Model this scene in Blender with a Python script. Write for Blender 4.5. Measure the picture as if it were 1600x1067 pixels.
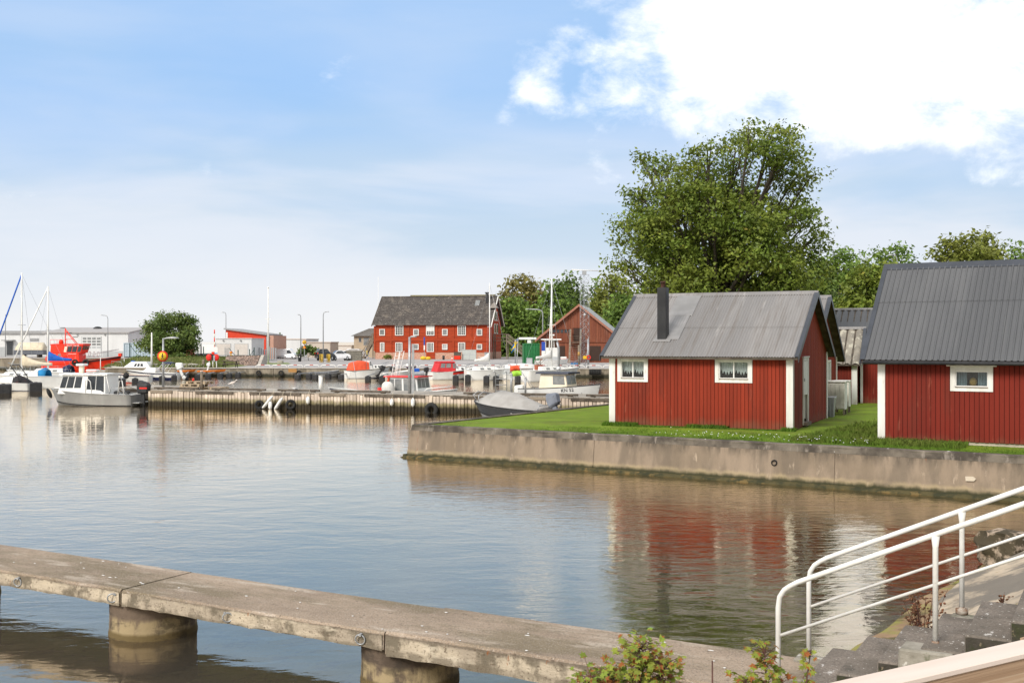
import bpy, math, random
import numpy as np
from mathutils import Vector, Matrix
rnd = random.Random(7)
for o in list(bpy.data.objects): bpy.data.objects.remove(o)
scn = bpy.context.scene
COL = scn.collection
R = math.radians
F = 1689.0; CH = 3.44                      # focal length in photo pixels, eye height over the water
def at(px, Y, z=0.0): return Vector(((px - 800) / F * Y, Y, z))
def zat(py, Y): return CH - (py - 534) * Y / F
def on(px, py, z=0.0):
    Y = (CH - z) * F / (py - 534); return Vector(((px - 800) / F * Y, Y, z))
# ---------------------------------------------------------------- camera
cd = bpy.data.cameras.new('camera'); cam = bpy.data.objects.new('camera', cd); COL.objects.link(cam)
cam.location = (0, 0, CH); cam.rotation_euler = (R(90), 0, 0)
cd.lens = 38.0; cd.sensor_width = 36.0; cd.clip_start = 0.1; cd.clip_end = 9000
scn.camera = cam
# ---------------------------------------------------------------- sun, sky, exposure
SUN_EL, SUN_AZ = 38.0, 215.0               # azimuth clockwise from +Y: behind and to the left of the camera
sl = bpy.data.lights.new('sun', 'SUN'); sl.energy = 2.4; sl.angle = R(20); sl.color = (1, .95, .88)
so = bpy.data.objects.new('sun', sl); COL.objects.link(so)
sd = Vector((math.sin(R(SUN_AZ)) * math.cos(R(SUN_EL)), math.cos(R(SUN_AZ)) * math.cos(R(SUN_EL)), math.sin(R(SUN_EL))))
so.rotation_euler = sd.to_track_quat('Z', 'Y').to_euler()
scn.view_settings.view_transform = 'Standard'; scn.view_settings.look = 'None'
scn.view_settings.exposure = 0.55; scn.view_settings.gamma = 1
class NT:
    def __init__(s, nt): s.nt = nt; nt.nodes.clear()
    def n(s, typ, **kw):
        nd = s.nt.nodes.new(typ)
        for k, v in kw.items():
            if k[0] == '_':
                setattr(nd, k[1:], v)
        for k, v in kw.items():
            if k[0] == '_': continue
            key = int(k[1:]) if k[0] == 'i' and k[1:].isdigit() else k.replace('_', ' ')
            s.set(nd.inputs[key], v)
        return nd
    def set(s, inp, v):
        if isinstance(v, bpy.types.NodeSocket): s.nt.links.new(v, inp)
        elif isinstance(v, bpy.types.Node): s.nt.links.new(v.outputs[0], inp)
        else:
            if isinstance(v, (tuple, list)) and len(v) == 3 and inp.type == 'RGBA': v = (*v, 1)
            inp.default_value = v
    def math(s, op, a, b=0.0, c=None, clamp=False):
        nd = s.n('ShaderNodeMath', _operation=op, _use_clamp=clamp, i0=a, i1=b)
        if c is not None: s.set(nd.inputs[2], c)
        return nd.outputs[0]
    def mix(s, f, a, b, mode='MIX'):
        nd = s.nt.nodes.new('ShaderNodeMix'); nd.data_type = 'RGBA'; nd.blend_type = mode
        s.set(nd.inputs[0], f); s.set(nd.inputs[6], a); s.set(nd.inputs[7], b); return nd.outputs[2]
    def ss(s, v, a, b):
        nd = s.n('ShaderNodeMapRange', _interpolation_type='SMOOTHSTEP', Value=v, From_Min=a, From_Max=b); return nd.outputs[0]
    def noise(s, vec, scale, detail=4, rough=.55, stretch=None, dist=0):
        if stretch: vec = s.n('ShaderNodeVectorMath', _operation='MULTIPLY', i0=vec, i1=stretch).outputs[0]
        return s.n('ShaderNodeTexNoise', Vector=vec, Scale=scale, Detail=detail, Roughness=rough, Distortion=dist).outputs[0]
w = bpy.data.worlds.new('World'); scn.world = w; w.use_nodes = True
t = NT(w.node_tree)
sky = t.n('ShaderNodeTexSky', _sky_type='NISHITA', _sun_disc=False, _sun_elevation=R(SUN_EL), _sun_rotation=R(SUN_AZ),
          _air_density=1.0, _dust_density=1.2, _ozone_density=1.5)
gen = t.n('ShaderNodeTexCoord').outputs['Generated']
sep = t.n('ShaderNodeSeparateXYZ', i0=gen)
z = sep.outputs[2]; x_ = sep.outputs[0]
def sdir(px, py):
    return Vector((px - 800, F, 534 - py)).normalized()
nz = t.noise(gen, 5.5, 8, .62, (1, 1, 1.8), .2)
nf = t.noise(gen, 17, 8, .65, (1, 1, 1.5), .3)
nz = t.math('ADD', t.math('MULTIPLY', nz, .62), t.math('MULTIPLY', nf, .38))
bias = None
for px, py, r_, s_ in [(1330, 45, .19, 1.05), (1130, 90, .15, 1.0), (1010, 110, .10, .72), (930, 100, .06, .5), (1530, 185, .08, .62), (1600, 165, .09, .75), (1080, 180, .07, .7), (1560, 120, .13, .9), (1480, 190, .07, .55), (1030, 150, .07, .45), (1250, 140, .1, .6), (1000, 40, .08, .3),
                       (852, 95, .06, .50), (832, 140, .055, .56), (880, 60, .06, .42), (795, 178, .04, .42), (900, 20, .06, .35), (940, 265, .06, .34), (1010, 240, .06, .36), (890, 300, .04, .28), (1180, 190, .07, .5), (10, 310, .07, .34)]:
    dist = t.n('ShaderNodeVectorMath', _operation='DISTANCE', i0=gen, i1=tuple(sdir(px, py))).outputs['Value']
    b = t.math('MULTIPLY', t.ss(dist, r_, 0.0), s_)
    bias = b if bias is None else t.math('MAXIMUM', bias, b)
cl = t.ss(t.math('ADD', t.math('MULTIPLY', t.math('SUBTRACT', nz, .5), 2.7), bias), .24, .86)
veiln = t.noise(gen, 2.2, 6, .5, (1, 1, 4.5), .4)
lowveil = t.ss(z, .24, .04)
veil = t.math('MULTIPLY', t.math('ADD', t.math('MULTIPLY', lowveil, .98), t.math('ADD', .16, t.math('MULTIPLY', t.ss(veiln, .38, .72), .30))), 1.0, clamp=True)
greyn = t.ss(t.noise(gen, 3.2, 6, .5, (1, 1, 5), .3), .40, .66)
veilcol = t.mix(greyn, (.74, .80, .89), (.56, .69, .83))
veilcol = t.mix(t.ss(z, .11, .0), veilcol, (.87, .875, .885))
skyc = t.mix(1.0, sky.outputs[0], (.115, .115, .115), 'MULTIPLY')
skyc = t.mix(.84, skyc, (.305, .57, .98))
base = t.mix(veil, skyc, veilcol)
# the rest of the sky, behind and overhead, is bright broken cloud
over = t.math('MAXIMUM', t.ss(z, .29, .42), t.ss(sep.outputs[1], .25, -.2))
base = t.mix(t.math('MULTIPLY', over, .9), base, t.mix(t.ss(t.noise(gen, 2.6, 6), .4, .65), (.68, .69, .71), (1.12, 1.10, 1.06)))
full = t.mix(cl, base, (1.25, 1.24, 1.22))
bg = t.n('ShaderNodeBackground', Color=full, Strength=.72)
t.n('ShaderNodeOutputWorld', Surface=bg)
# ---------------------------------------------------------------- helpers
class MB:
    def __init__(s): s.v = []; s.f = []; s.sm = []; s.mk = []
    def mark(s): s.mk.append((len(s.v), len(s.f))); return s
    def each(s, name, mat, parent=None, bevel=0):
        ends = s.mk[1:] + [(len(s.v), len(s.f))]; out = []
        for (v0, f0), (v1, f1) in zip(s.mk, ends):
            q = MB(); q.v = s.v[v0:v1]; q.f = [[i - v0 for i in f] for f in s.f[f0:f1]]; q.sm = s.sm[f0:f1]; out.append(q.build(name, mat, parent, bevel))
        return out
    def add(s, vs, fs, smooth=False):
        o = len(s.v); s.v += [tuple(v) for v in vs]; s.f += [[i + o for i in f] for f in fs]; s.sm += [smooth] * len(fs); return s
    def box(s, x0, x1, y0, y1, z0, z1, M=None):
        vs = [(x, y, z) for z in (z0, z1) for y in (y0, y1) for x in (x0, x1)]
        if M is not None: vs = [M @ Vector(v) for v in vs]
        return s.add(vs, [(0, 2, 3, 1), (4, 5, 7, 6), (0, 1, 5, 4), (2, 6, 7, 3), (0, 4, 6, 2), (1, 3, 7, 5)])
    def bar(s, a, b, w_, h_, up=(0, 0, 1)):
        a = Vector(a); b = Vector(b); d = (b - a).normalized(); u = Vector(up)
        if abs(d.dot(u)) > .99: u = Vector((0, 1, 0))
        sx = d.cross(u).normalized(); uz = sx.cross(d)
        vs = [p + sx * i * w_ / 2 + uz * j * h_ / 2 for p in (a, b) for j in (-1, 1) for i in (-1, 1)]
        return s.add(vs, [(0, 2, 3, 1), (4, 5, 7, 6), (0, 1, 5, 4), (2, 6, 7, 3), (0, 4, 6, 2), (1, 3, 7, 5)])
    def tube(s, pts, r, n=8, smooth=True, cap=True):
        pts = [Vector(p) for p in pts]; rs = r if isinstance(r, (list, tuple)) else [r] * len(pts)
        rings = []; u = None
        for i, p in enumerate(pts):
            d = (pts[min(i + 1, len(pts) - 1)] - pts[max(i - 1, 0)])
            d = d.normalized() if d.length > 1e-9 else Vector((0, 0, 1))
            if u is None: u = d.orthogonal().normalized()
            u = (u - d * u.dot(d)); u = u.normalized() if u.length > 1e-6 else d.orthogonal().normalized()
            v = d.cross(u)
            rings.append([p + (u * math.cos(6.28318 * k / n) + v * math.sin(6.28318 * k / n)) * rs[i] for k in range(n)])
        vs = [v for rg in rings for v in rg]; fs = []
        for i in range(len(pts) - 1):
            for k in range(n): fs.append((i * n + k, i * n + (k + 1) % n, (i + 1) * n + (k + 1) % n, (i + 1) * n + k))
        s.add(vs, fs, smooth)
        if cap:
            o = len(s.v) - len(vs); s.f += [[o + k for k in range(n)][::-1], [o + (len(pts) - 1) * n + k for k in range(n)]]; s.sm += [False, False]
        return s
    def cyl(s, c, r, z0, z1, n=16, r2=None): return s.tube([(c[0], c[1], z0), (c[0], c[1], z1)], [r, r if r2 is None else r2], n)
    def lathe(s, prof, c=(0, 0, 0), n=16, axis='z', smooth=True):
        vs = []
        for r_, h in prof:
            for k in range(n):
                a = 6.28318 * k / n; p = (r_ * math.cos(a), r_ * math.sin(a), h)
                if axis == 'x': p = (p[2], p[0], p[1])
                if axis == 'y': p = (p[0], p[2], p[1])
                vs.append((p[0] + c[0], p[1] + c[1], p[2] + c[2]))
        fs = [(i * n + k, i * n + (k + 1) % n, (i + 1) * n + (k + 1) % n, (i + 1) * n + k) for i in range(len(prof) - 1) for k in range(n)]
        return s.add(vs, fs, smooth)
    def torus(s, c, R_, r_, axis='y', n=20, m=10, M=None):
        vs = []
        for i in range(n):
            a = 6.28318 * i / n
            for j in range(m):
                b = 6.28318 * j / m; q = R_ + r_ * math.cos(b); h = r_ * math.sin(b)
                p = {'y': (q * math.cos(a), h, q * math.sin(a)), 'x': (h, q * math.cos(a), q * math.sin(a)), 'z': (q * math.cos(a), q * math.sin(a), h)}[axis]
                if M is not None: p = M @ Vector(p)
                vs.append((p[0] + c[0], p[1] + c[1], p[2] + c[2]))
        fs = [(i * m + j, ((i + 1) % n) * m + j, ((i + 1) % n) * m + (j + 1) % m, i * m + (j + 1) % m) for i in range(n) for j in range(m)]
        return s.add(vs, fs, True)
    def prism(s, poly, d0, d1, axis='z', M=None):
        n = len(poly)
        def mk(p, d): return {'z': (p[0], p[1], d), 'y': (p[0], d, p[1]), 'x': (d, p[0], p[1])}[axis]
        vs = [mk(p, d0) for p in poly] + [mk(p, d1) for p in poly]
        if M is not None: vs = [M @ Vector(v) for v in vs]
        return s.add(vs, [list(range(n))[::-1], [n + i for i in range(n)]] + [(i, (i + 1) % n, n + (i + 1) % n, n + i) for i in range(n)])
    def loft(s, secs, smooth=True, close=False, caps=True):
        n = len(secs[0]); vs = [v for q in secs for v in q]; fs = []
        for i in range(len(secs) - 1):
            for k in range(n if close else n - 1): fs.append((i * n + k, i * n + (k + 1) % n, (i + 1) * n + (k + 1) % n, (i + 1) * n + k))
        s.add(vs, fs, smooth)
        if caps:
            o = len(s.v) - len(vs); s.f += [[o + k for k in range(n)][::-1], [o + (len(secs) - 1) * n + k for k in range(n)]]; s.sm += [False, False]
        return s
    def sph(s, c, rx, ry=None, rz=None, n=12, m=8):
        ry = ry or rx; rz = rz or rx
        prof = [(max(math.sin(math.pi * i / m), .001), -math.cos(math.pi * i / m)) for i in range(m + 1)]
        vs = [(c[0] + q * rx * math.cos(6.28318 * k / n), c[1] + q * ry * math.sin(6.28318 * k / n), c[2] + h * rz) for q, h in prof for k in range(n)]
        return s.add(vs, [(i * n + k, i * n + (k + 1) % n, (i + 1) * n + (k + 1) % n, (i + 1) * n + k) for i in range(m) for k in range(n)], True)
    def build(s, name, mat, parent=None, bevel=0, loc=None, seg=1):
        me = bpy.data.meshes.new(name); me.from_pydata(s.v, [], s.f); me.update()
        if len(me.polygons) == len(s.sm): me.polygons.foreach_set('use_smooth', s.sm)
        fixn(me)
        o = bpy.data.objects.new(name, me); COL.objects.link(o)
        if mat is not None: me.materials.append(mat)
        if parent is not None: o.parent = parent
        if loc is not None: o.location = loc
        if bevel:
            b = o.modifiers.new('bevel', 'BEVEL'); b.width = bevel; b.segments = seg; b.limit_method = 'ANGLE'; b.angle_limit = R(40)
        return o
import bmesh
def fixn(me):
    bm = bmesh.new(); bm.from_mesh(me); bmesh.ops.recalc_face_normals(bm, faces=bm.faces); bm.to_mesh(me); bm.free()
def tag(o, label=None, cat=None, group=None, kind=None):
    if label: o['label'] = label
    if cat: o['category'] = cat
    if group: o['group'] = group
    if kind: o['kind'] = kind
    return o
def thing(name, label, cat, loc=(0, 0, 0), rz=0.0, group=None):
    o = bpy.data.objects.new(name, None); COL.objects.link(o); o.location = loc; o.rotation_euler = (0, 0, rz); o.empty_display_size = .3
    return tag(o, label, cat, group)
def dup(o, loc=None, rz=None, label=None, parent=None, scale=None):
    kids = [c for c in o.children]
    c = o.copy(); COL.objects.link(c)
    if parent is not None: c.parent = parent
    if loc is not None: c.location = loc
    if rz is not None: c.rotation_euler = (0, 0, rz)
    if scale is not None: c.scale = scale
    if label: c['label'] = label
    for k in kids: dup(k, parent=c)
    return c
def text(body, size, mat, parent, loc, rot, name='lettering', ext=.004, align='LEFT'):
    cu = bpy.data.curves.new(name, 'FONT'); cu.body = body; cu.size = size; cu.extrude = ext; cu.align_x = align
    tmp = bpy.data.objects.new(name, cu); COL.objects.link(tmp); dg = bpy.context.evaluated_depsgraph_get()
    me = bpy.data.meshes.new_from_object(tmp.evaluated_get(dg)); bpy.data.objects.remove(tmp); me.materials.clear(); me.materials.append(mat)
    o = bpy.data.objects.new(name, me); COL.objects.link(o); o.parent = parent; o.location = loc; o.rotation_euler = rot
    return o
def mat(name, c1, c2=None, s=3.0, rough=.6, metal=0, bump=0, bs=30, stretch=None, island=0, layers=(), spec=.3, bst=None, lo=.35, hi=.65, coat=0, trans=0):
    """procedural surface: two tones by noise, per-piece variation, and stain layers (col, scale, lo, hi, stretch, z0, z1, strength)"""
    m = bpy.data.materials.new(name); m.use_nodes = True; t = NT(m.node_tree)
    co = t.n('ShaderNodeTexCoord').outputs['Object']; zc = t.n('ShaderNodeSeparateXYZ', i0=co).outputs[2]
    c = t.mix(t.ss(t.noise(co, s, 5, .6, stretch), lo, hi), c1, c2 if c2 else tuple(v * .88 for v in c1))
    if island:
        rp = t.n('ShaderNodeNewGeometry').outputs['Random Per Island']
        k = t.math('ADD', t.math('MULTIPLY', rp, 2 * island), 1 - island)
        c = t.mix(1.0, c, t.n('ShaderNodeCombineColor', i0=k, i1=k, i2=k), 'MULTIPLY')
    for L in layers:
        col, sc, lo_, hi_, st, z0, z1, k = (list(L) + [None] * 8)[:8]
        f = t.ss(t.noise(co, sc, 6, .65, st), lo_, hi_)
        if z0 is not None:
            zz = t.math('ADD', zc, t.math('MULTIPLY', t.math('SUBTRACT', t.noise(co, 5, 4, .6, (1, 1, .3)), .5), abs(z1 - z0) * 1.2))
            f = t.math('MULTIPLY', f, t.ss(zz, z1, z0))
        if k is not None: f = t.math('MULTIPLY', f, k)
        c = t.mix(f, c, col)
    kw = dict(Base_Color=c, Roughness=rough, Metallic=metal)
    p = t.n('ShaderNodeBsdfPrincipled', **kw); p.inputs['Specular IOR Level'].default_value = spec
    p.inputs['Coat Weight'].default_value = coat
    if bump:
        h = t.noise(co, bs, 6, .65, bst or stretch)
        t.set(p.inputs['Normal'], t.n('ShaderNodeBump', Strength=1.0, Distance=bump, Height=h).outputs[0])
    outp = t.n('ShaderNodeOutputMaterial'); sh = p.outputs[0]
    if trans:
        tr = t.n('ShaderNodeBsdfTranslucent', Color=c); sh = t.n('ShaderNodeMixShader', i0=trans, i1=sh, i2=tr.outputs[0]).outputs[0]
    t.set(outp.inputs[0], sh)
    return m
def glassmat(name, tint=(.9, .95, .95), refl=1.0):
    m = bpy.data.materials.new(name); m.use_nodes = True; t = NT(m.node_tree)
    fr = t.n('ShaderNodeFresnel', IOR=1.5); f = t.math('MULTIPLY', fr, refl, clamp=True)
    mx = t.n('ShaderNodeMixShader', i0=f, i1=t.n('ShaderNodeBsdfTransparent', Color=tint), i2=t.n('ShaderNodeBsdfGlossy', Color=(1, 1, 1), Roughness=.02))
    t.n('ShaderNodeOutputMaterial', Surface=mx); return m
V = Vector
M = {}
M['white'] = mat('white_paint', (.80, .79, .76), (.72, .70, .66), s=6, rough=.55, bump=.0015, bs=40)
M['whitewood'] = mat('white_painted_wood', (.76, .75, .71), (.64, .62, .57), s=5, rough=.7, bump=.002, bs=30, stretch=(1, 1, .15), layers=[((.36, .31, .22), 4, .25, .6, None, .02, .32, .6), ((.35, .30, .24), 9, .62, .74, (1, 1, .4), None, None, .6)])
M['gel'] = mat('boat_white', (.80, .80, .77), (.74, .73, .70), s=2, rough=.28, coat=.3)
M['cream'] = mat('boat_cream', (.80, .73, .58), (.74, .66, .52), s=2, rough=.35)
M['black'] = mat('black_plastic', (.022, .022, .024), (.035, .035, .036), s=8, rough=.55)
M['rubber'] = mat('rubber', (.018, .018, .018), (.03, .03, .028), s=8, rough=.8, bump=.004, bs=20)
M['dark'] = mat('dark_interior', (.012, .012, .013), rough=.9)
M['darkglass'] = mat('dark_glass', (.02, .024, .028), (.035, .04, .045), s=3, rough=.06, spec=.8)
M['greyglass'] = mat('grey_glass', (.16, .17, .17), (.25, .25, .24), s=3, rough=.08, spec=.8)
M['glass'] = glassmat('window_glass')
M['galv'] = mat('galvanised_steel', (.42, .43, .44), (.34, .35, .36), s=6, rough=.45, metal=.5)
M['alu'] = mat('aluminium', (.36, .36, .35), (.31, .31, .30), s=2, rough=.42, metal=.35, stretch=(1, 1, .4))
M['orange'] = mat('orange_red_paint', (.80, .040, .014), (.72, .034, .012), s=2, rough=.35)
M['redcloth'] = mat('red_canvas', (.62, .045, .05), (.52, .035, .04), s=3, rough=.8, bump=.01, bs=5)
M['orangecloth'] = mat('orange_canvas', (.80, .12, .05), (.68, .09, .04), s=3, rough=.8, bump=.02, bs=4)
M['bluecloth'] = mat('blue_canvas', (.02, .12, .52), (.015, .09, .40), s=4, rough=.8, bump=.02, bs=6)
M['creamcloth'] = mat('cream_canvas', (.66, .58, .44), (.58, .50, .37), s=4, rough=.85, bump=.02, bs=6)
M['navy'] = mat('navy_paint', (.015, .022, .07), rough=.35)
M['wood'] = mat('weathered_wood', (.23, .19, .145), (.15, .12, .09), s=4, rough=.85, stretch=(.3, 1, 1), bump=.004, bs=25, island=.25)
M['darkwood'] = mat('dark_tarred_wood', (.055, .045, .035), (.11, .09, .07), s=4, rough=.9, bump=.006, bs=20, island=.3)
M['yellow'] = mat('yellow_paint', (.75, .48, .03), rough=.45)
M['red'] = mat('signal_red_paint', (.70, .03, .02), rough=.45)
M['lamp'] = mat('lamp_housing', (.48, .49, .50), rough=.5)
# ================================================================ water, seabed, ground
def waterline(X, Y):      # signed distance to the shoreline, negative over land
    p = Vector((X, Y)) - Vector((3.75, 12.0)); n = Vector((-.80, .60)); return p.dot(n)
def bed(X, Y):
    d = waterline(X, Y)
    s = .10 * d if d > 0 else .17 * d
    q = -min(s, 0.25 + .045 * max(d, 0)) if d > 0 else -s
    q = max(q, -1.9)
    q += .05 * math.sin(X * 1.3 + Y * .7) * math.sin(Y * .9 - X * .4) * min(1, max(d, 0) * .3 + .2)
    return min(q, 1.0)
def sp(a, b, n): return [a + (b - a) * i / (n - 1) for i in range(n)]
xs = [-4000, -500, -120] + sp(-60, -10, 26) + sp(-9.5, 24, 112) + [40, 120, 500, 4000]
ys = [-200, -20] + sp(2, 34, 110) + sp(36, 110, 30) + [200, 600, 5000]
vs = []
for Y in ys:
    for X in xs:
        zz = bed(X, Y) if (-60 < X < 24.5 and 1 < Y < 111) else -1.9
        if X > 24.5 or Y < 1: zz = -1.9 if X < 3 else .4
        vs.append((X, Y, zz))
nx = len(xs); mb = MB(); mb.add(vs, [(j * nx + i, j * nx + i + 1, (j + 1) * nx + i + 1, (j + 1) * nx + i) for j in range(len(ys) - 1) for i in range(nx - 1)], True)
mbed = mat('seabed_sand', (.33, .22, .13), (.24, .155, .085), s=.8, rough=.9, bump=.03, bs=6,
           layers=[((.22, .24, .06), .8, .1, .3, None, -.30, -.06, .95), ((.24, .26, .04), 1.3, .42, .60, None, None, None, .8), ((.06, .055, .02), 2.0, .53, .64, (1, 1.6, 1), None, None, .8), ((.07, .035, .025), 5, .60, .68, (2, 1, 1), None, None, .7), ((.5, .42, .32), 14, .66, .72, None, None, None, .6)])
seabed = tag(mb.build('seabed', mbed), kind='structure')
# water: a closed body, its top a mirror-like surface with ripples, its volume tinted by what hangs in it
m = bpy.data.materials.new('harbour_water'); m.use_nodes = True; t = NT(m.node_tree)
co = t.n('ShaderNodeTexCoord').outputs['Object']
patch = t.ss(t.noise(co, .055, 3, .5, (1, .6, 1)), .40, .62)
n1 = t.noise(co, .9, 3, .5, (1, 1.5, 1), .4); n2 = t.noise(co, 3.6, 4, .55, (.7, 1.5, 1), .5); n3 = t.noise(co, 14, 2, .5, (.8, 1.3, 1))
h = t.math('ADD', t.math('MULTIPLY', n1, .013), t.math('MULTIPLY', n2, t.math('ADD', t.math('MULTIPLY', patch, .0135), .0028)))
h = t.math('ADD', h, t.math('MULTIPLY', n3, t.math('MULTIPLY', patch, .0022)))
bmp = t.n('ShaderNodeBump', Strength=1.0, Distance=1.0, Height=h)
fr = t.n('ShaderNodeFresnel', IOR=1.5, Normal=bmp.outputs[0])
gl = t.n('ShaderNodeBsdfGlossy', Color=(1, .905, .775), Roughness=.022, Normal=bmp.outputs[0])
tr = t.n('ShaderNodeBsdfTransparent', Color=(.97, .98, .94))
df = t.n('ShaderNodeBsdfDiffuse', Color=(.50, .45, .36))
sheen = t.ss(t.n('ShaderNodeSeparateXYZ', i0=co).outputs[0], 3.2, -1.5)
under = t.n('ShaderNodeMixShader', i0=t.math('ADD', .03, t.math('MULTIPLY', sheen, .08)), i1=tr, i2=df)  # pale diffuse share paints in bright sky sheen, stronger towards the left basin
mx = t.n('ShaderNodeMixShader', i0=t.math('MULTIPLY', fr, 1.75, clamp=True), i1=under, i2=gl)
va = t.n('ShaderNodeVolumeAbsorption', Color=(.66, .66, .48), Density=.8)
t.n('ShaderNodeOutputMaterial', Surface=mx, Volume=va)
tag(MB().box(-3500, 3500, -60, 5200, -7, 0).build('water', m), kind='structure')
# ---- harbour land behind the basin
m_asph = mat('pale_asphalt', (.40, .38, .37), (.33, .315, .305), s=.25, rough=.85, bump=.004, bs=8, layers=[((.22, .21, .20), .5, .56, .66, (.25, 1.6, 1), None, None, .5), ((.60, .58, .55), .35, .58, .7, (.2, 1.5, 1), None, None, .6)])
m_conc = mat('quay_concrete', (.30, .26, .20), (.21, .18, .14), s=1.2, rough=.9, bump=.02, bs=5, stretch=(1, 1, .4),
             layers=[((.10, .085, .06), 1.6, .45, .65, (1, 1, .25), None, None, .7), ((.022, .024, .014), 3, .2, .45, None, .12, .42, .95)])
land = [(-40, 107.5), (16, 103.6), (90, 99), (900, 96), (900, 420), (-42, 420)]
tag(MB().prism(land, -3, .78).build('harbour_ground', m_asph), kind='structure')
tag(MB().prism([(-900, 135.5), (-42.2, 133.5), (-42.2, 420), (-900, 420)], -3, 1.36).build('warehouse_ground', m_asph), kind='structure')
def quay(name, label, a, b, top, h=3.2):
    a = V(a); b = V(b); d = b - a; L = d.length; th = thing(name, label, 'quay wall', (a.x, a.y, 0), math.atan2(d.y, d.x))
    mb = MB(); n = max(1, int(L / 8))
    for i in range(n): mb.box(i * L / n + .01, (i + 1) * L / n - .01, -.25, .5, -h, top - .02)
    mb.build('wall', m_conc, th, bevel=.03)
    MB().box(0, L, -.32, .62, top - .02, top + .06).build('coping', m_copc, th, bevel=.02)
    return th
m_copc = mat('coping_concrete', (.46, .42, .37), (.36, .33, .29), s=1.5, rough=.85, bump=.006, bs=9)
quay('quay_wall', 'long weathered concrete quay wall below the pale apron of the big red warehouse', (-40, 107.2), (60, 100.3), .8)
quay('quay_wall', 'taller concrete quay wall behind the orange boat and yachts', (-130, 135), (-42.5, 133.2), 1.36)
quay('quay_wall', 'short return of the concrete quay wall beside the bank', (-41.6, 133.2), (-40.3, 107.7), .8)
# ---- the grassed point with the boathouses
U2 = V((.845, -.534, 0)); N2 = V((.534, .845, 0)); C0 = V((-3.05, 32.2, 0))
def q2(a, b, z=0): p = C0 + U2 * a + N2 * b; return V((p.x, p.y, z))
m_lawn = mat('lawn_grass', (.19, .28, .018), (.145, .225, .016), s=.9, rough=.95, bump=.04, bs=22,
             layers=[((.11, .12, .02), .8, .48, .62, None, None, None, .6), ((.26, .24, .07), 2.2, .58, .68, None, None, None, .5), ((.20, .27, .045), 3.5, .60, .72, None, None, None, .5)])
gx = sp(0.05, 34, 60); gy = sp(0.05, 75, 90); vs = []
def lawnz(a, b):
    z = .93 + .02 * math.sin(a * .9) * math.sin(b * .7)
    return z + .0
for b in gy:
    for a in gx:
        p = q2(a, b); vs.append((p.x, p.y, lawnz(a, b)))
mb = MB(); k = len(gx); mb.add(vs, [(j * k + i, j * k + i + 1, (j + 1) * k + i + 1, (j + 1) * k + i) for j in range(len(gy) - 1) for i in range(k - 1)], True)
tag(mb.build('lawn', m_lawn), kind='structure')
p = [q2(34, 0), q2(34, 75), q2(.05, 75)]
tag(MB().prism([(v.x, v.y) for v in (q2(.2, .2), q2(60, .2), q2(60, 75), q2(.2, 75))], -3, .80).build('earth', mat('earth', (.11, .08, .05), (.16, .12, .08), s=2, rough=.95)), kind='structure')
tag(MB().prism([(v.x, v.y) for v in (q2(34, .2), q2(90, .2), q2(90, 95), q2(34, 95))], -3, .88).build('field', m_lawn), kind='structure')
m_wall = mat('old_wall_concrete', (.29, .225, .165), (.20, .155, .11), s=1.0, rough=.9, bump=.012, bs=14, stretch=(1, 1, .5), lo=.3, hi=.7,
             layers=[((.15, .12, .09), 1.6, .42, .62, (1, 1, .22), None, None, .75), ((.06, .05, .04), 4.5, .40, .62, (1, 1, .22), .92, .50, .85), ((.50, .40, .30), 5, .60, .72, (1, 1, .3), None, None, .6),
                     ((.45, .36, .20), 4, .25, .6, (.5, .5, 1), .16, .28, .5), ((.035, .036, .016), 5, .15, .4, (.6, .6, 1), .08, .20, .96), ((.20, .07, .035), 2.6, .66, .72, (2, 2, .15), None, None, .8)])
m_wtop = mat('old_wall_top', (.060, .050, .040), (.17, .145, .115), s=1.6, rough=.9, bump=.012, bs=18, layers=[((.30, .26, .22), 3, .56, .68, (1, 1, .3), None, None, .7), ((.7, .68, .64), 9, .73, .76, None, None, None, .9)])
m_weed = mat('weedy_ledge', (.085, .07, .03), (.035, .036, .018), s=4, rough=.95, bump=.02, bs=14, layers=[((.19, .13, .05), 3, .55, .65, None, None, None, .7)])
def pointwall(a0, a1, thn, M_, side):
    secs = [[(a, y, z) for (y, z) in side] for a in (a0, a1)]
    return secs
wt = thing('quay_wall', 'stained low concrete wall with green foot around the grass point by the boathouses', 'quay wall', (C0.x, C0.y, 0), math.atan2(U2.y, U2.x))
body = [(-.06, .10), (.03, .80), (.32, .80), (.32, -2), (-.06, -2)]
top_ = [(.03, .802), (.055, .955), (.075, .972), (.30, .972), (.32, .94), (.32, .802)]
foot = [(-.23, -2), (-.21, .0), (-.17, .03), (-.062, .07), (-.062, -2)]
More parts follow.
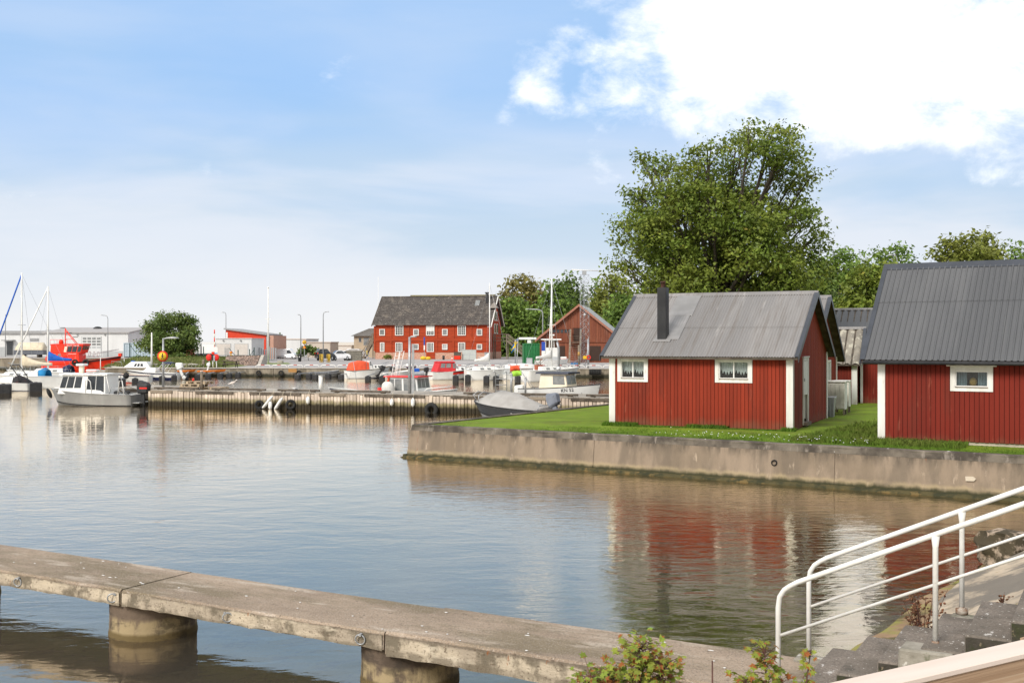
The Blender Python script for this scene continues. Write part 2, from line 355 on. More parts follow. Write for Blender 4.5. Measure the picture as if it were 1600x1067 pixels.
for nm, pr, mm in (('wall', body, m_wall), ('coping', top_, m_wtop), ('footing', foot, m_weed)):
    mb = MB()
    cuts = [0, 6.2, 12.6, 19.2, 25.5, 34] if nm == 'wall' else [0, 34]
    for i in range(len(cuts) - 1):
        a0 = cuts[i] + (.006 if i else 0); a1 = cuts[i + 1] - .006
        nseg = max(2, int((a1 - a0) / .25)); secs = []
        for j in range(nseg + 1):
            a = a0 + (a1 - a0) * j / nseg
            jy = .012 * math.sin(a * 3.1) + rnd.uniform(-.006, .006) if nm != 'footing' else rnd.uniform(-.03, .02)
            e = -1 if (j == 0 and i == 0) else 0
            secs.append([(a if not e else a + (y if y < .2 else 0) * .9 * (nm != 'x'), y + (jy if y < .2 else 0), z + (rnd.uniform(-.006, .006) if z > .9 or (nm == 'footing' and z > 0) else 0)) for y, z in pr])
        mb.loft(secs, smooth=False, close=True)
    # the side that runs back along the boat berth
    if nm == 'wall': mb.box(-.05, .25, .33, 60, -2, .80)
    if nm == 'coping': mb.box(-.02, .28, .33, 60, .802, .965)
    if nm == 'footing': mb.box(-.18, -.052, -.1, 60, -2, .09)
    mb.build(nm, mm, wt)
mb = MB(); mb.lathe([(.05, 0), (.075, .0), (.075, .06), (.05, .06)], (11.15, -.045, .50), 12, 'y'); mb.build('drain_hole', M['dark'], wt)
mb = MB(); mb.lathe([(.0, 0), (.05, .0)], (11.15, -.012, .50), 12, 'y'); 
mb = MB(); mb.lathe([(.075, 0), (.09, .0), (.09, .03), (.075, .03), (.075, .0)], (16.2, -.02, .42), 16, 'y'); mb = MB(); mb.prism([(-.11, .04), (.05, .05), (.11, 0), (.07, -.05), (-.10, -.055)], -.055, 0, 'y'); mb.v = [(x + 15.6, y - .02, z + .42) for x, y, z in mb.v]; mb.build('drain_niche', mat('pale_render_patch', (.55, .48, .38), rough=.9), wt)
mb = MB()
for a, b in [(5.9, .12), (7.1, .2), (7.3, .14), (12.0, .1), (13.8, .09), (15.1, .18), (17.3, .12), (19.0, .2), (20.2, .1), (9.3, .16)]:
    mb.sph((a, b, .974), rnd.uniform(.02, .05), rnd.uniform(.015, .03), .006, 7, 4)
mb.build('droppings', M['white'], wt)
# grass blades and flowers along the wall edge (nobody could count them)
def blades(name, n, fn, hgt, wid, m_, kind='stuff'):
    g = np.random.default_rng(5); P = np.array([fn(g) for _ in range(n)])
    ang = g.uniform(0, 6.28, n); hh = hgt * g.uniform(.5, 1.3, n) * P[:, 3]; lean = g.normal(0, .35, (n, 2)) * hh[:, None]
    dx = np.stack([np.cos(ang), np.sin(ang), np.zeros(n)], 1) * (wid * g.uniform(.6, 1.4, n))[:, None]
    b = P[:, :3]; tip = b + np.stack([lean[:, 0], lean[:, 1], hh], 1); mid = b + np.stack([lean[:, 0] * .3, lean[:, 1] * .3, hh * .6], 1)
    vs = np.stack([b - dx, b + dx, mid + dx * .7, tip, mid - dx * .7], 1).reshape(-1, 3)
    me = bpy.data.meshes.new(name); me.vertices.add(5 * n); me.vertices.foreach_set('co', vs.ravel())
    me.loops.add(5 * n); me.loops.foreach_set('vertex_index', np.arange(5 * n)); me.polygons.add(n)
    me.polygons.foreach_set('loop_start', np.arange(n) * 5); me.update(calc_edges=True); me.materials.append(m_)
    o = bpy.data.objects.new(name, me); COL.objects.link(o); return tag(o, kind=kind)
m_blade = mat('grass_blades', (.17, .28, .03), (.12, .21, .025), s=1.2, rough=.7, island=.35, trans=.35)
def fgrass(g):
    a = g.uniform(.4, 33); r = g.random()
    b = .26 + abs(g.normal(0, .35)) * (1 + .5 * math.sin(a * 5.1)) if r < .55 else g.uniform(.33, 2.6)
    p = q2(a, b, .92); k = .6 + .6 * (math.sin(a * 2.1) * math.sin(a * .7 + 1) > 0)
    if a > 12.7 and b > 1.7: b = g.uniform(.33, 1.7); p = q2(a, b, .92)
    k = min(k, .85)
    return (p.x, p.y, p.z, k * (.4 if a < 6 else 1))
blades('grass', 60000, fgrass, .09, .006, m_blade)
def fgap(g):
    a = g.uniform(11.2, 15.2); b = abs(g.normal(0, 1)) * 3 + 1.0; p = q2(a, b, .92); return (p.x, p.y, p.z, 1 + .8 * g.random())
blades('grass', 36000, fgap, .09, .008, mat('rough_grass', (.13, .21, .025), (.17, .21, .04), s=1.5, rough=.8, island=.4, trans=.3))
def fwall(g):
    s = g.uniform(-.2, 5.5); p = V((2.995, 32.63, .92)) + V((.902, -.432, 0)) * s + V((-.432, -.902, 0)) * (abs(g.normal(0, .12)) + .02)
    return (p.x, p.y, p.z, .6 + .9 * (math.sin(s * 2.3 + 1) > .2))
blades('grass', 6000, fwall, .075, .010, mat('dark_weeds', (.09, .18, .02), (.12, .22, .02), s=1.5, rough=.8, island=.4, trans=.3))
def fw2(g):
    s = g.uniform(-.2, 8); p = V((9.23, 27.1, .92)) + U2 * s - N2 * (abs(g.normal(0, .14)) + .02); return (p.x, p.y, p.z, .7)
blades('grass', 3500, fw2, .06, .008, m_blade)
g = np.random.default_rng(9); mb = MB()
for i in range(90):
    a = g.uniform(7.5, 13.2); b = min(.5 + abs(g.normal(0, .6)), 2.2); p = q2(a, b); r_ = g.uniform(.010, .020); h_ = .93 + g.uniform(.07, .16)
    mb.add([(p.x + r_ * math.cos(q), p.y + r_ * math.sin(q), h_ + .003 * (j % 2)) for j, q in enumerate(sp(0, 5.5, 8))] + [(p.x, p.y, h_ + .012)], [(j, (j + 1) % 8, 8) for j in range(8)])
tag(mb.build('wildflowers', mat('petals', (.85, .84, .86), rough=.7)), kind='stuff')
# fallen leaves / dirt patch by the gap
blobs = [q2(12.2, 2.1), q2(13.2, 3.4), q2(12.6, 4.6)]
mb = MB()
for p, r_ in zip(blobs, (.75, .8, .7)):
    n = 22; ring = []
    for k in range(n):
        q = r_ * (1 + .25 * math.sin(k * 2.1) + rnd.uniform(-.12, .12)); ring.append((p.x + q * 1.3 * math.cos(6.283 * k / n), p.y + q * .8 * math.sin(6.283 * k / n), .957))
    mb.add(ring + [(p.x, p.y, .975)], [(k, (k + 1) % n, n) for k in range(n)], True)
tag(mb.build('path', mat('bare_soil', (.10, .065, .04), (.06, .06, .025), s=5, rough=.95, bump=.02, bs=20)), kind='structure')
# ================================================================ boathouses
def redwood(name, a, b, isl=.10):
    return mat(name, a, b, s=1.6, rough=.82, bump=.003, bs=24, stretch=(1, 1, .12), island=isl,
               layers=[((.13, .022, .012), 2.0, .50, .68, (1, 1, .2), None, None, .55), ((.34, .10, .06), 7, .60, .70, (1, 1, .15), None, None, .45), ((.16, .09, .05), 3, .2, .6, None, .02, .35, .5)])
M['redboard'] = redwood('falu_red_boards', (.26, .030, .011), (.195, .023, .009))
M['redboard2'] = redwood('falu_red_boards_new', (.185, .018, .008), (.155, .015, .007), .05)
M['redback'] = mat('board_gap', (.05, .007, .005), rough=.9)
M['roofgrey'] = mat('corrugated_roof', (.30, .285, .275), (.235, .225, .22), s=.9, rough=.5, metal=.25, stretch=(1, .2, .2),
                    layers=[((.17, .145, .125), 3, .48, .64, (2.5, .12, .12), None, None, .5), ((.36, .33, .29), 14, .62, .70, None, None, None, .4), ((.42, .40, .38), 2, .60, .72, (3, .3, .3), None, None, .6), ((.16, .08, .05), 12, .70, .74, None, None, None, .8)])
M['roofdark'] = mat('dark_corrugated_roof', (.145, .146, .15), (.115, .117, .122), s=.8, rough=.42, metal=.35, stretch=(1, .2, .2), layers=[((.17, .17, .17), 2.2, .56, .7, (3, .15, .15), None, None, .5)])
M['flash'] = mat('dark_flashing', (.075, .082, .098), (.06, .066, .078), s=1.5, rough=.38, metal=.3, layers=[((.16, .15, .12), 6, .62, .72, None, None, None, .5)])
M['found'] = mat('foundation_plaster', (.50, .44, .35), (.40, .35, .28), s=3, rough=.9, bump=.008, bs=20)
M['curtain'] = mat('lace_curtain', (.80, .78, .74), (.7, .68, .65), s=6, rough=.9, trans=.3)
M['bluecurtain'] = mat('blue_grey_curtain', (.20, .25, .28), (.14, .18, .20), s=8, rough=.9)
def bwall(mb, s0, s1, z0, ztop, holes, fn, w=.11, gap=.012, t=.022):
    """vertical boards between s0 and s1; ztop(s) the top; holes (a,b,c,d); fn(s, out, z) -> point"""
    n = max(1, round((s1 - s0) / w)); w = (s1 - s0) / n
    for i in range(n):
        a = s0 + i * w + gap / 2; b = s0 + (i + 1) * w - gap / 2; segs = [(z0, None)]
        hs = sorted([h for h in holes if h[0] < b - .004 and h[1] > a + .004], key=lambda h: h[2]); lo = z0; out = []
        for h in hs:
            if h[2] > lo + .01: out.append((lo, h[2], h[2]))
            lo = h[3]
        out.append((lo, ztop(a), ztop(b)))
        jit = rnd.uniform(-.002, .002)
        for (l, ta, tb) in out:
            if max(ta, tb) - l < .01: continue
            ta = max(ta, l + .004); tb = max(tb, l + .004); l2 = l + (rnd.uniform(-.006, .006) if l == z0 else 0)
            q = [(a, l2), (b, l2), (b, tb), (a, ta)]
            mb.add([fn(s, jit, z) for s, z in q] + [fn(s, t + jit, z) for s, z in q], [(0, 1, 2, 3), (7, 6, 5, 4), (0, 4, 5, 1), (1, 5, 6, 2), (2, 6, 7, 3), (3, 7, 4, 0)])
def corr(mb, x0, x1, ya, za, yb, zb, pitch, amp, kind='sine', th=.004, rows=2):
    """corrugated sheet running from (ya,za) eave to (yb,zb) ridge"""
    prof = []
    n = max(1, round((x1 - x0) / pitch)); p = (x1 - x0) / n
    for i in range(n):
        if kind == 'sine':
            for k in range(6): prof.append((x0 + (i + k / 6) * p, amp * math.sin(6.28318 * k / 6)))
        else:
            for f, h in ((0, 0), (.35, 0), (.45, 1), (.62, 1), (.72, 0)): prof.append((x0 + (i + f) * p, amp * h))
    prof.append((x1, 0)); d = V((0, yb - ya, zb - za)); L = d.length; d.normalize(); nn = V((0, -d.z, d.y))
    if nn.z < 0: nn = -nn
    rr = []
    for j in range(rows + 1):
        f = j / rows; rr.append([(x, ya + (yb - ya) * f + nn.y * (h + th), za + (zb - za) * f + nn.z * (h + th)) for x, h in prof])
    n = len(prof)
    for j in range(rows): mb.add(rr[j] + rr[j + 1], [(i, i + 1, n + i + 1, n + i) for i in range(n - 1)], kind == 'sine')
def window(par, fn, s0, s1, z0, z1, fw=.075, muntins=((.5,), ()), curtain='lace', proud=.045, sill=True, head=False, pane=None, frame=None, trans_=None):
    fr = MB(); t0, t1 = -.06, proud
    def bx(mb, a, b, c, d, o0, o1): mb.add([fn(s, o, z) for o in (o0, o1) for s, z in ((a, c), (b, c), (b, d), (a, d))], [(0, 1, 2, 3), (7, 6, 5, 4), (0, 4, 5, 1), (1, 5, 6, 2), (2, 6, 7, 3), (3, 7, 4, 0)])
    bx(fr, s0 - fw, s0 + .01, z0 - fw, z1 + fw, t0, t1); bx(fr, s1 - .01, s1 + fw, z0 - fw, z1 + fw, t0, t1)
    bx(fr, s0 + .01, s1 - .01, z1 - .005, z1 + fw, t0, t1 - .003); bx(fr, s0 + .01, s1 - .01, z0 - fw, z0 + .005, t0, t1 - .003)
    if head: bx(fr, s0 - fw - .08, s1 + fw + .08, z1 + fw + .001, z1 + fw + .035, t0, t1 + .05); bx(fr, s0 - fw - .05, s1 + fw + .05, z1 + fw + .036, z1 + fw + .06, t0, t1 + .02)
    f = fr.build('window', frame or M['whitewood'], par, bevel=.004)
    sh = MB(); c = .035
    bx(sh, s0 + .011, s0 + c, z0 + .006, z1 - .006, -.045, .012); bx(sh, s1 - c, s1 - .011, z0 + .006, z1 - .006, -.045, .012)
    bx(sh, s0 + c, s1 - c, z1 - c, z1 - .006, -.045, .011); bx(sh, s0 + c, s1 - c, z0 + .006, z0 + c, -.045, .011)
    for m_ in muntins[0]: s = s0 + (s1 - s0) * m_; bx(sh, s - .016, s + .016, z0 + c, z1 - c, -.04, .009)
    for m_ in muntins[1]: zz = z0 + (z1 - z0) * m_; bx(sh, s0 + c, s1 - c, zz - .010, zz + .010, -.038, .007)
    sh.build('sash', M['white'], f)
    if sill:
        sb = MB(); bx(sb, s0 + .012, s1 - .012, z0 - .004, z0 + .012, .013, t1 + .02); sb.build('sill', M['wood'] if sill == 'wood' else M['whitewood'], f)
    pn = MB(); bx(pn, s0 + .02, s1 - .02, z0 + .02, z1 - .02, -.026, -.020); pn.build('pane', pane or M['glass'], f)
    if pane is None:
        bk = MB(); bx(bk, s0 - .02, s1 + .02, z0 - .02, z1 + .02, -.42, -.40)
        for a, b, c_, d in ((s0 - .02, s0, z0, z1), (s1, s1 + .02, z0, z1), (s0 - .02, s1 + .02, z0 - .02, z0), (s0 - .02, s1 + .02, z1, z1 + .02)): bx(bk, a, b, c_, d, -.40, -.061)
        bk.build('reveal', M['dark'], f)
        cb = MB()
        if curtain == 'lace':
            n = 44; top = []; bot = []
            for i in range(n + 1):
                u = i / n; half = (u * 2) % 1.0; tooth = abs(((u * 10) % 1) - .5) * 2
                zz = z1 - (z1 - z0) * (.42 + .26 * tooth + .16 * (1 - abs(half - .5) * 2))
                o_ = -.12 + .015 * math.sin(u * 60); s = s0 + (s1 - s0) * u
                top.append(fn(s, o_, z1)); bot.append(fn(s, o_, zz))
            cb.add(top + bot, [(i, i + 1, n + 2 + i, n + 1 + i) for i in range(n)], True); cb.build('curtain', M['curtain'], f)
        elif curtain == 'side':
            for (u0, u1) in ((0, .34), (.66, 1)):
                n = 24; a = [fn(s0 + (s1 - s0) * (u0 + (u1 - u0) * i / n), -.13 + .03 * math.sin(i * 1.1), z1) for i in range(n + 1)]; b = [fn(s0 + (s1 - s0) * (u0 + (u1 - u0) * i / n), -.13 + .03 * math.sin(i * 1.1), z0) for i in range(n + 1)]
                cb.add(a + b, [(i, i + 1, n + 2 + i, n + 1 + i) for i in range(n)], True)
            cb.build('curtain', M['bluecurtain'], f)
            vb = MB(); c = fn(s0 + (s1 - s0) * .5, -.2, z0 + .12); vb.sph(c, .09, .05, .11); vb.build('lamp', mat('ochre_shade', (.30, .17, .03)), f)
    return f
def shed(name, label, corner, u, L, Dp, zb, ze, zr, roofmat, wallm, pitch, amp, kind, ovf=.30, ovs=.25, found=0.0, holes_f=(), holes_g=(), gable_right=True, cw=.17, ends=(1, 1)):
    a = math.atan2(u[1], u[0]); th = thing(name, label, 'boathouse', (corner[0], corner[1], zb), a)
    H = ze - zb; HR = zr - zb; half = Dp / 2; run = half + ovf; sl_ = (HR - H) / run; zw = H + sl_ * ovf - .04
    zt = lambda y: H + sl_ * (ovf + (y if y < half else Dp - y)) - .05
    fF = lambda s, o, z: (s, -o, z); fR = lambda s, o, z: (L + o, s, z); fB = lambda s, o, z: (s, Dp + o, z); fL = lambda s, o, z: (-o, s, z)
    core = MB(); core.prism([(0.03, found), (Dp - .03, found), (Dp - .03, zt(0) - .03), (half, zt(half) - .06), (.03, zt(0) - .03)], .03, L - .03, 'x')
    # core with recesses is not needed: boards stand in front of it, openings are cut in the boards only
    w1 = MB(); bwall(w1, .0, L, found, lambda s: zw, holes_f, fF); w1.build('front_wall', wallm, th)
    w2 = MB(); bwall(w2, .0, Dp, found, zt, holes_g, fR)
    w2.build('gable_wall', wallm, th)
    w3 = MB(); bwall(w3, .0, Dp, found, zt, (), fL); w3.build('gable_wall', wallm, th)
    w4 = MB(); bwall(w4, 0, L, found, lambda s: zw, (), fB, w=.3); w4.build('back_wall', wallm, th)
    # backing sheet split round the holes
    bk = MB()
    def sheet(s0, s1, hs, fn, ztf):
        cuts = sorted({s0, s1, *[h[0] for h in hs], *[h[1] for h in hs]} | ({Dp / 2} if ztf is zt else set()))
        for p_, q_ in zip(cuts[:-1], cuts[1:]):
            lo = found; seg = []
            for h in sorted([h for h in hs if h[0] < q_ - 1e-4 and h[1] > p_ + 1e-4], key=lambda h: h[2]): seg.append((lo, h[2], h[2])); lo = h[3]
            seg.append((lo, ztf(p_), ztf(q_)))
            for l, ta, tb in seg:
                if ta - l < .001 and tb - l < .001: continue
                vv = [(p_, l), (q_, l), (q_, tb), (p_, ta)]
                bk.add([fn(s, -.004, z) for s, z in vv] + [fn(s, -.03, z) for s, z in vv], [(0, 1, 2, 3), (7, 6, 5, 4), (0, 4, 5, 1), (1, 5, 6, 2), (2, 6, 7, 3), (3, 7, 4, 0)])
    sheet(.032, L - .032, holes_f, fF, lambda s: zw); sheet(.0, Dp, holes_g, fR, zt); sheet(0, Dp, (), fL, zt); sheet(.032, L - .032, (), fB, lambda s: zw)
    bk.build('backing', M['redback'], th)
    if found: MB().box(.02, L - .02, .02, Dp - .02, -.15, found - .002).build('foundation', M['found'], th)
    else:
        st = MB()
        for xx in sp(.3, L - .3, 5):
            for yy in (.25, Dp - .25): st.mark().box(xx - .2, xx + .2, yy - .15, yy + .15, -.15, .0)
        st.each('foundation_block', M['found'], th)
    # roof: deck, sheets, ridge cap, verge flashing
    rf = MB(); x0, x1 = -ovs, L + ovs
    for sgn in (0, 1):
        ya = -ovf if not sgn else Dp + ovf
        f_ = .47 if kind == 'sine' else .62; ym = ya + (half - ya) * f_; zm = H + (HR - H) * f_; corr(rf, x0, x1, ya, H, ym, zm, pitch, amp, kind); corr(rf, x0, x1, ya + (half - ya) * (f_ - .03), H + (HR - H) * (f_ - .03), half, HR, pitch, amp, kind, th=.012)
    r = rf.build('roof', roofmat, th)
    dk = MB(); dk.prism([(-ovf + .02, H - .075), (half, HR - .085), (Dp + ovf - .02, H - .075), (Dp + ovf - .02, H - .012), (half, HR - .012), (-ovf + .02, H - .012)], x0 + .02, x1 - .02, 'x')
    dk.build('roof_boards', M['darkwood'], r)
    cp = MB(); s_ = sl_
    cp.prism([(half - .14, HR - .14 * s_ + amp + .012), (half, HR + amp + .03), (half + .14, HR - .14 * s_ + amp + .012), (half + .14, HR - .14 * s_ + amp + .020), (half, HR + amp + .042), (half - .14, HR - .14 * s_ + amp + .020)], x0 - .01, x1 + .01, 'x')
    cp.build('ridge_cap', M['flash'] if kind != 'sine' else M['roofgrey'], r)
    vg = MB()
    for xx in (x0, x1):
        vg.mark(); o = -1 if xx == x0 else 1; e = amp + .014; xa, xb = (xx - .015, xx + .10) if o < 0 else (xx - .10, xx + .015)
        for m_ in (0, 1):
            y0_, y1_ = (-ovf - .02, half) if not m_ else (Dp + ovf + .02, half)
            za, zb_ = H - .02 * s_ + e, HR + e + .004
            xo = (xa, xa + .012) if o < 0 else (xb - .012, xb)
            vg.prism([(y0_, za), (y1_, zb_), (y1_, zb_ + .012), (y0_, za + .012)], xa, xb, 'x')
            vg.prism([(y0_, za - .16), (y1_, zb_ - .16), (y1_, zb_ - .001), (y0_, za - .001)], *xo, 'x')
    vg.each('verge_flashing', M['flash'], r)
    # corner boards
    cb = MB()
    def cbd(x, y, zt_): cb.box(*x, *y, found - .02, zt_)
    o_ = .050
    cb.mark(); cbd((-o_, cw), (-o_, -.023), zw - .03); cbd((-o_, -.023), (-.022, cw), zt(0) - .03)
    cb.mark(); cbd((L - cw, L + o_), (-o_, -.023), zw - .03); cbd((L + .023, L + o_), (-.022, cw), zt(0) - .03)
    cb.mark(); cbd((L + .023, L + o_), (Dp - cw, Dp + .022), zt(0) - .03); cbd((L - cw, L + o_), (Dp + .023, Dp + o_), zw - .03)
    cb.each('corner_board', M['whitewood'], th, bevel=.004)
    return th, dict(fF=fF, fR=fR, H=H, HR=HR, zt=zt, half=half, sl=sl_, zw=zw, r=r, L=L, D=Dp)
# --- shed one: in the middle
u1 = (.902, -.432); zb1 = .94
hf = [(.315, 1.065, 1.40, 1.93), (3.30, 4.17, 1.42, 1.94)]   # window openings, metres from the left corner / above the ground
hg = [(1.62, 2.28, .10, 1.95)]
s1, q = shed('boathouse', 'red boathouse with light grey corrugated roof and black square flue pipe', (2.995, 32.63), u1, 5.37, 5.7, zb1, 3.0, 4.93, M['roofgrey'], M['redboard'], .082, .012, 'sine', ovf=.30, ovs=.24, holes_f=hf, holes_g=hg, cw=.14)
for h in hf: window(s1, q['fF'], *h, fw=.105, muntins=((.5,), ()), curtain='lace', sill='wood')
# door on the gable with a white leaf above a lower panel
fR = q['fR']
def gbox(mb, a, b, c, d, o0, o1, fn=fR): mb.add([fn(s, o, z) for o in (o0, o1) for s, z in ((a, c), (b, c), (b, d), (a, d))], [(0, 1, 2, 3), (7, 6, 5, 4), (0, 4, 5, 1), (1, 5, 6, 2), (2, 6, 7, 3), (3, 7, 4, 0)])
d_ = MB(); gbox(d_, 1.52, 1.62, .04, 2.02, -.03, .05); gbox(d_, 2.28, 2.38, .04, 2.02, -.03, .05); gbox(d_, 1.50, 2.40, 2.021, 2.06, -.03, .07); gbox(d_, 1.621, 2.279, 1.94, 2.02, -.03, .049)
dd = d_.build('door', M['whitewood'], s1, bevel=.004)
l_ = MB(); gbox(l_, 1.63, 2.27, .92, 1.93, -.02, .035); l_.build('upper_leaf', M['white'], dd, bevel=.006)
l_ = MB(); gbox(l_, 1.63, 2.27, .20, .90, -.06, -.03)
for a in (1.8, 1.96, 2.12): gbox(l_, a, a + .01, .2, .9, -.03, -.02)
l_.build('lower_leaf', M['whitewood'], dd)
l_ = MB(); gbox(l_, 1.60, 2.30, .03, .12, -.05, .14); l_.build('doorstep', M['wood'], dd)
l_ = MB(); gbox(l_, 1.68, 1.72, 1.32, 1.42, .035, .06); l_.build('handle', M['galv'], dd)
# flue and its flashing on the roof slope
sl_ = q['sl']; fy = .62; fz = q['H'] + (fy + .3) * sl_
fl = MB(); fl.box(1.29, 1.57, fy - .15, fy + .15, fz - .15, 4.12); f_ = fl.build('flue', mat('black_sheet_metal', (.016, .017, .019), (.026, .027, .029), s=2, rough=.45), s1, bevel=.012)
MB().lathe([(.07, 0), (.07, .16), (.085, .16), (.085, .20), (.001, .2)], (1.43, fy, 4.11), 14).build('flue_pot', mat('rusty_pot', (.10, .045, .03), (.05, .03, .025), s=8, rough=.8), f_)
fp = MB()
def slope(x0, x1, y0, y1, up): 
    a = [(x0, y0), (x1, y0), (x1, y1), (x0, y1)]; vs = [(x, y, q['H'] + (y + .3) * sl_ + up) for x, y in a] + [(x, y, q['H'] + (y + .3) * sl_ + up - .012) for x, y in a]
    fp.add(vs, [(0, 1, 2, 3), (7, 6, 5, 4), (0, 4, 5, 1), (1, 5, 6, 2), (2, 6, 7, 3), (3, 7, 4, 0)])
slope(1.20, 1.95, .50, 1.7, .026); slope(1.25, 2.02, 1.68, 2.83, .036); slope(1.18, 1.72, .38, .51, .034)
fp.build('flue_flashing', mat('flashing_sheet', (.33, .32, .315), (.24, .235, .23), s=1.2, rough=.4, metal=.3), f_)
# --- shed two: at the right
hf2 = [(1.76, 2.52, 1.48, 1.88)]
s2, q2_ = shed('boathouse', 'large red boathouse with steep dark grey roof on a pale plastered foundation', (9.23, 27.1), U2, 7.6, 4.3, .86, 2.98, 5.46, M['roofdark'], M['redboard2'], .135, .020, 'trap', ovf=.30, ovs=.40, found=.17, holes_f=hf2, cw=.13)
window(s2, q2_['fF'], *hf2[0], fw=.10, muntins=((), ()), curtain='side', sill='wood', head=True)
gt = MB(); Hh = q2_['H']; gt.tube([(-.33, -.36, Hh - .06), (7.9, -.36, Hh - .06)], .045, 8); gt.build('gutter', M['black'], s2)
# --- the boathouse directly behind shed one
n1 = V((.432, .902, 0)); p0 = V((7.9 + .432 * 6.1, 30.2 + .902 * 6.1, 0))
Lb = 5.6; o1 = V((9.95, 36.4, 0)) - V((.902, -.432, 0)) * Lb
s3, q3 = shed('boathouse', 'red boathouse standing close behind the one with the flue, only its gable end showing', (o1.x, o1.y), u1, Lb, 5.9, .94, 2.72, 5.06, M['roofgrey'], M['redboard'], .082, .012, 'sine', ovf=.3, ovs=.3, cw=.14, holes_g=[(3.9, 4.5, .9, 1.75)])
window(s3, q3['fR'], 3.9, 4.5, .9, 1.75, fw=.06, muntins=((.5,), ()), curtain='lace')
# --- low shed with mossy sheet roof, and a dark roofed one behind
M['mossroof'] = mat('lichened_sheet_roof', (.30, .27, .22), (.21, .19, .16), s=1.4, rough=.9, bump=.01, bs=12, layers=[((.50, .47, .38), 3.2, .54, .60, (1, .5, 1), None, None, .8), ((.10, .085, .06), 5, .58, .68, (2, .4, 1), None, None, .7)])
c4 = V((13.0, 43.6, 0)); ux = (.93, -.37)
s4, q4 = shed('boathouse', 'low red shed with lichen-spotted corrugated roof between the boathouses', (12.35, 43.6), ux, 1.45, 4.6, .94, 2.55, 3.98, M['mossroof'], M['redboard2'], .30, .035, 'sine', ovf=.3, ovs=.25, cw=.16)
s4b, q4b = shed('boathouse', 'red shed wall set back beside the low lichen-roofed shed', (14.2, 43.9), ux, 3.6, 4.2, .94, 2.65, 3.6, M['roofdark'], M['redboard2'], .2, .02, 'sine', ovf=.12, ovs=.1, cw=.05)
s5, q5 = shed('boathouse', 'shed with dark sheet roof rising behind the lichen-roofed shed', (13.4, 51.5), ux, 9, 6, .94, 3.3, 5.02, M['roofdark'], M['redboard2'], .3, .03, 'sine', ovf=.3, ovs=.3)
# cabinets and bin beside shed one
cbn = thing('storage_cabinet', 'weathered white wooden cabinet raised on legs behind the boathouse gable', 'cabinet', tuple(at(1291, 37.0, .94)), math.atan2(-.432, .902))
mb = MB(); mb.box(0, .62, 0, .5, .18, 1.12); mb.build('cabinet_body', M['whitewood'], cbn, bevel=.01)
for i in range(4):
    mb = MB(); mb.box(.02 + i * .148, .155 + i * .148, -.03, -.002, .22, 1.06); mb.build('door', mat('aged_white', (.62, .60, .52), (.5, .48, .41), s=5, rough=.8), cbn, bevel=.006)
mb = MB(); mb.box(-.04, .66, -.06, .54, 1.122, 1.16); mb.build('top', M['whitewood'], cbn)
for xx in (.03, .55):
    for yy in (.03, .43): MB().box(xx, xx + .05, yy, yy + .05, -.05, .179).build('leg', M['wood'], cbn)
cb2 = dup(cbn, loc=tuple(at(1304, 38.2, .97)), label='second white wooden cabinet standing farther from the gable than its twin'); cb2.scale = (.8, .8, .95)
bn = thing('waste_bin', 'grey ribbed bin on the grass beneath the white cabinets', 'bin', tuple(at(1293, 36.0, .94)), -.4)
mb = MB(); mb.loft([[(-.2, -.2, 0), (.2, -.2, 0), (.2, .2, 0), (-.2, .2, 0)], [(-.25, -.25, .62), (.25, -.25, .62), (.25, .25, .62), (-.25, .25, .62)]], False, True)
for i in range(5): mb.box(-.2 + i * .1, -.17 + i * .1, -.262, -.21, .02, .58)
mb.build('bin_body', M['galv'], bn); MB().box(-.27, .27, -.27, .27, .622, .67).build('lid', M['lamp'], bn, bevel=.01)
# ================================================================ the concrete walkway, stairs and rails in front
DA = math.atan2(-.488, .872); UD = V((.872, -.488, 0)); ND = V((.488, .872, 0))       # along / across (away from camera)
m_deck = mat('walkway_concrete', (.37, .285, .21), (.27, .205, .15), s=1.1, rough=.92, bump=.006, bs=60, stretch=(.6, 1, 1),
             layers=[((.14, .115, .06), 1.2, .44, .62, (.5, 1.6, 1), None, None, .6), ((.54, .46, .38), 1.8, .53, .66, (.5, 2, 1), None, None, .6), ((.12, .095, .07), 55, .50, .60, None, None, None, .55), ((.58, .52, .45), 75, .56, .62, None, None, None, .5), ((.10, .075, .055), 16, .62, .67, None, None, None, .7)])
m_fascia = mat('walkway_edge', (.52, .44, .33), (.36, .30, .23), s=1.6, rough=.95, bump=.010, bs=26, stretch=(1, 1, 2),
               layers=[((.12, .10, .07), 2.8, .46, .60, (1, 1, .8), None, None, .85), ((.62, .54, .42), 2, .56, .66, (.7, .7, 2.5), None, None, .7), ((.15, .12, .09), 6, .3, .55, (1, 1, .6), .58, .545, .85), ((.17, .14, .10), 6, .3, .55, (1, 1, .6), .425, .465, .8), ((.11, .08, .055), 40, .58, .63, None, None, None, .8), ((.28, .10, .03), 5, .66, .70, (2.5, 1, .8), None, None, .8)])
m_pil = mat('pillar_concrete', (.075, .055, .04), (.15, .11, .08), s=2.5, rough=.9, bump=.008, bs=20,  # dark base tone has the shade below the deck painted into the upper pillar
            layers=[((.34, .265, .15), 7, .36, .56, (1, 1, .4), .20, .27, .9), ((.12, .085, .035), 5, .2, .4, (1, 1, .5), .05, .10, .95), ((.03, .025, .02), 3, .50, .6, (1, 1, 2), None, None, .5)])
def farp(t_, o=0.0, z=0.0): p = V((2.65, 9.65, z)) + UD * t_ - ND * o; return p      # far edge line; o towards the camera
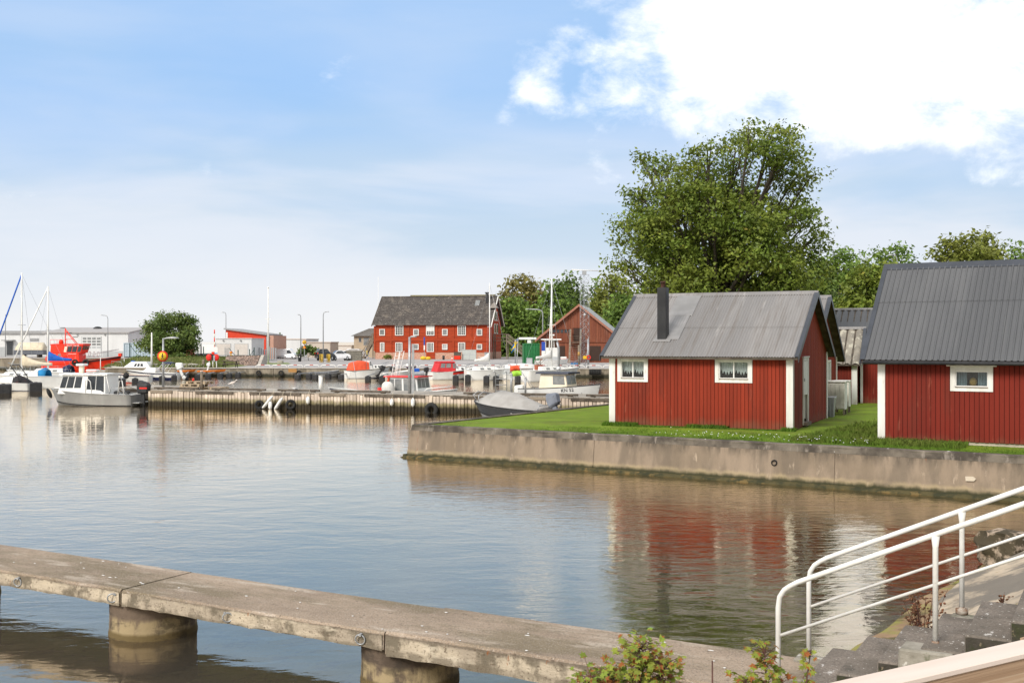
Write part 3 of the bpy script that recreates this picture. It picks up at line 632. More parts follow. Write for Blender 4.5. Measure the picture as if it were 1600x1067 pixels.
# the walkway local frame: origin at its far edge foot of the stairs, x along UD, y = away
wk = thing('concrete_walkway', 'long low concrete walkway on round pillars crossing the water near the viewer', 'walkway', (2.65, 9.65, 0), DA)
Wd = 1.10; zt_ = .60
def slab(x0, x1, z1, thk, yo=0.0):
    n = max(3, int((x1 - x0) / .22)); secs = []
    for i in range(n + 1):
        x = x0 + (x1 - x0) * i / n; j = lambda k=.006: rnd.uniform(-k, k)
        secs.append([(x, yo + j(), z1 - .015 + j(.004)), (x, yo - .02, z1 + j(.002)), (x, -Wd + .02, z1 + j(.002)), (x, -Wd + j(), z1 - .02 + j(.004)), (x, -Wd + j(.005), z1 - thk + .02), (x, -Wd + .04, z1 - thk + j()), (x, yo - .02, z1 - thk), (x, yo, z1 - .05)])
    return secs
joints = [-18.65, -11.25, -7.55, -3.85, 1.0]
for i in range(4):
    a, b = joints[i] + .012, joints[i + 1] - .012; mb = MB(); mb.loft(slab(a, b, zt_ + (0, .004, -.003, .012)[i], .19 + (.05 if i == 3 else 0)), False, True)
    d0 = mb.build('deck_slab', m_deck, wk)
    # the worn edge face, a skin 4 mm proud of the slab
    mb = MB(); n = int((b - a) / .12); up = []; lo = []; mid = []
    for k in range(n + 1):
        x = a + .01 + (b - a - .02) * k / n; up.append((x, -Wd - .012 + rnd.uniform(-.004, .004), zt_ - .026 + rnd.uniform(-.007, .007) + (.012 if i == 3 else 0))); lo.append((x, -Wd - .012 + rnd.uniform(-.004, .004), zt_ - .178 + rnd.uniform(-.01, .01) - (.045 if i == 3 else 0)))
    mb.add(up + lo, [(k, k + 1, n + 2 + k, n + 1 + k) for k in range(n)])
    mb.build('edge_face', m_fascia, d0)
for i, x in enumerate((-11.32, -7.62, -3.92)):
    mb = MB(); r_ = .50; mb.lathe([(r_ + .008, -1.9), (r_ + .008, .02), (r_, .06), (r_ - .006, .2), (r_, .43)], (x, -.56, 0), 40); mb.build('pillar', m_pil, wk)
ring = MB().torus((0, 0, 0), .05, .008, 'y', 16, 6); ring.bar((0, .02, .05), (0, -.02, .055), .02, .025)
rg0 = None
for i, x in enumerate((-9.33, -7.66, -5.88, -4.12)):
    if rg0 is None: rg0 = ring.build('mooring_ring', M['galv'], wk); rg = rg0
    else: rg = rg0.copy(); COL.objects.link(rg)
    rg.location = (x, -Wd - .035, zt_ - .10); rg.rotation_euler = (R(8), R((20, 35, -30, 10)[i]), R((20, 50, 40, 15)[i]))
mb = MB()
for i in range(46):
    x = rnd.uniform(-14, .6); y = rnd.uniform(-1.05, -.05); mb.sph((x, y, zt_ + .006 + (.012 if x > -3.85 else 0)), rnd.choice((.01, .015, .03)) * rnd.uniform(.6, 1.2), .012, .003, 7, 4)
mb.build('droppings', M['white'], wk)
# stairs
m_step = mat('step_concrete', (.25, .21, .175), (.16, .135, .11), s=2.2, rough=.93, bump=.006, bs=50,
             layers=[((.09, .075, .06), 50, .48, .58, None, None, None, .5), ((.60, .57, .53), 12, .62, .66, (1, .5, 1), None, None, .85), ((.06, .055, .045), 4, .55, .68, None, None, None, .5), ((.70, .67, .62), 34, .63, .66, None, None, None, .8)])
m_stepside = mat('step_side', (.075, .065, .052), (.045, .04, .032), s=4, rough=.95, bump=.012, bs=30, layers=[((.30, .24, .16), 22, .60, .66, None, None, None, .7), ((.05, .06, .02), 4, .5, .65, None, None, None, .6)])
st = thing('concrete_stairs', 'worn grey concrete stairs climbing right from the walkway between two white rails', 'stairs', (2.65, 9.65, 0), DA)
t0 = .508; zz = .884; dt = .3063; dz = .139; steps = []
for k in range(-2, 16):
    a = t0 + dt * k; z1 = zz + dz * k
    if k < -1: continue
    mb = MB(); j = lambda: rnd.uniform(-.006, .006)
    a1 = a + dt + .04
    mb.prism([(a + j(), 0.0 + j()), (a + j(), -1.21 + j()), (a1, -1.21 + j()), (a1, 0 + j())], .2 if k < 3 else z1 - .5, z1)
    so_ = mb.build('step', m_step, st, bevel=.022, seg=3)
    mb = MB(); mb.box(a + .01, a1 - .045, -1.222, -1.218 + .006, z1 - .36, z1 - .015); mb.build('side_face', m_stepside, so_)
# raised plinths carrying the posts
m_pl = mat('plinth_concrete', (.34, .31, .26), (.22, .20, .16), s=5, rough=.95, bump=.01, bs=30, layers=[((.66, .63, .57), 9, .62, .68, None, None, None, .8), ((.07, .085, .03), 5, .55, .64, (1, 1, .6), None, None, .6)])
def plinth(x, y, z0, z1, w_=.3, d=.24):
    mb = MB(); j = lambda: rnd.uniform(-.012, .012)
    mb.loft([[(x - w_ / 2 + j(), y - d / 2 + j(), z0), (x + w_ / 2 + j(), y - d / 2 + j(), z0), (x + w_ / 2 + j(), y + d / 2 + j(), z0), (x - w_ / 2 + j(), y + d / 2 + j(), z0)], [(x - w_ / 2 + .02 + j(), y - d / 2 + .02, z1), (x + w_ / 2 - .02, y - d / 2 + .02, z1 + j() * .4), (x + w_ / 2 - .02, y + d / 2 - .02, z1), (x - w_ / 2 + .02, y + d / 2 - .02, z1)]], False, True)
    mb.build('plinth', m_pl, st, bevel=.015)
plinth(0.05, -.07, .40, .645, .34, .22); plinth(1.30, -.05, .95, 1.165, .26, .2); plinth(1.17, -1.13, .72, 1.15, .42, .30)
# rails: steel tube, white paint flaking to rust
m_rail = mat('white_rail_paint', (.80, .79, .75), (.70, .68, .63), s=4, rough=.5, bump=.0015, bs=60, layers=[((.33, .13, .045), 60, .655, .70, (1, 1, .6), None, None, .8), ((.55, .45, .33), 6, .64, .74, None, None, None, .35), ((.30, .12, .05), 40, .56, .60, (1, 1, .5), .02, .20, .9)])
M['rustplate'] = mat('rusty_base', (.20, .10, .05), (.45, .40, .34), s=20, rough=.85)
def railing(lab, p0, q0, posts, slope):
    """p0 foot of first post, z0 there; rail climbs along UD"""
    th = thing('stair_handrail', lab, 'handrail', tuple(p0), DA); r_ = .021; H_ = .86
    L = 5.5; top = [(0, 0, -.05), (0, 0, H_ - .18), (.012, 0, H_ - .09), (.05, 0, H_ - .03), (.10, 0, H_ + .008), (.16, 0, H_ + .045), (L, 0, H_ + .045 + slope * (L - .16))]
    MB().tube(top, r_, 14).build('top_rail', m_rail, th)
    MB().tube([(0.02, 0, q0), (L, 0, q0 + slope * L)], .0125, 12).build('mid_rail', m_rail, th)
    for x in posts:
        zt2 = H_ + .045 + slope * (x - .16)
        MB().tube([(x, 0, slope * x - .06), (x, 0, zt2 - .10), (x, 0, zt2 - .012)], [.021, .021, .032], 14).build('post', m_rail, th); MB().lathe([(.001, -.03), (.05, -.03), (.05, .012), (.028, .016), (.024, .03)], (x, 0, slope * x), 16).build('base_plate', M['rustplate'], th)
    return th
fp_ = farp(.0); railing('far white tubular stair handrail with flaking paint, nearer the water', (fp_.x, fp_.y, .62), .46, (1.27, 3.3), .455)
pp = farp(.0, 1.0); railing('near white tubular stair handrail with flaking rusty paint, nearer the viewer', (pp.x, pp.y, .60), .46, (1.2, 3.2), .455)
# sloping concrete apron, rough bank and broken block beside the stairs
m_apron = mat('apron_concrete', (.56, .46, .34), (.42, .34, .25), s=1.2, rough=.95, bump=.012, bs=18, layers=[((.15, .135, .115), .9, .44, .54, (1, .6, 1), None, None, .85), ((.08, .07, .05), 6, .66, .71, None, None, None, .7), ((.30, .21, .10), 3, .6, .68, None, None, None, .6)])
ap = [on(1440, 985, .05), on(1470, 935, .08), on(1510, 900, .14), on(1600, 862, .36), on(1760, 775, .7), on(1900, 800, 1.2), on(1700, 930, 1.3), on(1560, 985, .85), on(1500, 1000, .62), on(1460, 1003, .4)]
mb = MB(); c = sum(ap, V((0, 0, 0))) / len(ap); n = len(ap); rings = []
for f in (1.0, .75, .5, .25): rings.append([c.lerp(p, f) + V((0, 0, rnd.uniform(-.012, .012))) for p in ap])
mb.add([v for r_ in rings for v in r_] + [c], [(i * n + k, i * n + (k + 1) % n, (i + 1) * n + (k + 1) % n, (i + 1) * n + k) for i in range(3) for k in range(n)] + [(3 * n + k, 3 * n + (k + 1) % n, 4 * n) for k in range(n)])
ao = mb.build('concrete_apron', m_apron); tag(ao, kind='structure')
so2 = ao.modifiers.new('thick', 'SOLIDIFY'); so2.thickness = .18; so2.offset = 1 if ao.data.polygons[0].normal.z < 0 else -1
mb = MB(); g = random.Random(4)
mb.prism([(5.2, 7.2), (20, 0), (40, 8), (15.5, 22.5), (12.2, 18.5), (9, 13.0)], -.5, .35)
tag(mb.build('bank', mat('bank_soil', (.16, .13, .08), (.10, .10, .04), s=1.2, rough=.95, bump=.05, bs=6)), kind='structure')
def rock(name, label, cat, loc, sx, sy, sz, m_, seed, sub=None):
    import mathutils.noise as mn
    bm = bmesh.new(); bmesh.ops.create_cube(bm, size=1); bmesh.ops.subdivide_edges(bm, edges=bm.edges, cuts=7, use_grid_fill=True)
    for v in bm.verts:
        q = v.co.copy(); l = q.length; q = q.lerp(q.normalized() * .62, .35); nn = mn.noise_vector(q * 3.1 + V((seed, 0, 0))) * .09 + mn.noise_vector(q * 9 + V((0, seed, 0))) * .03
        v.co = V(((q.x + nn.x) * sx, (q.y + nn.y) * sy, (q.z + nn.z) * sz))
    me = bpy.data.meshes.new(name); bm.to_mesh(me); bm.free(); me.materials.append(m_); o = bpy.data.objects.new(name, me); COL.objects.link(o); o.location = loc; o.rotation_euler = (0, .1, .5)
    return tag(o, label, cat)
b0 = on(1562, 872, .1)
m_rock = mat('broken_concrete', (.42, .33, .25), (.30, .23, .17), s=3, rough=.95, bump=.02, bs=14, layers=[((.05, .04, .022), 3.5, .40, .50, None, None, None, .95), ((.65, .60, .54), 6, .66, .70, None, None, None, .8)])
rk = rock('concrete_block', 'broken concrete block draped in dark seaweed on the sandy shore beside the stairs', 'rock', (b0.x + .25, b0.y, .22), 1.05, .7, .55, m_rock, 3)
mb = MB(); g = random.Random(8)
for i in range(260):
    a = g.uniform(0, 6.28); q = g.uniform(0, .34); x, y = q * 1.1 * math.cos(a) - .05, q * .75 * math.sin(a); z0 = .245 - q * .12
    d = V((g.uniform(-1, 1), g.uniform(-1, 1), -.25)).normalized() * g.uniform(.06, .16); mb.tube([(x, y, z0), (x + d.x * .5, y + d.y * .5, z0 + .02), (x + d.x, y + d.y, z0 + d.z * .8)], [.006, .006, .002], 4, cap=False)
mb.build('seaweed', mat('dry_seaweed', (.07, .05, .025), (.035, .025, .012), s=8, rough=.95, island=.4), rk)
# wooden rail of the terrace by the camera
m_plank = mat('pressure_treated_pine', (.50, .34, .22), (.40, .265, .17), s=2.5, rough=.7, bump=.0015, bs=30, stretch=(.10, 4, 9), lo=.3, hi=.7,
              layers=[((.25, .15, .085), 5, .47, .56, (.07, 4, 16), None, None, .55), ((.58, .44, .31), 6, .52, .60, (.06, 4, 20), None, None, .5), ((.17, .095, .05), 3, .62, .65, (.9, 3, 5), None, None, .8), ((.12, .10, .08), 30, .745, .76, None, None, None, .9)])
wa = V((.76, 2.55, 0)); wb = V((1.40, 2.925, 0)); da = (wb - wa).normalized(); ang = math.atan2(da.y, da.x)
wr = thing('wooden_railing', 'close-up pale pine railing board with visible grain at the bottom right corner', 'railing', (wa.x, wa.y, 1.545), ang)
mb = MB(); mb.box(-1.2, 3.4, -.0, .045, .895, 1.04); mb.build('rail_board', m_plank, wr, bevel=.004)
mb = MB(); mb.box(-1.2, 3.4, -.004, .082, 1.041, 1.058); mb.build('cap_board', mat('bleached_pine', (.74, .62, .54), (.62, .50, .42), s=3, rough=.7, stretch=(.15, 2, 2), layers=[((.16, .10, .07), 26, .735, .75, None, None, None, .9)]), wr, bevel=.003)
for x in (-1.0, .9, 2.9):
    MB().box(x, x + .09, .046, .136, -.0, 1.04).build('post', m_plank, wr)
mb = MB(); mb.box(-1.2, 3.4, -.0, .045, .35, .49); mb.build('rail_board', m_plank, wr, bevel=.004)
tag(MB().prism([(-8, -8), (18, -8), (18, .6), (1.6, 3.3), (-2, .4), (-8, 3.5)], -2, 1.6).build('terrace', m_conc), kind='structure')
# young maples in front of the walkway
m_mleaf = mat('maple_leaf', (.20, .30, .04), (.30, .33, .05), s=5, rough=.6, island=.3, trans=.35, layers=[((.38, .10, .03), 14, .52, .58, None, None, None, .9), ((.20, .035, .02), 17, .62, .66, None, None, None, .8)])
m_tw = mat('reddish_twig', (.13, .06, .045), (.09, .045, .035), s=8, rough=.7)
def star(c, n_, up, size, g):
    """five lobed leaf, slightly folded"""
    n_ = n_.normalized(); u = up - n_ * up.dot(n_); u = u.normalized() if u.length > .01 else n_.orthogonal().normalized(); v = n_.cross(u); pts = []
    prof = [(0, 1.0), (12, .62), (26, .55), (42, .92), (58, .58), (80, .50), (104, .72), (128, .38), (160, .42), (180, .12)]
    full = prof + [(360 - a, r_) for a, r_ in prof[-2:0:-1]]
    for a, r_ in full:
        a = R(a); x, y = r_ * math.sin(a), r_ * math.cos(a); pts.append(c + (v * x + u * y - n_ * (abs(x) * .25 + y * y * .12)) * size)
    return pts
def sapling(name, label, base, stems, nleaf, size, seed, cat='sapling'):
    g = random.Random(seed); th = thing(name, label, cat, base); sm = MB(); lf = MB()
    for (tx, ty, tz, k, dens) in stems:
        top = V((tx, ty, tz)); b = V((g.uniform(-.04, .04), g.uniform(-.04, .04), 0)); side = V((g.uniform(-1, 1), g.uniform(-1, 1), 0)) * .06
        ax = [b, b.lerp(top, .35) + side, b.lerp(top, .7) + side * .6, top]; sm.tube(ax, [.010, .008, .006, .003], 6)
        for i in range(int(nleaf * dens)):
            f = 1 - abs(g.gauss(0, .15)); f = max(.25, min(1, f)); p = b.lerp(top, f) + side * (1 - f) * 1.5
            d = V((g.gauss(0, 1), g.gauss(0, 1), g.uniform(-.2, .8))).normalized(); l = g.uniform(.04, .17) * k; q = p + d * l; sm.tube([p, p.lerp(q, .5) + V((0, 0, .01)), q], [.0022, .0018, .0012], 4, cap=False)
            pts = star(q, V((g.gauss(0, .5), g.gauss(-.5, .5), 1)), d + V((0, 0, -.5)), size * g.uniform(.6, 1.15), g)
            lf.add(pts, [tuple(range(len(pts)))])
    sm.build('stem', m_tw, th); lf.build('foliage', m_mleaf, th); return th
B1 = at(985, 7.0); gz = .30
tag(MB().prism([(-3, 6.3), (4.5, 4.2), (6.0, 7.2), (3.4, 8.2), (1.6, 7.45), (-1.0, 7.2)], -1.0, .30).build('bank', mat('bank_soil_near', (.12, .09, .06), s=2, rough=.95)), kind='structure')
sapling('maple_sapling', 'bushy young maple with brown-edged green leaves in front of the walkway', (B1.x, 7.0, gz), [(.08, 0, 1.18, 1.1, 1.2), (-.12, .1, .97, 1, 1), (-.26, 0, .97, 1, .9), (.2, -.05, 1.08, 1, 1), (.12, .1, .9, 1.1, 1), (-.1, .0, .85, 1.1, 1), (.3, 0, .85, .9, .7), (-.28, .1, .8, 1, .8)], 150, .040, 2)
B2 = at(1195, 7.0); sapling('maple_sapling', 'sparse young maple with reddish curled leaves by the foot of the near handrail', (B2.x, 7.0, gz), [(.0, 0, 1.14, .8, 1), (.30, 0, 1.15, .35, .35), (-.12, 0, .95, .9, .9), (.1, .05, .9, .8, .8)], 90, .042, 5)
B3 = at(1113, 7.05); th = thing('bare_twig', 'bare upright brown twig with one withered leaf between the two young maples', 'twig', (B3.x, 7.05, gz))
MB().tube([(0, 0, 0), (.003, 0, .5), (0, 0, 1.06)], [.008, .007, .005], 6).build('stem', m_tw, th)
lf = MB(); g = random.Random(1); lf.add(star(V((-.09, -.02, .84)), V((.3, -1, .4)), V((-1, 0, -.7)), .05, g), [tuple(range(18))]); lf.tube([(-.09, -.02, .84), (0, 0, .83)], .002, 4); lf.build('leaf', mat('withered_leaf', (.36, .11, .03), rough=.7), th)
# dock weeds growing beside the stairs
def weed(label, base, h_, n, seed):
    g = random.Random(seed); th = thing('dock_weed', label, 'weed', tuple(base)); sm = MB(); lf = MB(); gl_ = MB()
    for i in range(n):
        a = g.uniform(0, 6.28); r_ = g.uniform(.1, .45) * h_; top = V((math.cos(a) * r_, math.sin(a) * r_, h_ * g.uniform(.5, 1))); sm.tube([(0, 0, 0), top * .5 + V((0, 0, .05)), top], [.004, .003, .0015], 4, cap=False)
        for k in range(12):
            p = top * g.uniform(.35, 1); d = V((g.gauss(0, 1), g.gauss(0, 1), g.gauss(.4, .5))).normalized() * g.uniform(.03, .09); sm.tube([p, p + d], [.0015, .001], 3, cap=False)
            for q in range(3): c = p + d * g.uniform(.3, 1); lf.sph(c, .008 * g.uniform(.6, 1.4), None, None, 5, 3)
    for i in range(26):
        a = g.uniform(0, 6.28); l = g.uniform(.08, .22); z_ = g.uniform(.02, .2); d = V((math.cos(a), math.sin(a), g.uniform(.2, 1))).normalized(); s_ = d.cross(V((0, 0, 1))).normalized() * .010; b = V((0, 0, z_)); gl_.add([b - s_ * .3, b + d * l * .5 - s_, b + d * l, b + d * l * .5 + s_], [(0, 1, 2, 3)])
    sm.build('stem', m_tw, th); lf.build('seed_heads', mat('weed_seed', (.20, .08, .045), (.13, .07, .03), s=9, rough=.8, island=.4), th)['kind'] = 'stuff'; gl_.build('leaves', mat('weed_leaf', (.20, .22, .03), rough=.7, trans=.3), th)
wp = farp(.95, -.12); weed('brown seeding weed growing beyond the steps between the two railing posts', (wp.x, wp.y, .72), .62, 16, 3)
wp = farp(1.55, -.10); weed('small dry weed at the foot of the far railing post', (wp.x, wp.y, 1.0), .33, 7, 6)
# ================================================================ trees
def leafmat(n, a, b, warm=None):
    L = [((a[0] * .6, a[1] * .6, a[2] * .6), .9, .45, .62, None, None, None, .55)]
    if warm: L.append((warm, 1.3, .60, .70, None, None, None, .7))
    return mat(n, a, b, s=.7, rough=.55, island=.35, trans=.3, layers=L, lo=.4, hi=.6)
def crown(lobes, n, size, m_, parent, seed, sub=7, flat=.75, spread=.30, name='crown'):
    g = np.random.default_rng(seed); vol = np.array([r_ ** 2.2 for *_, r_ in lobes]); vol /= vol.sum(); vs = []; centers = []
    cn = []
    for (x, y, z, r_), f in zip(lobes, vol):
        k = max(3, int(n * f / sub)); d = g.normal(size=(k, 3)); d /= np.linalg.norm(d, axis=1)[:, None]; q = g.uniform(.12, 1, k) ** (1 / 2.4)
        c = np.array([x, y, z]) + d * (q * r_)[:, None] * np.array([1, 1, .92]); cn.append(np.concatenate([c, d], 1)); centers.append(c)
    C = np.concatenate(cn); k = len(C)
    P = np.repeat(C, sub, 0); m = len(P); off = np.clip(g.normal(size=(m, 3)), -1.7, 1.7) * (spread * np.array([1, 1, flat])); P3 = P[:, :3] + off * g.uniform(.6, 1.3, k).repeat(sub)[:, None]
    nr = P[:, 3:] * .5 + g.normal(size=(m, 3)) * .55 + np.array([0, 0, .55]); nr /= np.linalg.norm(nr, axis=1)[:, None]
    a = np.cross(nr, g.normal(size=(m, 3))); a /= np.linalg.norm(a, axis=1)[:, None]; b = np.cross(nr, a)
    s = size * g.uniform(.55, 1.25, m)[:, None]
    vs = np.stack([P3 - a * s, P3 + b * s * .55 - nr * s * .12, P3 + a * s, P3 - b * s * .55 - nr * s * .12], 1).reshape(-1, 3)
    me = bpy.data.meshes.new(name); me.vertices.add(4 * m); me.vertices.foreach_set('co', vs.ravel()); me.loops.add(4 * m); me.loops.foreach_set('vertex_index', np.arange(4 * m))
    me.polygons.add(m); me.polygons.foreach_set('loop_start', np.arange(m) * 4); me.update(calc_edges=True); me.materials.append(m_)
    o = bpy.data.objects.new(name, me); COL.objects.link(o); o.parent = parent; return C
M['bark'] = mat('bark', (.10, .08, .06), (.06, .05, .04), s=6, rough=.95, bump=.03, bs=10, stretch=(1, 1, .2))
def limbs(parent, lobes, C, h0, rt, seed, ntw=3, spray=.5):
    g = random.Random(seed); mb = MB(); cx = sum(l[0] for l in lobes) / len(lobes) * .3; zmin = h0
    zt2 = max(l[2] for l in lobes); trunk = [V((0, 0, -.3)), V((cx * .2, 0, zmin * .5)), V((cx * .5, 0, zmin)), V((cx, 0, zmin + (zt2 - zmin) * .55))]
    mb.tube(trunk, [rt * 1.25, rt, rt * .8, rt * .3], 9)
    for i, (x, y, z_, r_) in enumerate(lobes):
        s = trunk[2].lerp(trunk[3], min(1, max(0, (z_ - zmin) / (zt2 - zmin) * .7 - .1 * g.random()))); e = V((x, y, z_)); mid = s.lerp(e, .5) + V((g.uniform(-.2, .2), g.uniform(-.2, .2), -.10 * (e - s).length))
        mb.tube([s, mid, e], [rt * .35, rt * .2, rt * .08], 6, cap=False)
        idx = [k for k in range(len(C)) if (C[k, 0] - x) ** 2 + (C[k, 1] - y) ** 2 + (C[k, 2] - z_) ** 2 < (r_ * 1.05) ** 2]
        for k in g.sample(idx, min(len(idx), ntw)):
            q = V(C[k, :3]); f = mid.lerp(e, g.uniform(.2, 1)); mb.tube([f, f.lerp(q, .5) + V((0, 0, .05)), q], [rt * .07, rt * .05, rt * .02], 4, cap=False)
    mb.build('trunk', M['bark'], parent)
def tree(name, label, px, Y, zg, pxlobes, n, size, m_, seed, h0=None, rt=.35, group=None, depth=1.0, sub=7, spread=None, ntw=3, jitter=True, cat='tree', zfill=0, flat=.7):
    """lobes given as seen from the viewpoint (px, py, radius px) at distance Y, spread in depth"""
    g = random.Random(seed); base = at(px, Y, zg); th = thing(name, label, cat, tuple(base), 0, group); L = []; mx = max(abs(l[0] - px) for l in pxlobes) / F * Y
    for (x, y, r_) in pxlobes:
        r_ = r_ / F * Y; X = (x - px) / F * Y; room = math.sqrt(max(.15, 1 - min(1, (X / (mx + .01)) ** 2 * .8))) * mx * depth
        L.append((X, g.uniform(-room, room) * .6, zat(y, Y) - zg, r_)); 
        if r_ > .9 and depth > .5: L.append((X * .9, g.choice((-1, 1)) * room * .7, zat(y, Y) - zg - .2 * r_, r_ * .8))
    if zfill:
        zl = min(l[2] for l in L); rr = 2.4 * Y / 130
        for k in range(zfill): L.append((g.uniform(-mx, mx), g.uniform(-1, 1) * mx * .5, rr * .6 + (zl - rr * .6) * (k + .5) / zfill, rr))
    h0 = h0 or max(.5, min(l[2] - l[3] * .5 for l in L)); C = crown(L, n, size, m_, th, seed, sub, flat=.5 if sub > 20 else flat, spread=spread or size * 1.7); limbs(th, L, C, h0, rt, seed, ntw); return th
G1 = leafmat('maple_foliage', (.15, .215, .032), (.22, .26, .04), (.38, .30, .05)); G2 = leafmat('oak_foliage', (.22, .21, .06), (.27, .23, .065)); G3 = leafmat('ash_foliage', (.14, .23, .045), (.20, .29, .05))
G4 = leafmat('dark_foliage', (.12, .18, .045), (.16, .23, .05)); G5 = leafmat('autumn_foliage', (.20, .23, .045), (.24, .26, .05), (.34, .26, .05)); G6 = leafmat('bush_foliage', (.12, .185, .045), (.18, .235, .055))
big = [(1020, 265, 20), (1000, 300, 22), (1047, 250, 22), (1062, 288, 42), (1095, 245, 26), (1150, 232, 32), (1190, 222, 20), (1228, 212, 15), (1205, 252, 36), (1145, 290, 55), (1092, 330, 55), (1028, 325, 42), (1000, 365, 36), (980, 402, 22), (978, 372, 16), (990, 430, 20), (1030, 400, 55), (1100, 400, 62),
       (1170, 350, 62), (1235, 288, 30), (1262, 278, 15), (1238, 335, 36), (1268, 343, 15), (1250, 388, 30), (1272, 420, 24), (1200, 420, 55), (1060, 440, 46), (1130, 450, 55), (1020, 452, 24), (1240, 440, 42), (1160, 400, 50), (985, 352, 16), (1010, 240, 10), (968, 352, 10), (1262, 372, 12), (1090, 460, 40), (1200, 465, 40), (1050, 470, 30)]
tree('maple_tree', 'tall spreading maple towering over the boathouse with the flue', 1120, 50, .9, big, 70000, .097, G1, 11, h0=2.2, rt=.42, sub=50, spread=.36, ntw=12)
small = [(262, 500, 14), (240, 512, 16), (285, 505, 15), (228, 528, 12), (298, 520, 12), (258, 528, 20), (285, 530, 18), (238, 541, 14), (304, 534, 7), (268, 548, 16), (250, 552, 12), (275, 495, 8), (222, 538, 8), (290, 545, 10)]
tree('lime_tree', 'rounded dark green tree on the grassy bank beside the white warehouses', 268, 124, 1.2, small, 15000, .17, G6, 21, h0=1.2, rt=.22, sub=24, spread=.38, ntw=5)
for px, lob, lab in [(280, [(262, 565, 12), (278, 562, 11), (290, 566, 9)], 'dense dark bush spreading at the foot of the bank tree'), (222, [(214, 566, 10), (228, 568, 11), (204, 572, 7), (240, 569, 10)], 'straggly bush beside the blue-grey container and the orange boat')]:
    tree('bush', lab, px, 121, .8, lob, 3600, .15, G6, px, h0=.2, rt=.06, spread=.2, ntw=2, cat='bush')
# the trees behind the big warehouse and the barn
GW = 'trees rising behind the harbour buildings'
for i, (nm, lab, px, Y, lob, m_, n) in enumerate([
    ('oak_tree', 'brownish round-topped tree just behind the gable of the big red warehouse', 815, 205, [(800, 445, 12), (815, 441, 14), (830, 447, 14), (840, 458, 14), (795, 460, 14), (820, 465, 20), (845, 475, 14), (786, 478, 12)], G2, 4500),
    ('ash_tree', 'light green tree filling the gap behind the outdoor stairway', 800, 190, [(790, 480, 16), (805, 475, 14), (820, 490, 20), (800, 505, 22), (830, 512, 22), (845, 490, 18), (790, 530, 20), (815, 540, 22), (840, 540, 20)], G3, 7000),
    ('ash_tree', 'bright green tree between the brown one and the tall dark one', 866, 200, [(862, 447, 12), (872, 460, 16), (855, 465, 14), (880, 480, 20), (860, 490, 20), (868, 510, 24)], G3, 5000),
    ('elm_tree', 'tall dark green tree with a tufted top left of the lattice tower', 888, 215, [(885, 431, 6), (888, 440, 10), (876, 445, 9), (898, 452, 16), (884, 462, 18), (905, 470, 16), (890, 485, 22), (910, 500, 22)], G4, 5200),
    ('birch_tree', 'slender pale green tree behind the arm of the lattice tower', 932, 220, [(931, 440, 7), (928, 452, 10), (936, 460, 12), (930, 478, 14)], G3, 2000),
    ('maple_tree', 'rusty olive tree right of the lattice tower', 955, 185, [(952, 434, 9), (965, 442, 12), (948, 455, 16), (972, 462, 18), (935, 475, 16), (955, 485, 22), (975, 495, 20), (985, 470, 14), (940, 505, 18)], G5, 6500),
    ('maple_tree', 'small yellow-green tree low at the left edge of the tall maple', 972, 165, [(970, 462, 7), (978, 470, 8), (965, 478, 8)], G3, 2600),
]): tree(nm, lab, px, Y, .8, lob, int(n * 1.5), .0021 * Y, m_, 30 + i, rt=.3, group=GW, spread=.0036 * Y, ntw=2, zfill=7)
GR = 'trees behind the boathouses on the right'
for i, (nm, lab, px, Y, lob, m_, n) in enumerate([
    ('ash_tree', 'green tree filling the gap right of the tall maple', 1300, 95, [(1290, 415, 18), (1310, 405, 16), (1330, 400, 16), (1300, 440, 24), (1325, 430, 24), (1345, 425, 18), (1290, 465, 22), (1315, 470, 26)], G3, 8000),
    ('elm_tree', 'drooping dense tree above the gap between the boathouses', 1355, 75, [(1350, 430, 20), (1335, 450, 20), (1365, 440, 20), (1345, 475, 26), (1370, 470, 24), (1325, 480, 14), (1385, 420, 14)], G1, 9000),
    ('ash_tree', 'pale green tree with a lamp post in front of its top', 1395, 100, [(1375, 400, 14), (1395, 392, 13), (1412, 396, 13), (1420, 410, 10), (1390, 412, 18), (1405, 425, 20)], G3, 4500),
    ('maple_tree', 'olive tree rising over the roof of the large boathouse', 1515, 95, [(1480, 385, 14), (1500, 378, 12), (1520, 375, 12), (1545, 372, 11), (1560, 385, 12), (1465, 398, 12), (1510, 395, 20), (1540, 395, 20), (1490, 405, 16), (1565, 400, 10)], G5, 7500),
    ('ash_tree', 'green tree cut by the right edge above the large roof', 1600, 100, [(1590, 388, 12), (1605, 384, 14), (1620, 395, 20), (1595, 405, 16)], G3, 3000),
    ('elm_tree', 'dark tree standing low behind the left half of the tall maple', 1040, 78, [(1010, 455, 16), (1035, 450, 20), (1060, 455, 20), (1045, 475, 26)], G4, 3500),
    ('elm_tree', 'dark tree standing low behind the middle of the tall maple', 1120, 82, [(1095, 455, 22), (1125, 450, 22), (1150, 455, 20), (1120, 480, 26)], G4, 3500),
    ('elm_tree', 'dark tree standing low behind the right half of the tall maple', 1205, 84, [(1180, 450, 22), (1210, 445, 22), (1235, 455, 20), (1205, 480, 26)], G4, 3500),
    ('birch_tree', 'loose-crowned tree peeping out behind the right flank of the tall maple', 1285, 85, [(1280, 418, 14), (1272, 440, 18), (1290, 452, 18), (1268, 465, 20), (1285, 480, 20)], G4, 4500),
]): tree(nm, lab, px, Y, .9, lob, int(n * 1.4), .0023 * Y, m_, 50 + i, rt=.3, group=GR, spread=.0042 * Y, ntw=3, zfill=8)
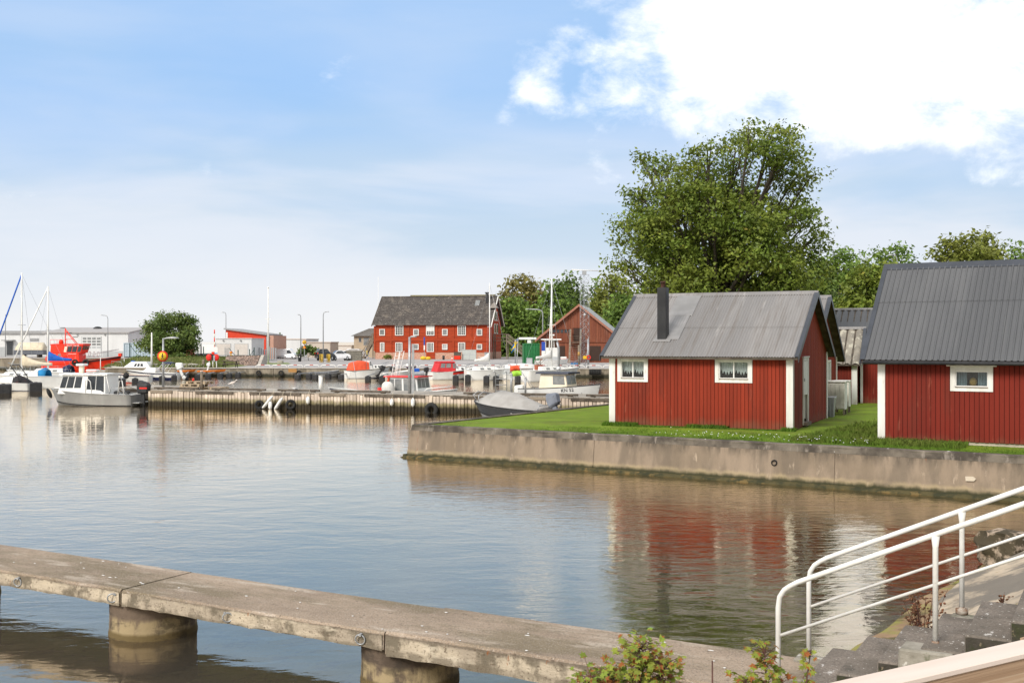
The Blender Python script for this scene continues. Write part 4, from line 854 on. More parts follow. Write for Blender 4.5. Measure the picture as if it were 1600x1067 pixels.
tree('cypress_bush', 'small pointed evergreen beside the white van', 437, 175, .8, [(437, 530, 5), (436, 537, 6), (438, 545, 7), (437, 524, 2.5)], 900, .22, G3, 71, h0=.4, rt=.08, spread=.3, ntw=1, cat='bush')
tree('bush', 'low green bush on the verge beside the black car', 482, 150, .8, [(475, 548, 5), (483, 546, 6), (491, 550, 6), (470, 553, 4)], 1500, .18, G6, 72, h0=.2, rt=.05, spread=.25, ntw=1, cat='bush')
def gb(px0, px1, Y0, Y1, n, h_, m_, z=.8):
    def f(g):
        Y = g.uniform(Y0, Y1); px = g.uniform(px0, px1); p = at(px, Y, z); return (p.x, p.y, z, 1)
    blades('grass', n, f, h_, .03, m_)
# ================================================================ the timber-faced pier
m_pile = mat('weathered_piles', (.62, .52, .43), (.44, .36, .285), s=2.0, rough=.9, bump=.01, bs=12, stretch=(1, 1, .15), island=.22,
             layers=[((.62, .55, .46), 2.5, .55, .68, (1, 1, .2), None, None, .6), ((.16, .14, .05), 3, .2, .5, (1, 1, .4), .38, .56, .8), ((.028, .022, .013), 2, .1, .3, None, .20, .40, .97)])
m_pdeck = mat('pier_deck_boards', (.42, .38, .33), (.30, .27, .23), s=2, rough=.9, stretch=(.3, 1, 1), bump=.004, bs=14, island=.2)
PA = math.atan2(-.334, .9425); pier = thing('timber_pier', 'long harbour pier faced with upright bleached timber piles', 'pier', (-22.6, 59.0, 0), PA)
PL = 46
mb = MB(); x = 3.35
while x < PL:
    w_ = rnd.uniform(.155, .195); h_ = .80 + rnd.uniform(-.02, .02); y_ = rnd.uniform(-.02, .02); mb.box(x + .008, x + w_ - .012, y_ - .05, y_ + .05, -1.9, h_); x += w_ + .012
mb.build('piling', m_pile, pier)
MB().box(3.4, PL, .07, .12, -1.9, .79).build('backing', M['darkwood'], pier)
mb = MB()
for i in range(14, int(PL / .25)): mb.box(i * .25, i * .25 + .235, -.02, 3.2, .822 + rnd.uniform(-.003, .003), .872)
mb.build('deck', m_pdeck, pier); MB().box(0, PL, 3.15, 3.25, -1.9, .80).build('back_wall', M['darkwood'], pier); MB().box(3.32, 3.39, .13, 3.2, -1.9, .80).build('end_wall', m_pile, pier); mb = MB()
for i in range(15): mb.box(-.4 + i * .25, -.165 + i * .25, 1.9, 5.2, .80, .86)
mb.build('landing', m_pdeck, pier); MB().box(-.4, 3.3, 1.85, 1.95, .25, .79).build('landing_beam', M['darkwood'], pier); MB().box(-.3, -.05, 2.0, 2.25, -1.9, .79).build('landing_post', M['darkwood'], pier)
x = 3.6; k = 0
while x < PL - 3:
    l = rnd.uniform(2.2, 3.3); mb = MB(); z0 = .876; sag = rnd.uniform(-.02, .02)
    if k % 7 != 4: mb.box(x, x + l, .06, .22, z0 + .035, z0 + .13); mb.box(x + .2, x + .45, .07, .21, z0, z0 + .035); mb.box(x + l - .5, x + l - .25, .07, .21, z0, z0 + .035); mb.build('kerb_beam', M['darkwood'], pier, bevel=.02)
    x += l + rnd.uniform(.35, .9); k += 1
x = 3.5; k = 0
while x < PL - 3:
    l = rnd.uniform(1.2, 3.3); MB().box(x, x + l, -.10 - .01 * (k % 2), -.06, .70, .84).build('waling', M['darkwood' if k % 3 else 'wood'], pier, bevel=.01); x += l + rnd.uniform(.4, 1.6); k += 1
def onp(px, y=.0, z=.0):      # a point on the pier in its own frame, seen under px
    s = (px - 800) / F; c, s_ = math.cos(PA), math.sin(PA)      # X = -22.6 + c a - s_ y ; Y = 59 + s_ a + c y
    a = (s * (59 + c * y) + 22.6 + s_ * y) / (c - s * s_); return V((-22.6 + c * a - s_ * y, 59 + s_ * a + c * y, z))
def tyre(label, p, R_, r_, rz):
    th = thing('hanging_tyre', label, 'tyre', tuple(p), rz); MB().torus((0, 0, 0), R_, r_, 'y', 28, 10).build('tyre', M['rubber'], th)
    MB().tube([(0, 0, R_), (.02, .06, R_ + .45)], .012, 5).build('rope', M['creamcloth'], th); return th
tyre('large black tyre fender hanging half in the water on the pier face', onp(674, -.2, .14), .25, .11, PA)
tyre('black tyre hung on the pier face right of the white fenders', onp(454, -.18, .24), .19, .075, PA + .6)
tyre('black tyre with two white fenders leaning from it on the pier', onp(405, -.18, .2), .17, .07, PA + .4)
def fender(label, p, l, tilt, group=None):
    th = thing('boat_fender', label, 'fender', tuple(p), PA, group); mb = MB(); mb.lathe([(.01, -.03), (.05, -.01), (.095, .06), (.10, l * .5), (.095, l - .08), (.05, l - .01), (.012, l + .03)], (0, 0, 0), 12); mb.v = [(x + z * tilt, y, z) for x, y, z in mb.v]; mb.build('fender', M['gel'], th)
    MB().tube([(l * tilt, 0, l), (l * tilt, .12, l + .35)], .008, 4).build('rope', M['creamcloth'], th); th.rotation_euler = (R(-4), 0, PA)
fender('white fender leaning right out of the tyre on the pier', onp(411, -.35, .05), .62, .85); fender('short upright white fender between two leaning ones', onp(422, -.3, .0), .40, 0); fender('white fender leaning right beside the short upright one', onp(430, -.3, .0), .58, .65)
fender('small white fender on the pier face right of the tyres', onp(481, -.18, .32), .34, 0); fender('small white fender under the mast of the pier lamp', onp(612, -.18, .32), .30, 0); fender('white fender left of the large tyre', onp(645, -.18, .30), .38, 0)
# lamp posts
def lamp(name, label, p, h_, arm, th_=0, head=.5, r_=.06, m_=None, curve=True, slots=False):
    o = thing(name, label, 'lamp post', tuple(p), th_); m_ = m_ or M['galv']
    pts = [(0, 0, 0), (0, 0, h_ - (.5 if curve else 0))] + ([(arm * .08, 0, h_ - .25), (arm * .3, 0, h_ - .06), (arm, 0, h_)] if curve else [])
    MB().tube(pts, [r_] + [r_ * .7] * (len(pts) - 1), 8).build('pole', m_, o)
    if not curve: MB().tube([(0, 0, h_ - .03), (arm, 0, h_ + .02)], r_ * .5, 6).build('arm', m_, o)
    hd = MB(); z_ = h_ + (.02 if not curve else 0); s_ = 1 if arm > 0 else -1
    hd.loft([[(arm - s_ * .1, -.08, z_ + .03), (arm - s_ * .1, .08, z_ + .03), (arm - s_ * .1, .1, z_ - .03), (arm - s_ * .1, -.1, z_ - .03)], [(arm + s_ * head * .5, -.13, z_ + .06), (arm + s_ * head * .5, .13, z_ + .06), (arm + s_ * head * .5, .16, z_ - .04), (arm + s_ * head * .5, -.16, z_ - .04)], [(arm + s_ * head, -.05, z_ + .02), (arm + s_ * head, .05, z_ + .02), (arm + s_ * head, .08, z_ - .03), (arm + s_ * head, -.08, z_ - .03)]], True, True)
    hd.build('lamp_head', M['lamp'], o); return o
p = onp(255, .5, .87); lp = lamp('lamp_post', 'grey pier lamp with an orange round sign, left of the pallets', p, zat(529, p.y) - .87, .28, 0, .55, .07, curve=False)
def disc(par, name, r_, m_, y, z, n=28, x=0): MB().lathe([(.001, -.012), (r_, -.012), (r_, .012), (.001, .012)], (x, y, z), n, 'y').build(name, m_, par)
sg = thing('warning_sign', 'round yellow sign with red rim and black walking figure on the pier lamp', 'sign', (p.x, p.y - .10, zat(557, p.y)), 0)
disc(sg, 'rim', .285, M['red'], 0, 0); disc(sg, 'face', .215, M['yellow'], -.020, 0)
def figure(par, m_, s=1.0, y=-.036, slash=False):
    mb = MB(); mb.lathe([(.001, -.004), (.034 * s, -.004), (.034 * s, .004), (.001, .004)], (0, y, .125 * s), 10, 'y')
    for a, b, w_ in [((0, .09), (0, -.02), .055), ((0, -.02), (-.055, -.15), .032), ((0, -.02), (.06, -.14), .032), ((0, .07), (-.07, -.01), .024), ((0, .07), (.07, .0), .024)]: mb.bar((a[0] * s, y, a[1] * s), (b[0] * s, y, b[1] * s), w_ * s, .008, (0, 1, 0))
    mb.build('walking_figure', m_, par)
figure(sg, M['black'])
p = onp(640, .6, .87); lamp('lamp_post', 'tall perforated grey lamp post on the pier before the big red warehouse', p, zat(527, p.y) - .87, .16, 0, .18, .085, curve=False)
MB().box(-.02, .10, -.07, .05, 0, 2.45).build('post', M['galv'], thing('steel_post', 'thin steel post clamped beside the tall perforated pier lamp', 'post', tuple(onp(644, .5, .87))))
for px, y0, lab, w_ in [(315, 581, 'grey timber mooring post beside the pallets on the pier', .07), (501, 588, 'short white mooring post on the pier', .10), (461, 607, 'stubby pale bollard on the pier edge', .13), (799, 585, 'slim grey mooring pole standing before the round-sterned yacht', .06), (821, 590, 'second slim mooring pole just left of the cream cabin boat', .05)]:
    y = 2.9 if px in (799, 821) else .5; p = onp(px, y, .87); th = thing('mooring_post', lab, 'post', tuple(p)); MB().cyl((0, 0), w_, 0, zat(y0, p.y) - .87, 10).build('post', M['galv'] if px > 700 or px == 461 else (M['white'] if px == 501 else M['wood']), th)
    MB().cyl((0, 0), w_ * 1.2, zat(y0, p.y) - .87, zat(y0, p.y) - .84, 10).build('cap', M['white'], th)
# ladder/cleat frame between
p = onp(783, 2.8, .87); th = thing('ladder_frame', 'white steel bathing ladder rising above the pier edge', 'ladder', tuple(p), PA); mb = MB()
for x in (-.3, .3): MB().tube([(x, 0, -.6), (x, 0, 1.0), (x, -.25, 1.1)], .022, 6).build('side_rail', M['galv'], th)
for z_ in (.1, .4, .7): MB().tube([(-.3, 0, z_), (.3, 0, z_)], .018, 6).build('rung', M['galv'], th)
# pallets and gull
GP = 'pallets stacked on the pier'
def pallet(label, p, rz):
    th = thing('wooden_pallet', label, 'pallet', tuple(p), rz, GP); m_ = mat('pallet_wood', (.46, .36, .24), (.33, .26, .18), s=3, rough=.9, island=.2) if 'pallet_wood' not in bpy.data.materials else bpy.data.materials['pallet_wood']
    mb = MB()
    for y in sp(0, .68, 6): mb.box(0, 1.2, y, y + .10, .12, .145)
    mb.build('deck_boards', m_, th); mb = MB()
    for x in (0, .53, 1.06):
        for y in (0, .34, .68): mb.mark().box(x, x + .14, y, y + .1, .024, .119)
    mb.each('block', m_, th); mb = MB()
    for y in (0, .34, .68): mb.mark().box(0, 1.2, y, y + .1, .0, .022)
    mb.each('runner', m_, th)
p = onp(283, .5, .875); pz = lambda i, dx: (p.x + dx, p.y - dx * .35, .875 + i * .148)
for i, dx, lab in [(0, -.12, 'bottom left pallet of the stack on the pier'), (1, -.05, 'pallet in the middle of the stack on the pier'), (2, .28, 'pallet on top of the stack on the pier')]: pallet(lab, pz(i, dx), PA)
pallet('low pallet on the pier deck right of the stack, behind the post', (p.x + 1.15, p.y - .3, .875), PA)
th = thing('red_bottle', 'small red gas bottle standing on the top pallet', 'bottle', (p.x + .62, p.y + .1, .875 + .445)); MB().lathe([(.001, 0), (.06, 0), (.06, .1), (.025, .14), (.025, .17), (.001, .17)]).build('bottle', M['red'], th)
p = onp(364, .4, 1.07); gm = mat('gull_white', (.75, .70, .66), (.60, .52, .46), s=9, rough=.8)
th = thing('gull', 'pale speckled gull standing on a dark kerb beam of the pier', 'gull', tuple(p + V((0, 0, .0))), .1); mb = MB()
mb.loft([[(x, r_ * math.cos(a) * .8, z_ + r_ * math.sin(a)) for a in sp(0, 5.24, 6)] for x, z_, r_ in [(-.27, .14, .008), (-.2, .155, .03), (-.08, .19, .07), (.03, .21, .08), (.10, .25, .06), (.14, .31, .038), (.165, .345, .042), (.20, .35, .035), (.215, .348, .012), (.265, .338, .004)]], True, True)
mb.tube([(0, .03, .15), (.01, .03, .0)], .008, 5); mb.tube([(0, -.03, .15), (.01, -.03, .0)], .008, 5); mb.build('body', gm, th)
# ================================================================ boats
class Hull:
    def __init__(s, L, B, hs, hb, draft=.25, rake=.5, tr=.85, full=2.3, fl=.82, mid=.45): s.__dict__.update(L=L, B=B, hs=hs, hb=hb, d=draft, rake=rake, tr=tr, full=full, fl=fl, mid=mid)
    def half(s, t):
        h = s.B / 2 * (s.tr + (1 - s.tr) * math.sin(math.pi / 2 * min(1, t / s.mid)))
        if t > s.mid: h *= max(0, 1 - ((t - s.mid) / (1 - s.mid)) ** s.full) ** .75
        return max(h, .012)
    def sheer(s, t): return s.hs + (s.hb - s.hs) * t ** 1.8
    def pt(s, t, f, sd=1, o=0.0):
        """f: 1 at the sheer, .35 at the chine, 0 at the keel"""
        zt = s.sheer(t); zk = -s.d * (1 - t ** 5 * .6); zc = -.02 + .25 * zt * t ** 3; h = s.half(t); hc = h * (s.fl - .25 * t ** 3)
        if f >= .35: q = (f - .35) / .65; y = hc + (h - hc) * q ** 1.2; z = zc + (zt - zc) * q
        else: q = f / .35; y = hc * q; z = zk + (zc - zk) * q ** 1.4
        x = -s.L / 2 + s.L * t - s.rake * (1 - max(0, (z - zk) / (zt - zk))) * t ** 2.5
        return V((x, sd * (y + o), z))
    def build(s, par, m_, deckm=None, n=18, dk=.05, name='hull'):
        mb = MB(); fs = [1, .9, .7, .5, .35, .18, 0]; secs = []
        for i in range(n + 1): t = i / n; secs.append([s.pt(t, f) for f in fs] + [s.pt(t, f, -1) for f in fs[-2::-1]])
        mb.loft(secs, True, False, False); o = len(mb.v); mb.f.append([k for k in range(len(secs[0]))]); mb.sm.append(False)
        h = mb.build(name, m_, par); d = MB(); pp = []
        for i in range(n + 1): t = i / n; a = s.pt(t, 1); a.y = max(.005, a.y - .03); a.z -= dk; pp.append(a)
        d.add(pp + [V((a.x, -a.y, a.z)) for a in pp], [(i, i + 1, n + 2 + i, n + 1 + i) for i in range(n)], False); d.build('deck', deckm or m_, par)
        return h
    def band(s, par, m_, f0, f1, name='stripe', o=.006, t0=0, t1=.995, n=20, solid=True):
        mb = MB()
        for sd in (1, -1):
            r_ = [[s.pt(t0 + (t1 - t0) * i / n, f, sd, o) for f in (f0, (f0 + f1) / 2, f1)] for i in range(n + 1)]; mb.loft(r_, True, False, False)
        return mb.build(name, m_, par)
    def rail(s, par, m_, r_=.02, z=.01, t0=0, t1=1, n=16, name='gunwale'):
        mb = MB()
        for sd in (1, -1): mb.mark().tube([s.pt(t0 + (t1 - t0) * i / n, 1, sd) + V((0, 0, z)) for i in range(n + 1)], r_, 6)
        for q in mb.each(name, m_, par): pass
def hull_text(par, hl, body, size, m_, t, f, o=.012):
    for sd in (1, -1):
        a = hl.pt(t, f, sd, o); c = hl.pt(t + .2, f, sd, o); up = hl.pt(t, min(1, f + .2), sd, o); L_ = len(body) * size * .58
        d = (c - a).normalized(); u_ = (up - a); u_ = (u_ - d * u_.dot(d)).normalized()
        if sd > 0: st_ = a + d * L_; d = -d
        else: st_ = a
        n_ = d.cross(u_); st_ = st_ + n_ * .02; Mx = Matrix((d, u_, n_)).transposed(); text(body, size, m_, par, tuple(st_), Mx.to_euler(), ext=.006)
def quadfn(A, B, C, D, out):
    A, B, C, D = map(V, (A, B, C, D)); nn = (B - A).cross(D - A).normalized() * out
    return lambda u, v, o=0.0: A.lerp(B, u).lerp(D.lerp(C, u), v) + nn * o
def panel(par, name, m_, q, u0, u1, v0, v1, o0=.0, o1=.012, inset=.0, n=0):
    mb = MB(); P = [(u0, v0), (u1, v0), (u1, v1), (u0, v1)]; mb.add([q(u, v, o0) for u, v in P] + [q(u, v, o1) for u, v in P], [(3, 2, 1, 0), (4, 5, 6, 7), (0, 1, 5, 4), (1, 2, 6, 5), (2, 3, 7, 6), (3, 0, 4, 7)]); return mb.build(name, m_, par, bevel=0)
def cabin(par, m_, x0, x1, w_, z0, z1, fr=.25, br=.0, taper=.9, roofm=None, over=.08, rt=.05, wins=(), front=2, glass=None, name='cabin', crown_=.03):
    """x0 aft, x1 forward; fr/br slope of the front/back; wins: (u0,u1,v0,v1) on each side"""
    g_ = glass or M['darkglass']; h = w_ / 2; ht = h * taper; b = [V((x0, h, z0)), V((x1, h * .92, z0)), V((x1, -h * .92, z0)), V((x0, -h, z0))]; tp = [V((x0 + br, ht, z1)), V((x1 - fr, ht * .92, z1)), V((x1 - fr, -ht * .92, z1)), V((x0 + br, -ht, z1))]
    c = MB(); c.add(b + tp, [(3, 2, 1, 0), (4, 5, 6, 7)] + [(i, (i + 1) % 4, 4 + (i + 1) % 4, 4 + i) for i in range(4)]); cab = c.build(name, m_, par, bevel=.02)
    sides = [quadfn(b[0], b[1], tp[1], tp[0], -1 if (b[1] - b[0]).cross(tp[0] - b[0]).y < 0 else 1), quadfn(b[3], b[2], tp[2], tp[3], -1 if (b[2] - b[3]).cross(tp[3] - b[3]).y > 0 else 1)]
    for q in sides:
        for w4 in wins: panel(cab, 'window', w4[4] if len(w4) > 4 else g_, q, *w4[:4])
    q = quadfn(b[1], b[2], tp[2], tp[1], -1 if (b[2] - b[1]).cross(tp[1] - b[1]).x < 0 else 1)
    for i in range(front): panel(cab, 'windscreen', g_, q, .06 + i * .9 / front + .02, .04 + (i + 1) * .9 / front, .42 if wins else .2, .92)
    if roofm is not None:
        r_ = MB(); xs_ = [x0 + br - over, x0 + br + .1, x1 - fr - .1, x1 - fr + over]; r_.loft([[(x, -ht - over * .6, z1 + .004), (x, ht + over * .6, z1 + .004), (x, ht + over * .4, z1 + rt), (x, 0, z1 + rt + crown_), (x, -ht - over * .4, z1 + rt)] for x in xs_], False, True); r_.build('cabin_roof', roofm, cab)
    return cab
def outboard(par, x, y, z, s=1.0, m_=None, tilt=0.0, name='outboard_motor'):
    m_ = m_ or M['black']; mb = MB(); Tm = Matrix.Translation((x, y, z)) @ Matrix.Rotation(tilt, 4, 'Y') @ Matrix.Scale(s, 4)
    secs = [[(-.10 + dx + a * q, w_ * r_, h + .05 * q * (h > .5)) for q, r_ in ((-1, -.6), (-.7, -1), (.7, -1), (1, -.6), (1, .6), (.7, 1), (-.7, 1), (-1, .6))] for h, a, w_, dx in [(.14, .17, .10, 0), (.20, .24, .15, 0), (.46, .26, .155, -.02), (.58, .22, .13, -.03), (.62, .16, .10, -.03)]]
    mb.loft([[Tm @ V(p) for p in q] for q in secs], False, True); o = mb.build(name, m_, par, bevel=.012)
    mb = MB(); mb.loft([[Tm @ V(p) for p in [(-.16, -.05, h), (.0, -.06, h), (.0, .06, h), (-.16, .05, h)]] for h in (.17, -.35)], False, True); mb.loft([[Tm @ V(p) for p in [(-.22, -.02, h), (.0, -.03, h), (.0, .03, h), (-.22, .02, h)]] for h in (-.35, -.62)], False, True)
    mb.loft([[Tm @ V((xx, r_ * math.cos(a), -.52 + r_ * math.sin(a))) for a in sp(0, 5.24, 6)] for xx, r_ in [(-.3, .03), (-.24, .05), (-.05, .055), (.06, .01)]], True, True)
    for a in (0, 2.09, 4.19): mb.add([Tm @ V((-.30, .03 * math.cos(a), -.52 + .03 * math.sin(a))), Tm @ V((-.28, .13 * math.cos(a - .3), -.52 + .13 * math.sin(a - .3))), Tm @ V((-.31, .13 * math.cos(a + .3), -.52 + .13 * math.sin(a + .3)))], [(0, 1, 2)])
    mb.build('lower_unit', m_, o); return o
def hoop(par, pts, r_=.018, m_=None, name='rail'): return MB().tube(pts, r_, 6).build(name, m_ or M['galv'], par)
def boat(name, label, cat, px, Y, rz, group=None, X=None): return thing(name, label, cat, ((px - 800) / F * Y if X is None else X, Y, 0), rz, group)
# --- aluminium cabin boat
b = boat('cabin_boat', 'aluminium workboat with white cabin and big black outboard at the end of the pier', 'boat', 148, 58.5, math.pi - .10)
hl = Hull(4.9, 2.1, .60, .86, .3, .45, .9, 2.2, .88); hl.build(b, M['alu'], M['white']); hl.band(b, M['black'], .33, .41, 'boot_stripe'); hl.rail(b, M['alu'], .028)
mb = MB(); secs = []
for i in range(13):
    t = .30 + .66 * i / 12; a = hl.pt(t, 1); y = max(.02, a.y - .10); up = .20 * min(1, (t - .28) * 12) * (1 - .5 * max(0, (t - .8) / .2)); secs.append([(a.x - .03, y, a.z - .06), (a.x - .03, y * .93, a.z + up), (a.x - .03, -y * .93, a.z + up), (a.x - .03, -y, a.z - .06)])
mb.loft(secs, False, True); fd = mb.build('foredeck', M['gel'], b); q = quadfn((1.55, .70, .74), (1.95, .52, .80), (1.90, .48, .95), (1.55, .64, .92), 1)
c_ = cabin(b, M['gel'], -1.0, 1.72, 1.66, .62, 1.66, .30, .03, .92, M['gel'], .14, .06, [(.03, .20, .12, .93), (.215, .40, .12, .93), (.53, .675, .32, .90), (.70, .845, .32, .90), (.865, .985, .32, .90)], 3, M['darkglass'])
for sd in (1, -1): MB().box(1.72, 1.98, sd * .60 - .015, sd * .60 + .015, .80, .93).build('porthole', M['greyglass'], fd)
MB().box(-.2, .42, -.25, .25, 1.78, 1.93).build('life_raft', M['gel'], b, bevel=.06); MB().box(-.2, .42, -.255, .255, 1.845, 1.87).build('raft_strap', M['red'], b)
mb = MB(); mb.box(.62, .86, -.10, .10, 1.75, 2.12); mb.build('radar_mast', M['cream'], b, bevel=.03); MB().box(.50, .95, -.28, .28, 2.12, 2.24).build('radar', M['gel'], b, bevel=.04)
for sd in (1, -1):
    hoop(b, [(-1.05, sd * .8, 1.6), (-1.3, sd * .86, .62)], .022, M['white'], 'cabin_rail'); hoop(b, [(-1.25, sd * .88, .6), (-1.35, sd * .86, 1.0), (-1.85, sd * .86, .92), (-2.3, sd * .84, .6)], .02, M['galv'], 'stern_rail')
hoop(b, [(-1.75, .95, .55), (-1.85, .95, 1.35), (-2.0, .95, 1.35), (-2.1, .95, .55)], .025, M['white'], 'boarding_rail'); hoop(b, [(.05, .92, .62), (.05, .92, 1.35), (-.10, .92, 1.42), (-.22, .92, 1.3), (-.3, .92, .62)], .022, M['white'], 'grab_rail')
MB().box(-2.85, -2.42, -.75, .75, .14, .20).build('swim_platform', M['alu'], b, bevel=.015)
for k, (x, y) in enumerate(((-1.4, .35), (-1.7, -.3))): MB().sph((x, y, .68), .16, .14, .12).build('mooring_rope_coil', M['black'], b)
outboard(b, -2.72, .25, .46, 1.35, M['black']); MB().box(-3.14, -2.72, .455, .462, .90, .99).build('cowling_decal', M['red'], b)
th = thing('bow_fender', 'black half-moon fender hanging at the bow of the aluminium boat', 'fender', (at(77, 59.0, .25).x, 59.0, .62), 0); mb = MB(); mb.sph((0, 0, 0), .10, .16, .30, 12, 8); mb.build('fender', M['rubber'], th); th.rotation_euler = (0, R(-25), 0)
# --- covered runabout by the lawn berth
hd_ = V((-.70, .66, 0)); b = boat('covered_boat', 'dark grey runabout under a light grey tarpaulin beside the lawn wall', 'boat', 0, 45.6, math.atan2(hd_.y, hd_.x), X=.02)
mg = mat('dark_grey_topside', (.055, .057, .062), rough=.4); hl = Hull(4.5, 1.9, .62, .86, .3, .7, .9, 2.0, .80); hl.build(b, M['alu'], M['gel']); hl.band(b, mg, .62, .97, 'topside_stripe', .008, .1); hl.rail(b, M['black'], .03); hl.band(b, M['black'], .58, .64, 'rub_strake', .02)
mb = MB(); secs = []
for i in range(17):
    t = .06 + .90 * i / 16; a = hl.pt(t, 1); y = a.y + .015; ridge = {0: .05}.get(i, .0) + .62 * max(0, math.sin(math.pi * min(1, max(0, (t - .02) / .93)) ** 1.25)) ** .8; n = 10
    secs.append([(a.x, y * math.cos(math.pi * k / n), a.z + .01 + ridge * (1 - abs(math.cos(math.pi * k / n)) ** (1.25)) + .012 * math.sin(k * 2 + i * 1.7)) for k in range(n + 1)])
mb.loft(secs, True, False, True); mb.build('tarpaulin', mat('grey_tarpaulin', (.38, .365, .345), (.32, .305, .285), s=2, rough=.85, bump=.025, bs=4), b)
outboard(b, -2.35, 0, .62, 1.15, mat('slate_cowling', (.20, .22, .26), (.15, .165, .20), s=2, rough=.35), .45)
for x in (1.55, 1.9): hoop(b, [(x, -.55 + (x - 1.5), .8), (x, -.45, 1.15), (x + .05, .1, 1.28), (x, .45, 1.15), (x, .55 - (x - 1.5), .8)], .022, M['galv'], 'bow_rail')
hoop(b, [(-2.0, .7, .6), (-2.15, .7, .85), (-2.1, -.7, .85), (-2.0, -.7, .6)], .02, M['galv'], 'stern_rail')
hull_text(b, hl, 'Buster x', .17, M['white'], .16, .74)
# --- KN 52
b = boat('fishing_boat', 'cream fishing boat with dark flat cabin roof and KN 52 on its bow', 'boat', 878, 54.9, R(-27)); hl = Hull(4.2, 1.8, 1.03, 1.30, .3, .35, .9, 2.0, .86, .42)
hl.build(b, M['gel'], M['cream']); hl.band(b, M['navy'], .36, .56, 'lower_stripe', .005, .5); hl.rail(b, M['black'], .022)
c_ = cabin(b, M['cream'], -1.0, .62, 1.40, .9, 1.80, .16, .10, .93, mat('dark_roof_paint', (.04, .045, .065), rough=.5), .22, .09, [(.50, .93, .42, .90)], 2, M['greyglass'], 'wheelhouse', .02)
hull_text(b, hl, 'KN 52', .24, M['black'], .58, .87)
outboard(b, -2.45, .1, .55, 1.0, M['gel'], .2); MB().box(-1.9, -1.45, -.3, .3, .5, .95).build('net_hauler', M['white'], b, bevel=.02); MB().sph((-.2, 0, 2.06), .10).build('dome_light', M['gel'], b)
hoop(b, [(1.3, -.5, .85), (1.3, -.45, 1.0), (2.1, 0, 1.15), (1.3, .45, 1.0), (1.3, .5, .85)], .015, M['galv'], 'bow_rail')
# marker buoys with flags standing in the fishing boat
for k, (px, py, c, lab) in enumerate([(812, 575, M['orangecloth'], 'orange flag of the net marker leaning from the cream fishing boat'), (815, 583, mat('lime_cloth', (.40, .75, .08), rough=.8), 'lime green flag of the net marker below the orange one')]):
    top = at(px, 56, zat(py, 56)); th = thing('net_marker', lab, 'marker flag', (at(836, 56).x + k * .25, 56 + .1 * k, .7)); d = top - V(th.location); MB().tube([(0, 0, 0), d * 1.08], .014, 5).build('stick', M['galv'], th)
    mb = MB(); n = 6; mb.add([d + V((-.50 * i / n, .05 * math.sin(i), .14 * (1 if j else -1) - .05 * i / n)) for j in (0, 1) for i in range(n + 1)], [(i, i + 1, n + 2 + i, n + 1 + i) for i in range(n)], True); f_ = mb.build('flag', c, th); sm = f_.modifiers.new('t', 'SOLIDIFY'); sm.thickness = .01
# --- red-roofed cabin boat behind the pier
b = boat('cabin_boat', 'small white cabin boat with red roof and curtained windows behind the pier lamp', 'boat', 650, 58.6, R(-22)); hl = Hull(4.9, 2.0, .60, .88, .3, .5, .9, 2.0, .86)
hl.build(b, M['gel'], M['gel']); hl.rail(b, M['gel'], .03); c_ = cabin(b, M['gel'], -1.35, .55, 1.75, .52, 1.52, .15, .0, .93, M['red'], .16, .05, [(.03, .25, .12, .90), (.28, .50, .12, .90), (.56, .72, .12, .90), (.76, .96, .12, .90)], 3, M['greyglass'])
MB().tube([(-.3, 0, 1.5), (-.3, 0, 2.0)], .05, 8).build('radar_pole', M['gel'], b); MB().lathe([(.001, 0), (.20, .0), (.26, .08), (.28, .12), (.28, .24), (.001, .26)], (-.3, 0, 1.98), 18).build('radar_dome', M['gel'], b); MB().lathe([(.22, .0), (.285, .09), (.285, .11)], (-.3, 0, 1.975), 18).build('dome_band', M['navy'], b)
MB().box(-1.7, -.2, -1.04, -.99, .50, .66).build('side_panel', mat('slate_panel', (.12, .13, .15), rough=.5), b)
hoop(b, [(.8, -.7, .74), (1.0, -.68, .92), (2.2, -.12, 1.05)], .03, M['white'], 'bow_rail'); MB().bar((-1.42, -.85, .55), (-1.2, -.85, 1.5), .12, .05, (0, 1, 0)).build('cabin_pillar', mat('rust_red', (.50, .07, .02), rough=.6), b)
b = boat('covered_motor', 'outboard under a bulging white cover left of the red-roofed boat', 'motor', 608, 57.8, .2); b.location.z = .75; mb = MB()
mb.loft([[(r_ * math.cos(a) + dx, r_ * .8 * math.sin(a), z_) for a in sp(0, 5.8, 12)] for z_, r_, dx in [(-.55, .12, .05), (-.35, .30, .05), (-.1, .36, 0), (.2, .36, -.05), (.42, .30, -.08), (.54, .16, -.1)]], True, True); mb.build('cover', mat('white_cover', (.74, .72, .68), (.62, .60, .55), s=3, rough=.85, bump=.04, bs=5), b); MB().box(-.1, .1, -.06, .06, -1.1, -.5).build('motor_leg', M['black'], b)
# gangway ladders leaning up by the red-roofed boat
for k, (p0, p1, p2, lab) in enumerate([((612, 606), (622, 551), .28, 'white aluminium ladder leaning beside the red-roofed boat'), ((616, 606), (628, 549), .26, 'second white ladder leaning just right of the first')]):
    a = at(p0[0], 58.3 + k * .5, zat(p0[1], 58.3)); c = at(p1[0], 59 + k * .5, zat(p1[1], 59)); th = thing('boat_ladder', lab, 'ladder', tuple(a)); d = c - a
    for s_ in (-.12, .12): MB().tube([(s_, 0, 0), d + V((s_, 0, 0))], .020, 5).build('side_rail', M['white'], th)
    for i in range(1, 10): q = d * (i / 10); MB().tube([q + V((-.12, 0, 0)), q + V((.12, 0, 0))], .014, 4).build('rung', M['white'], th)
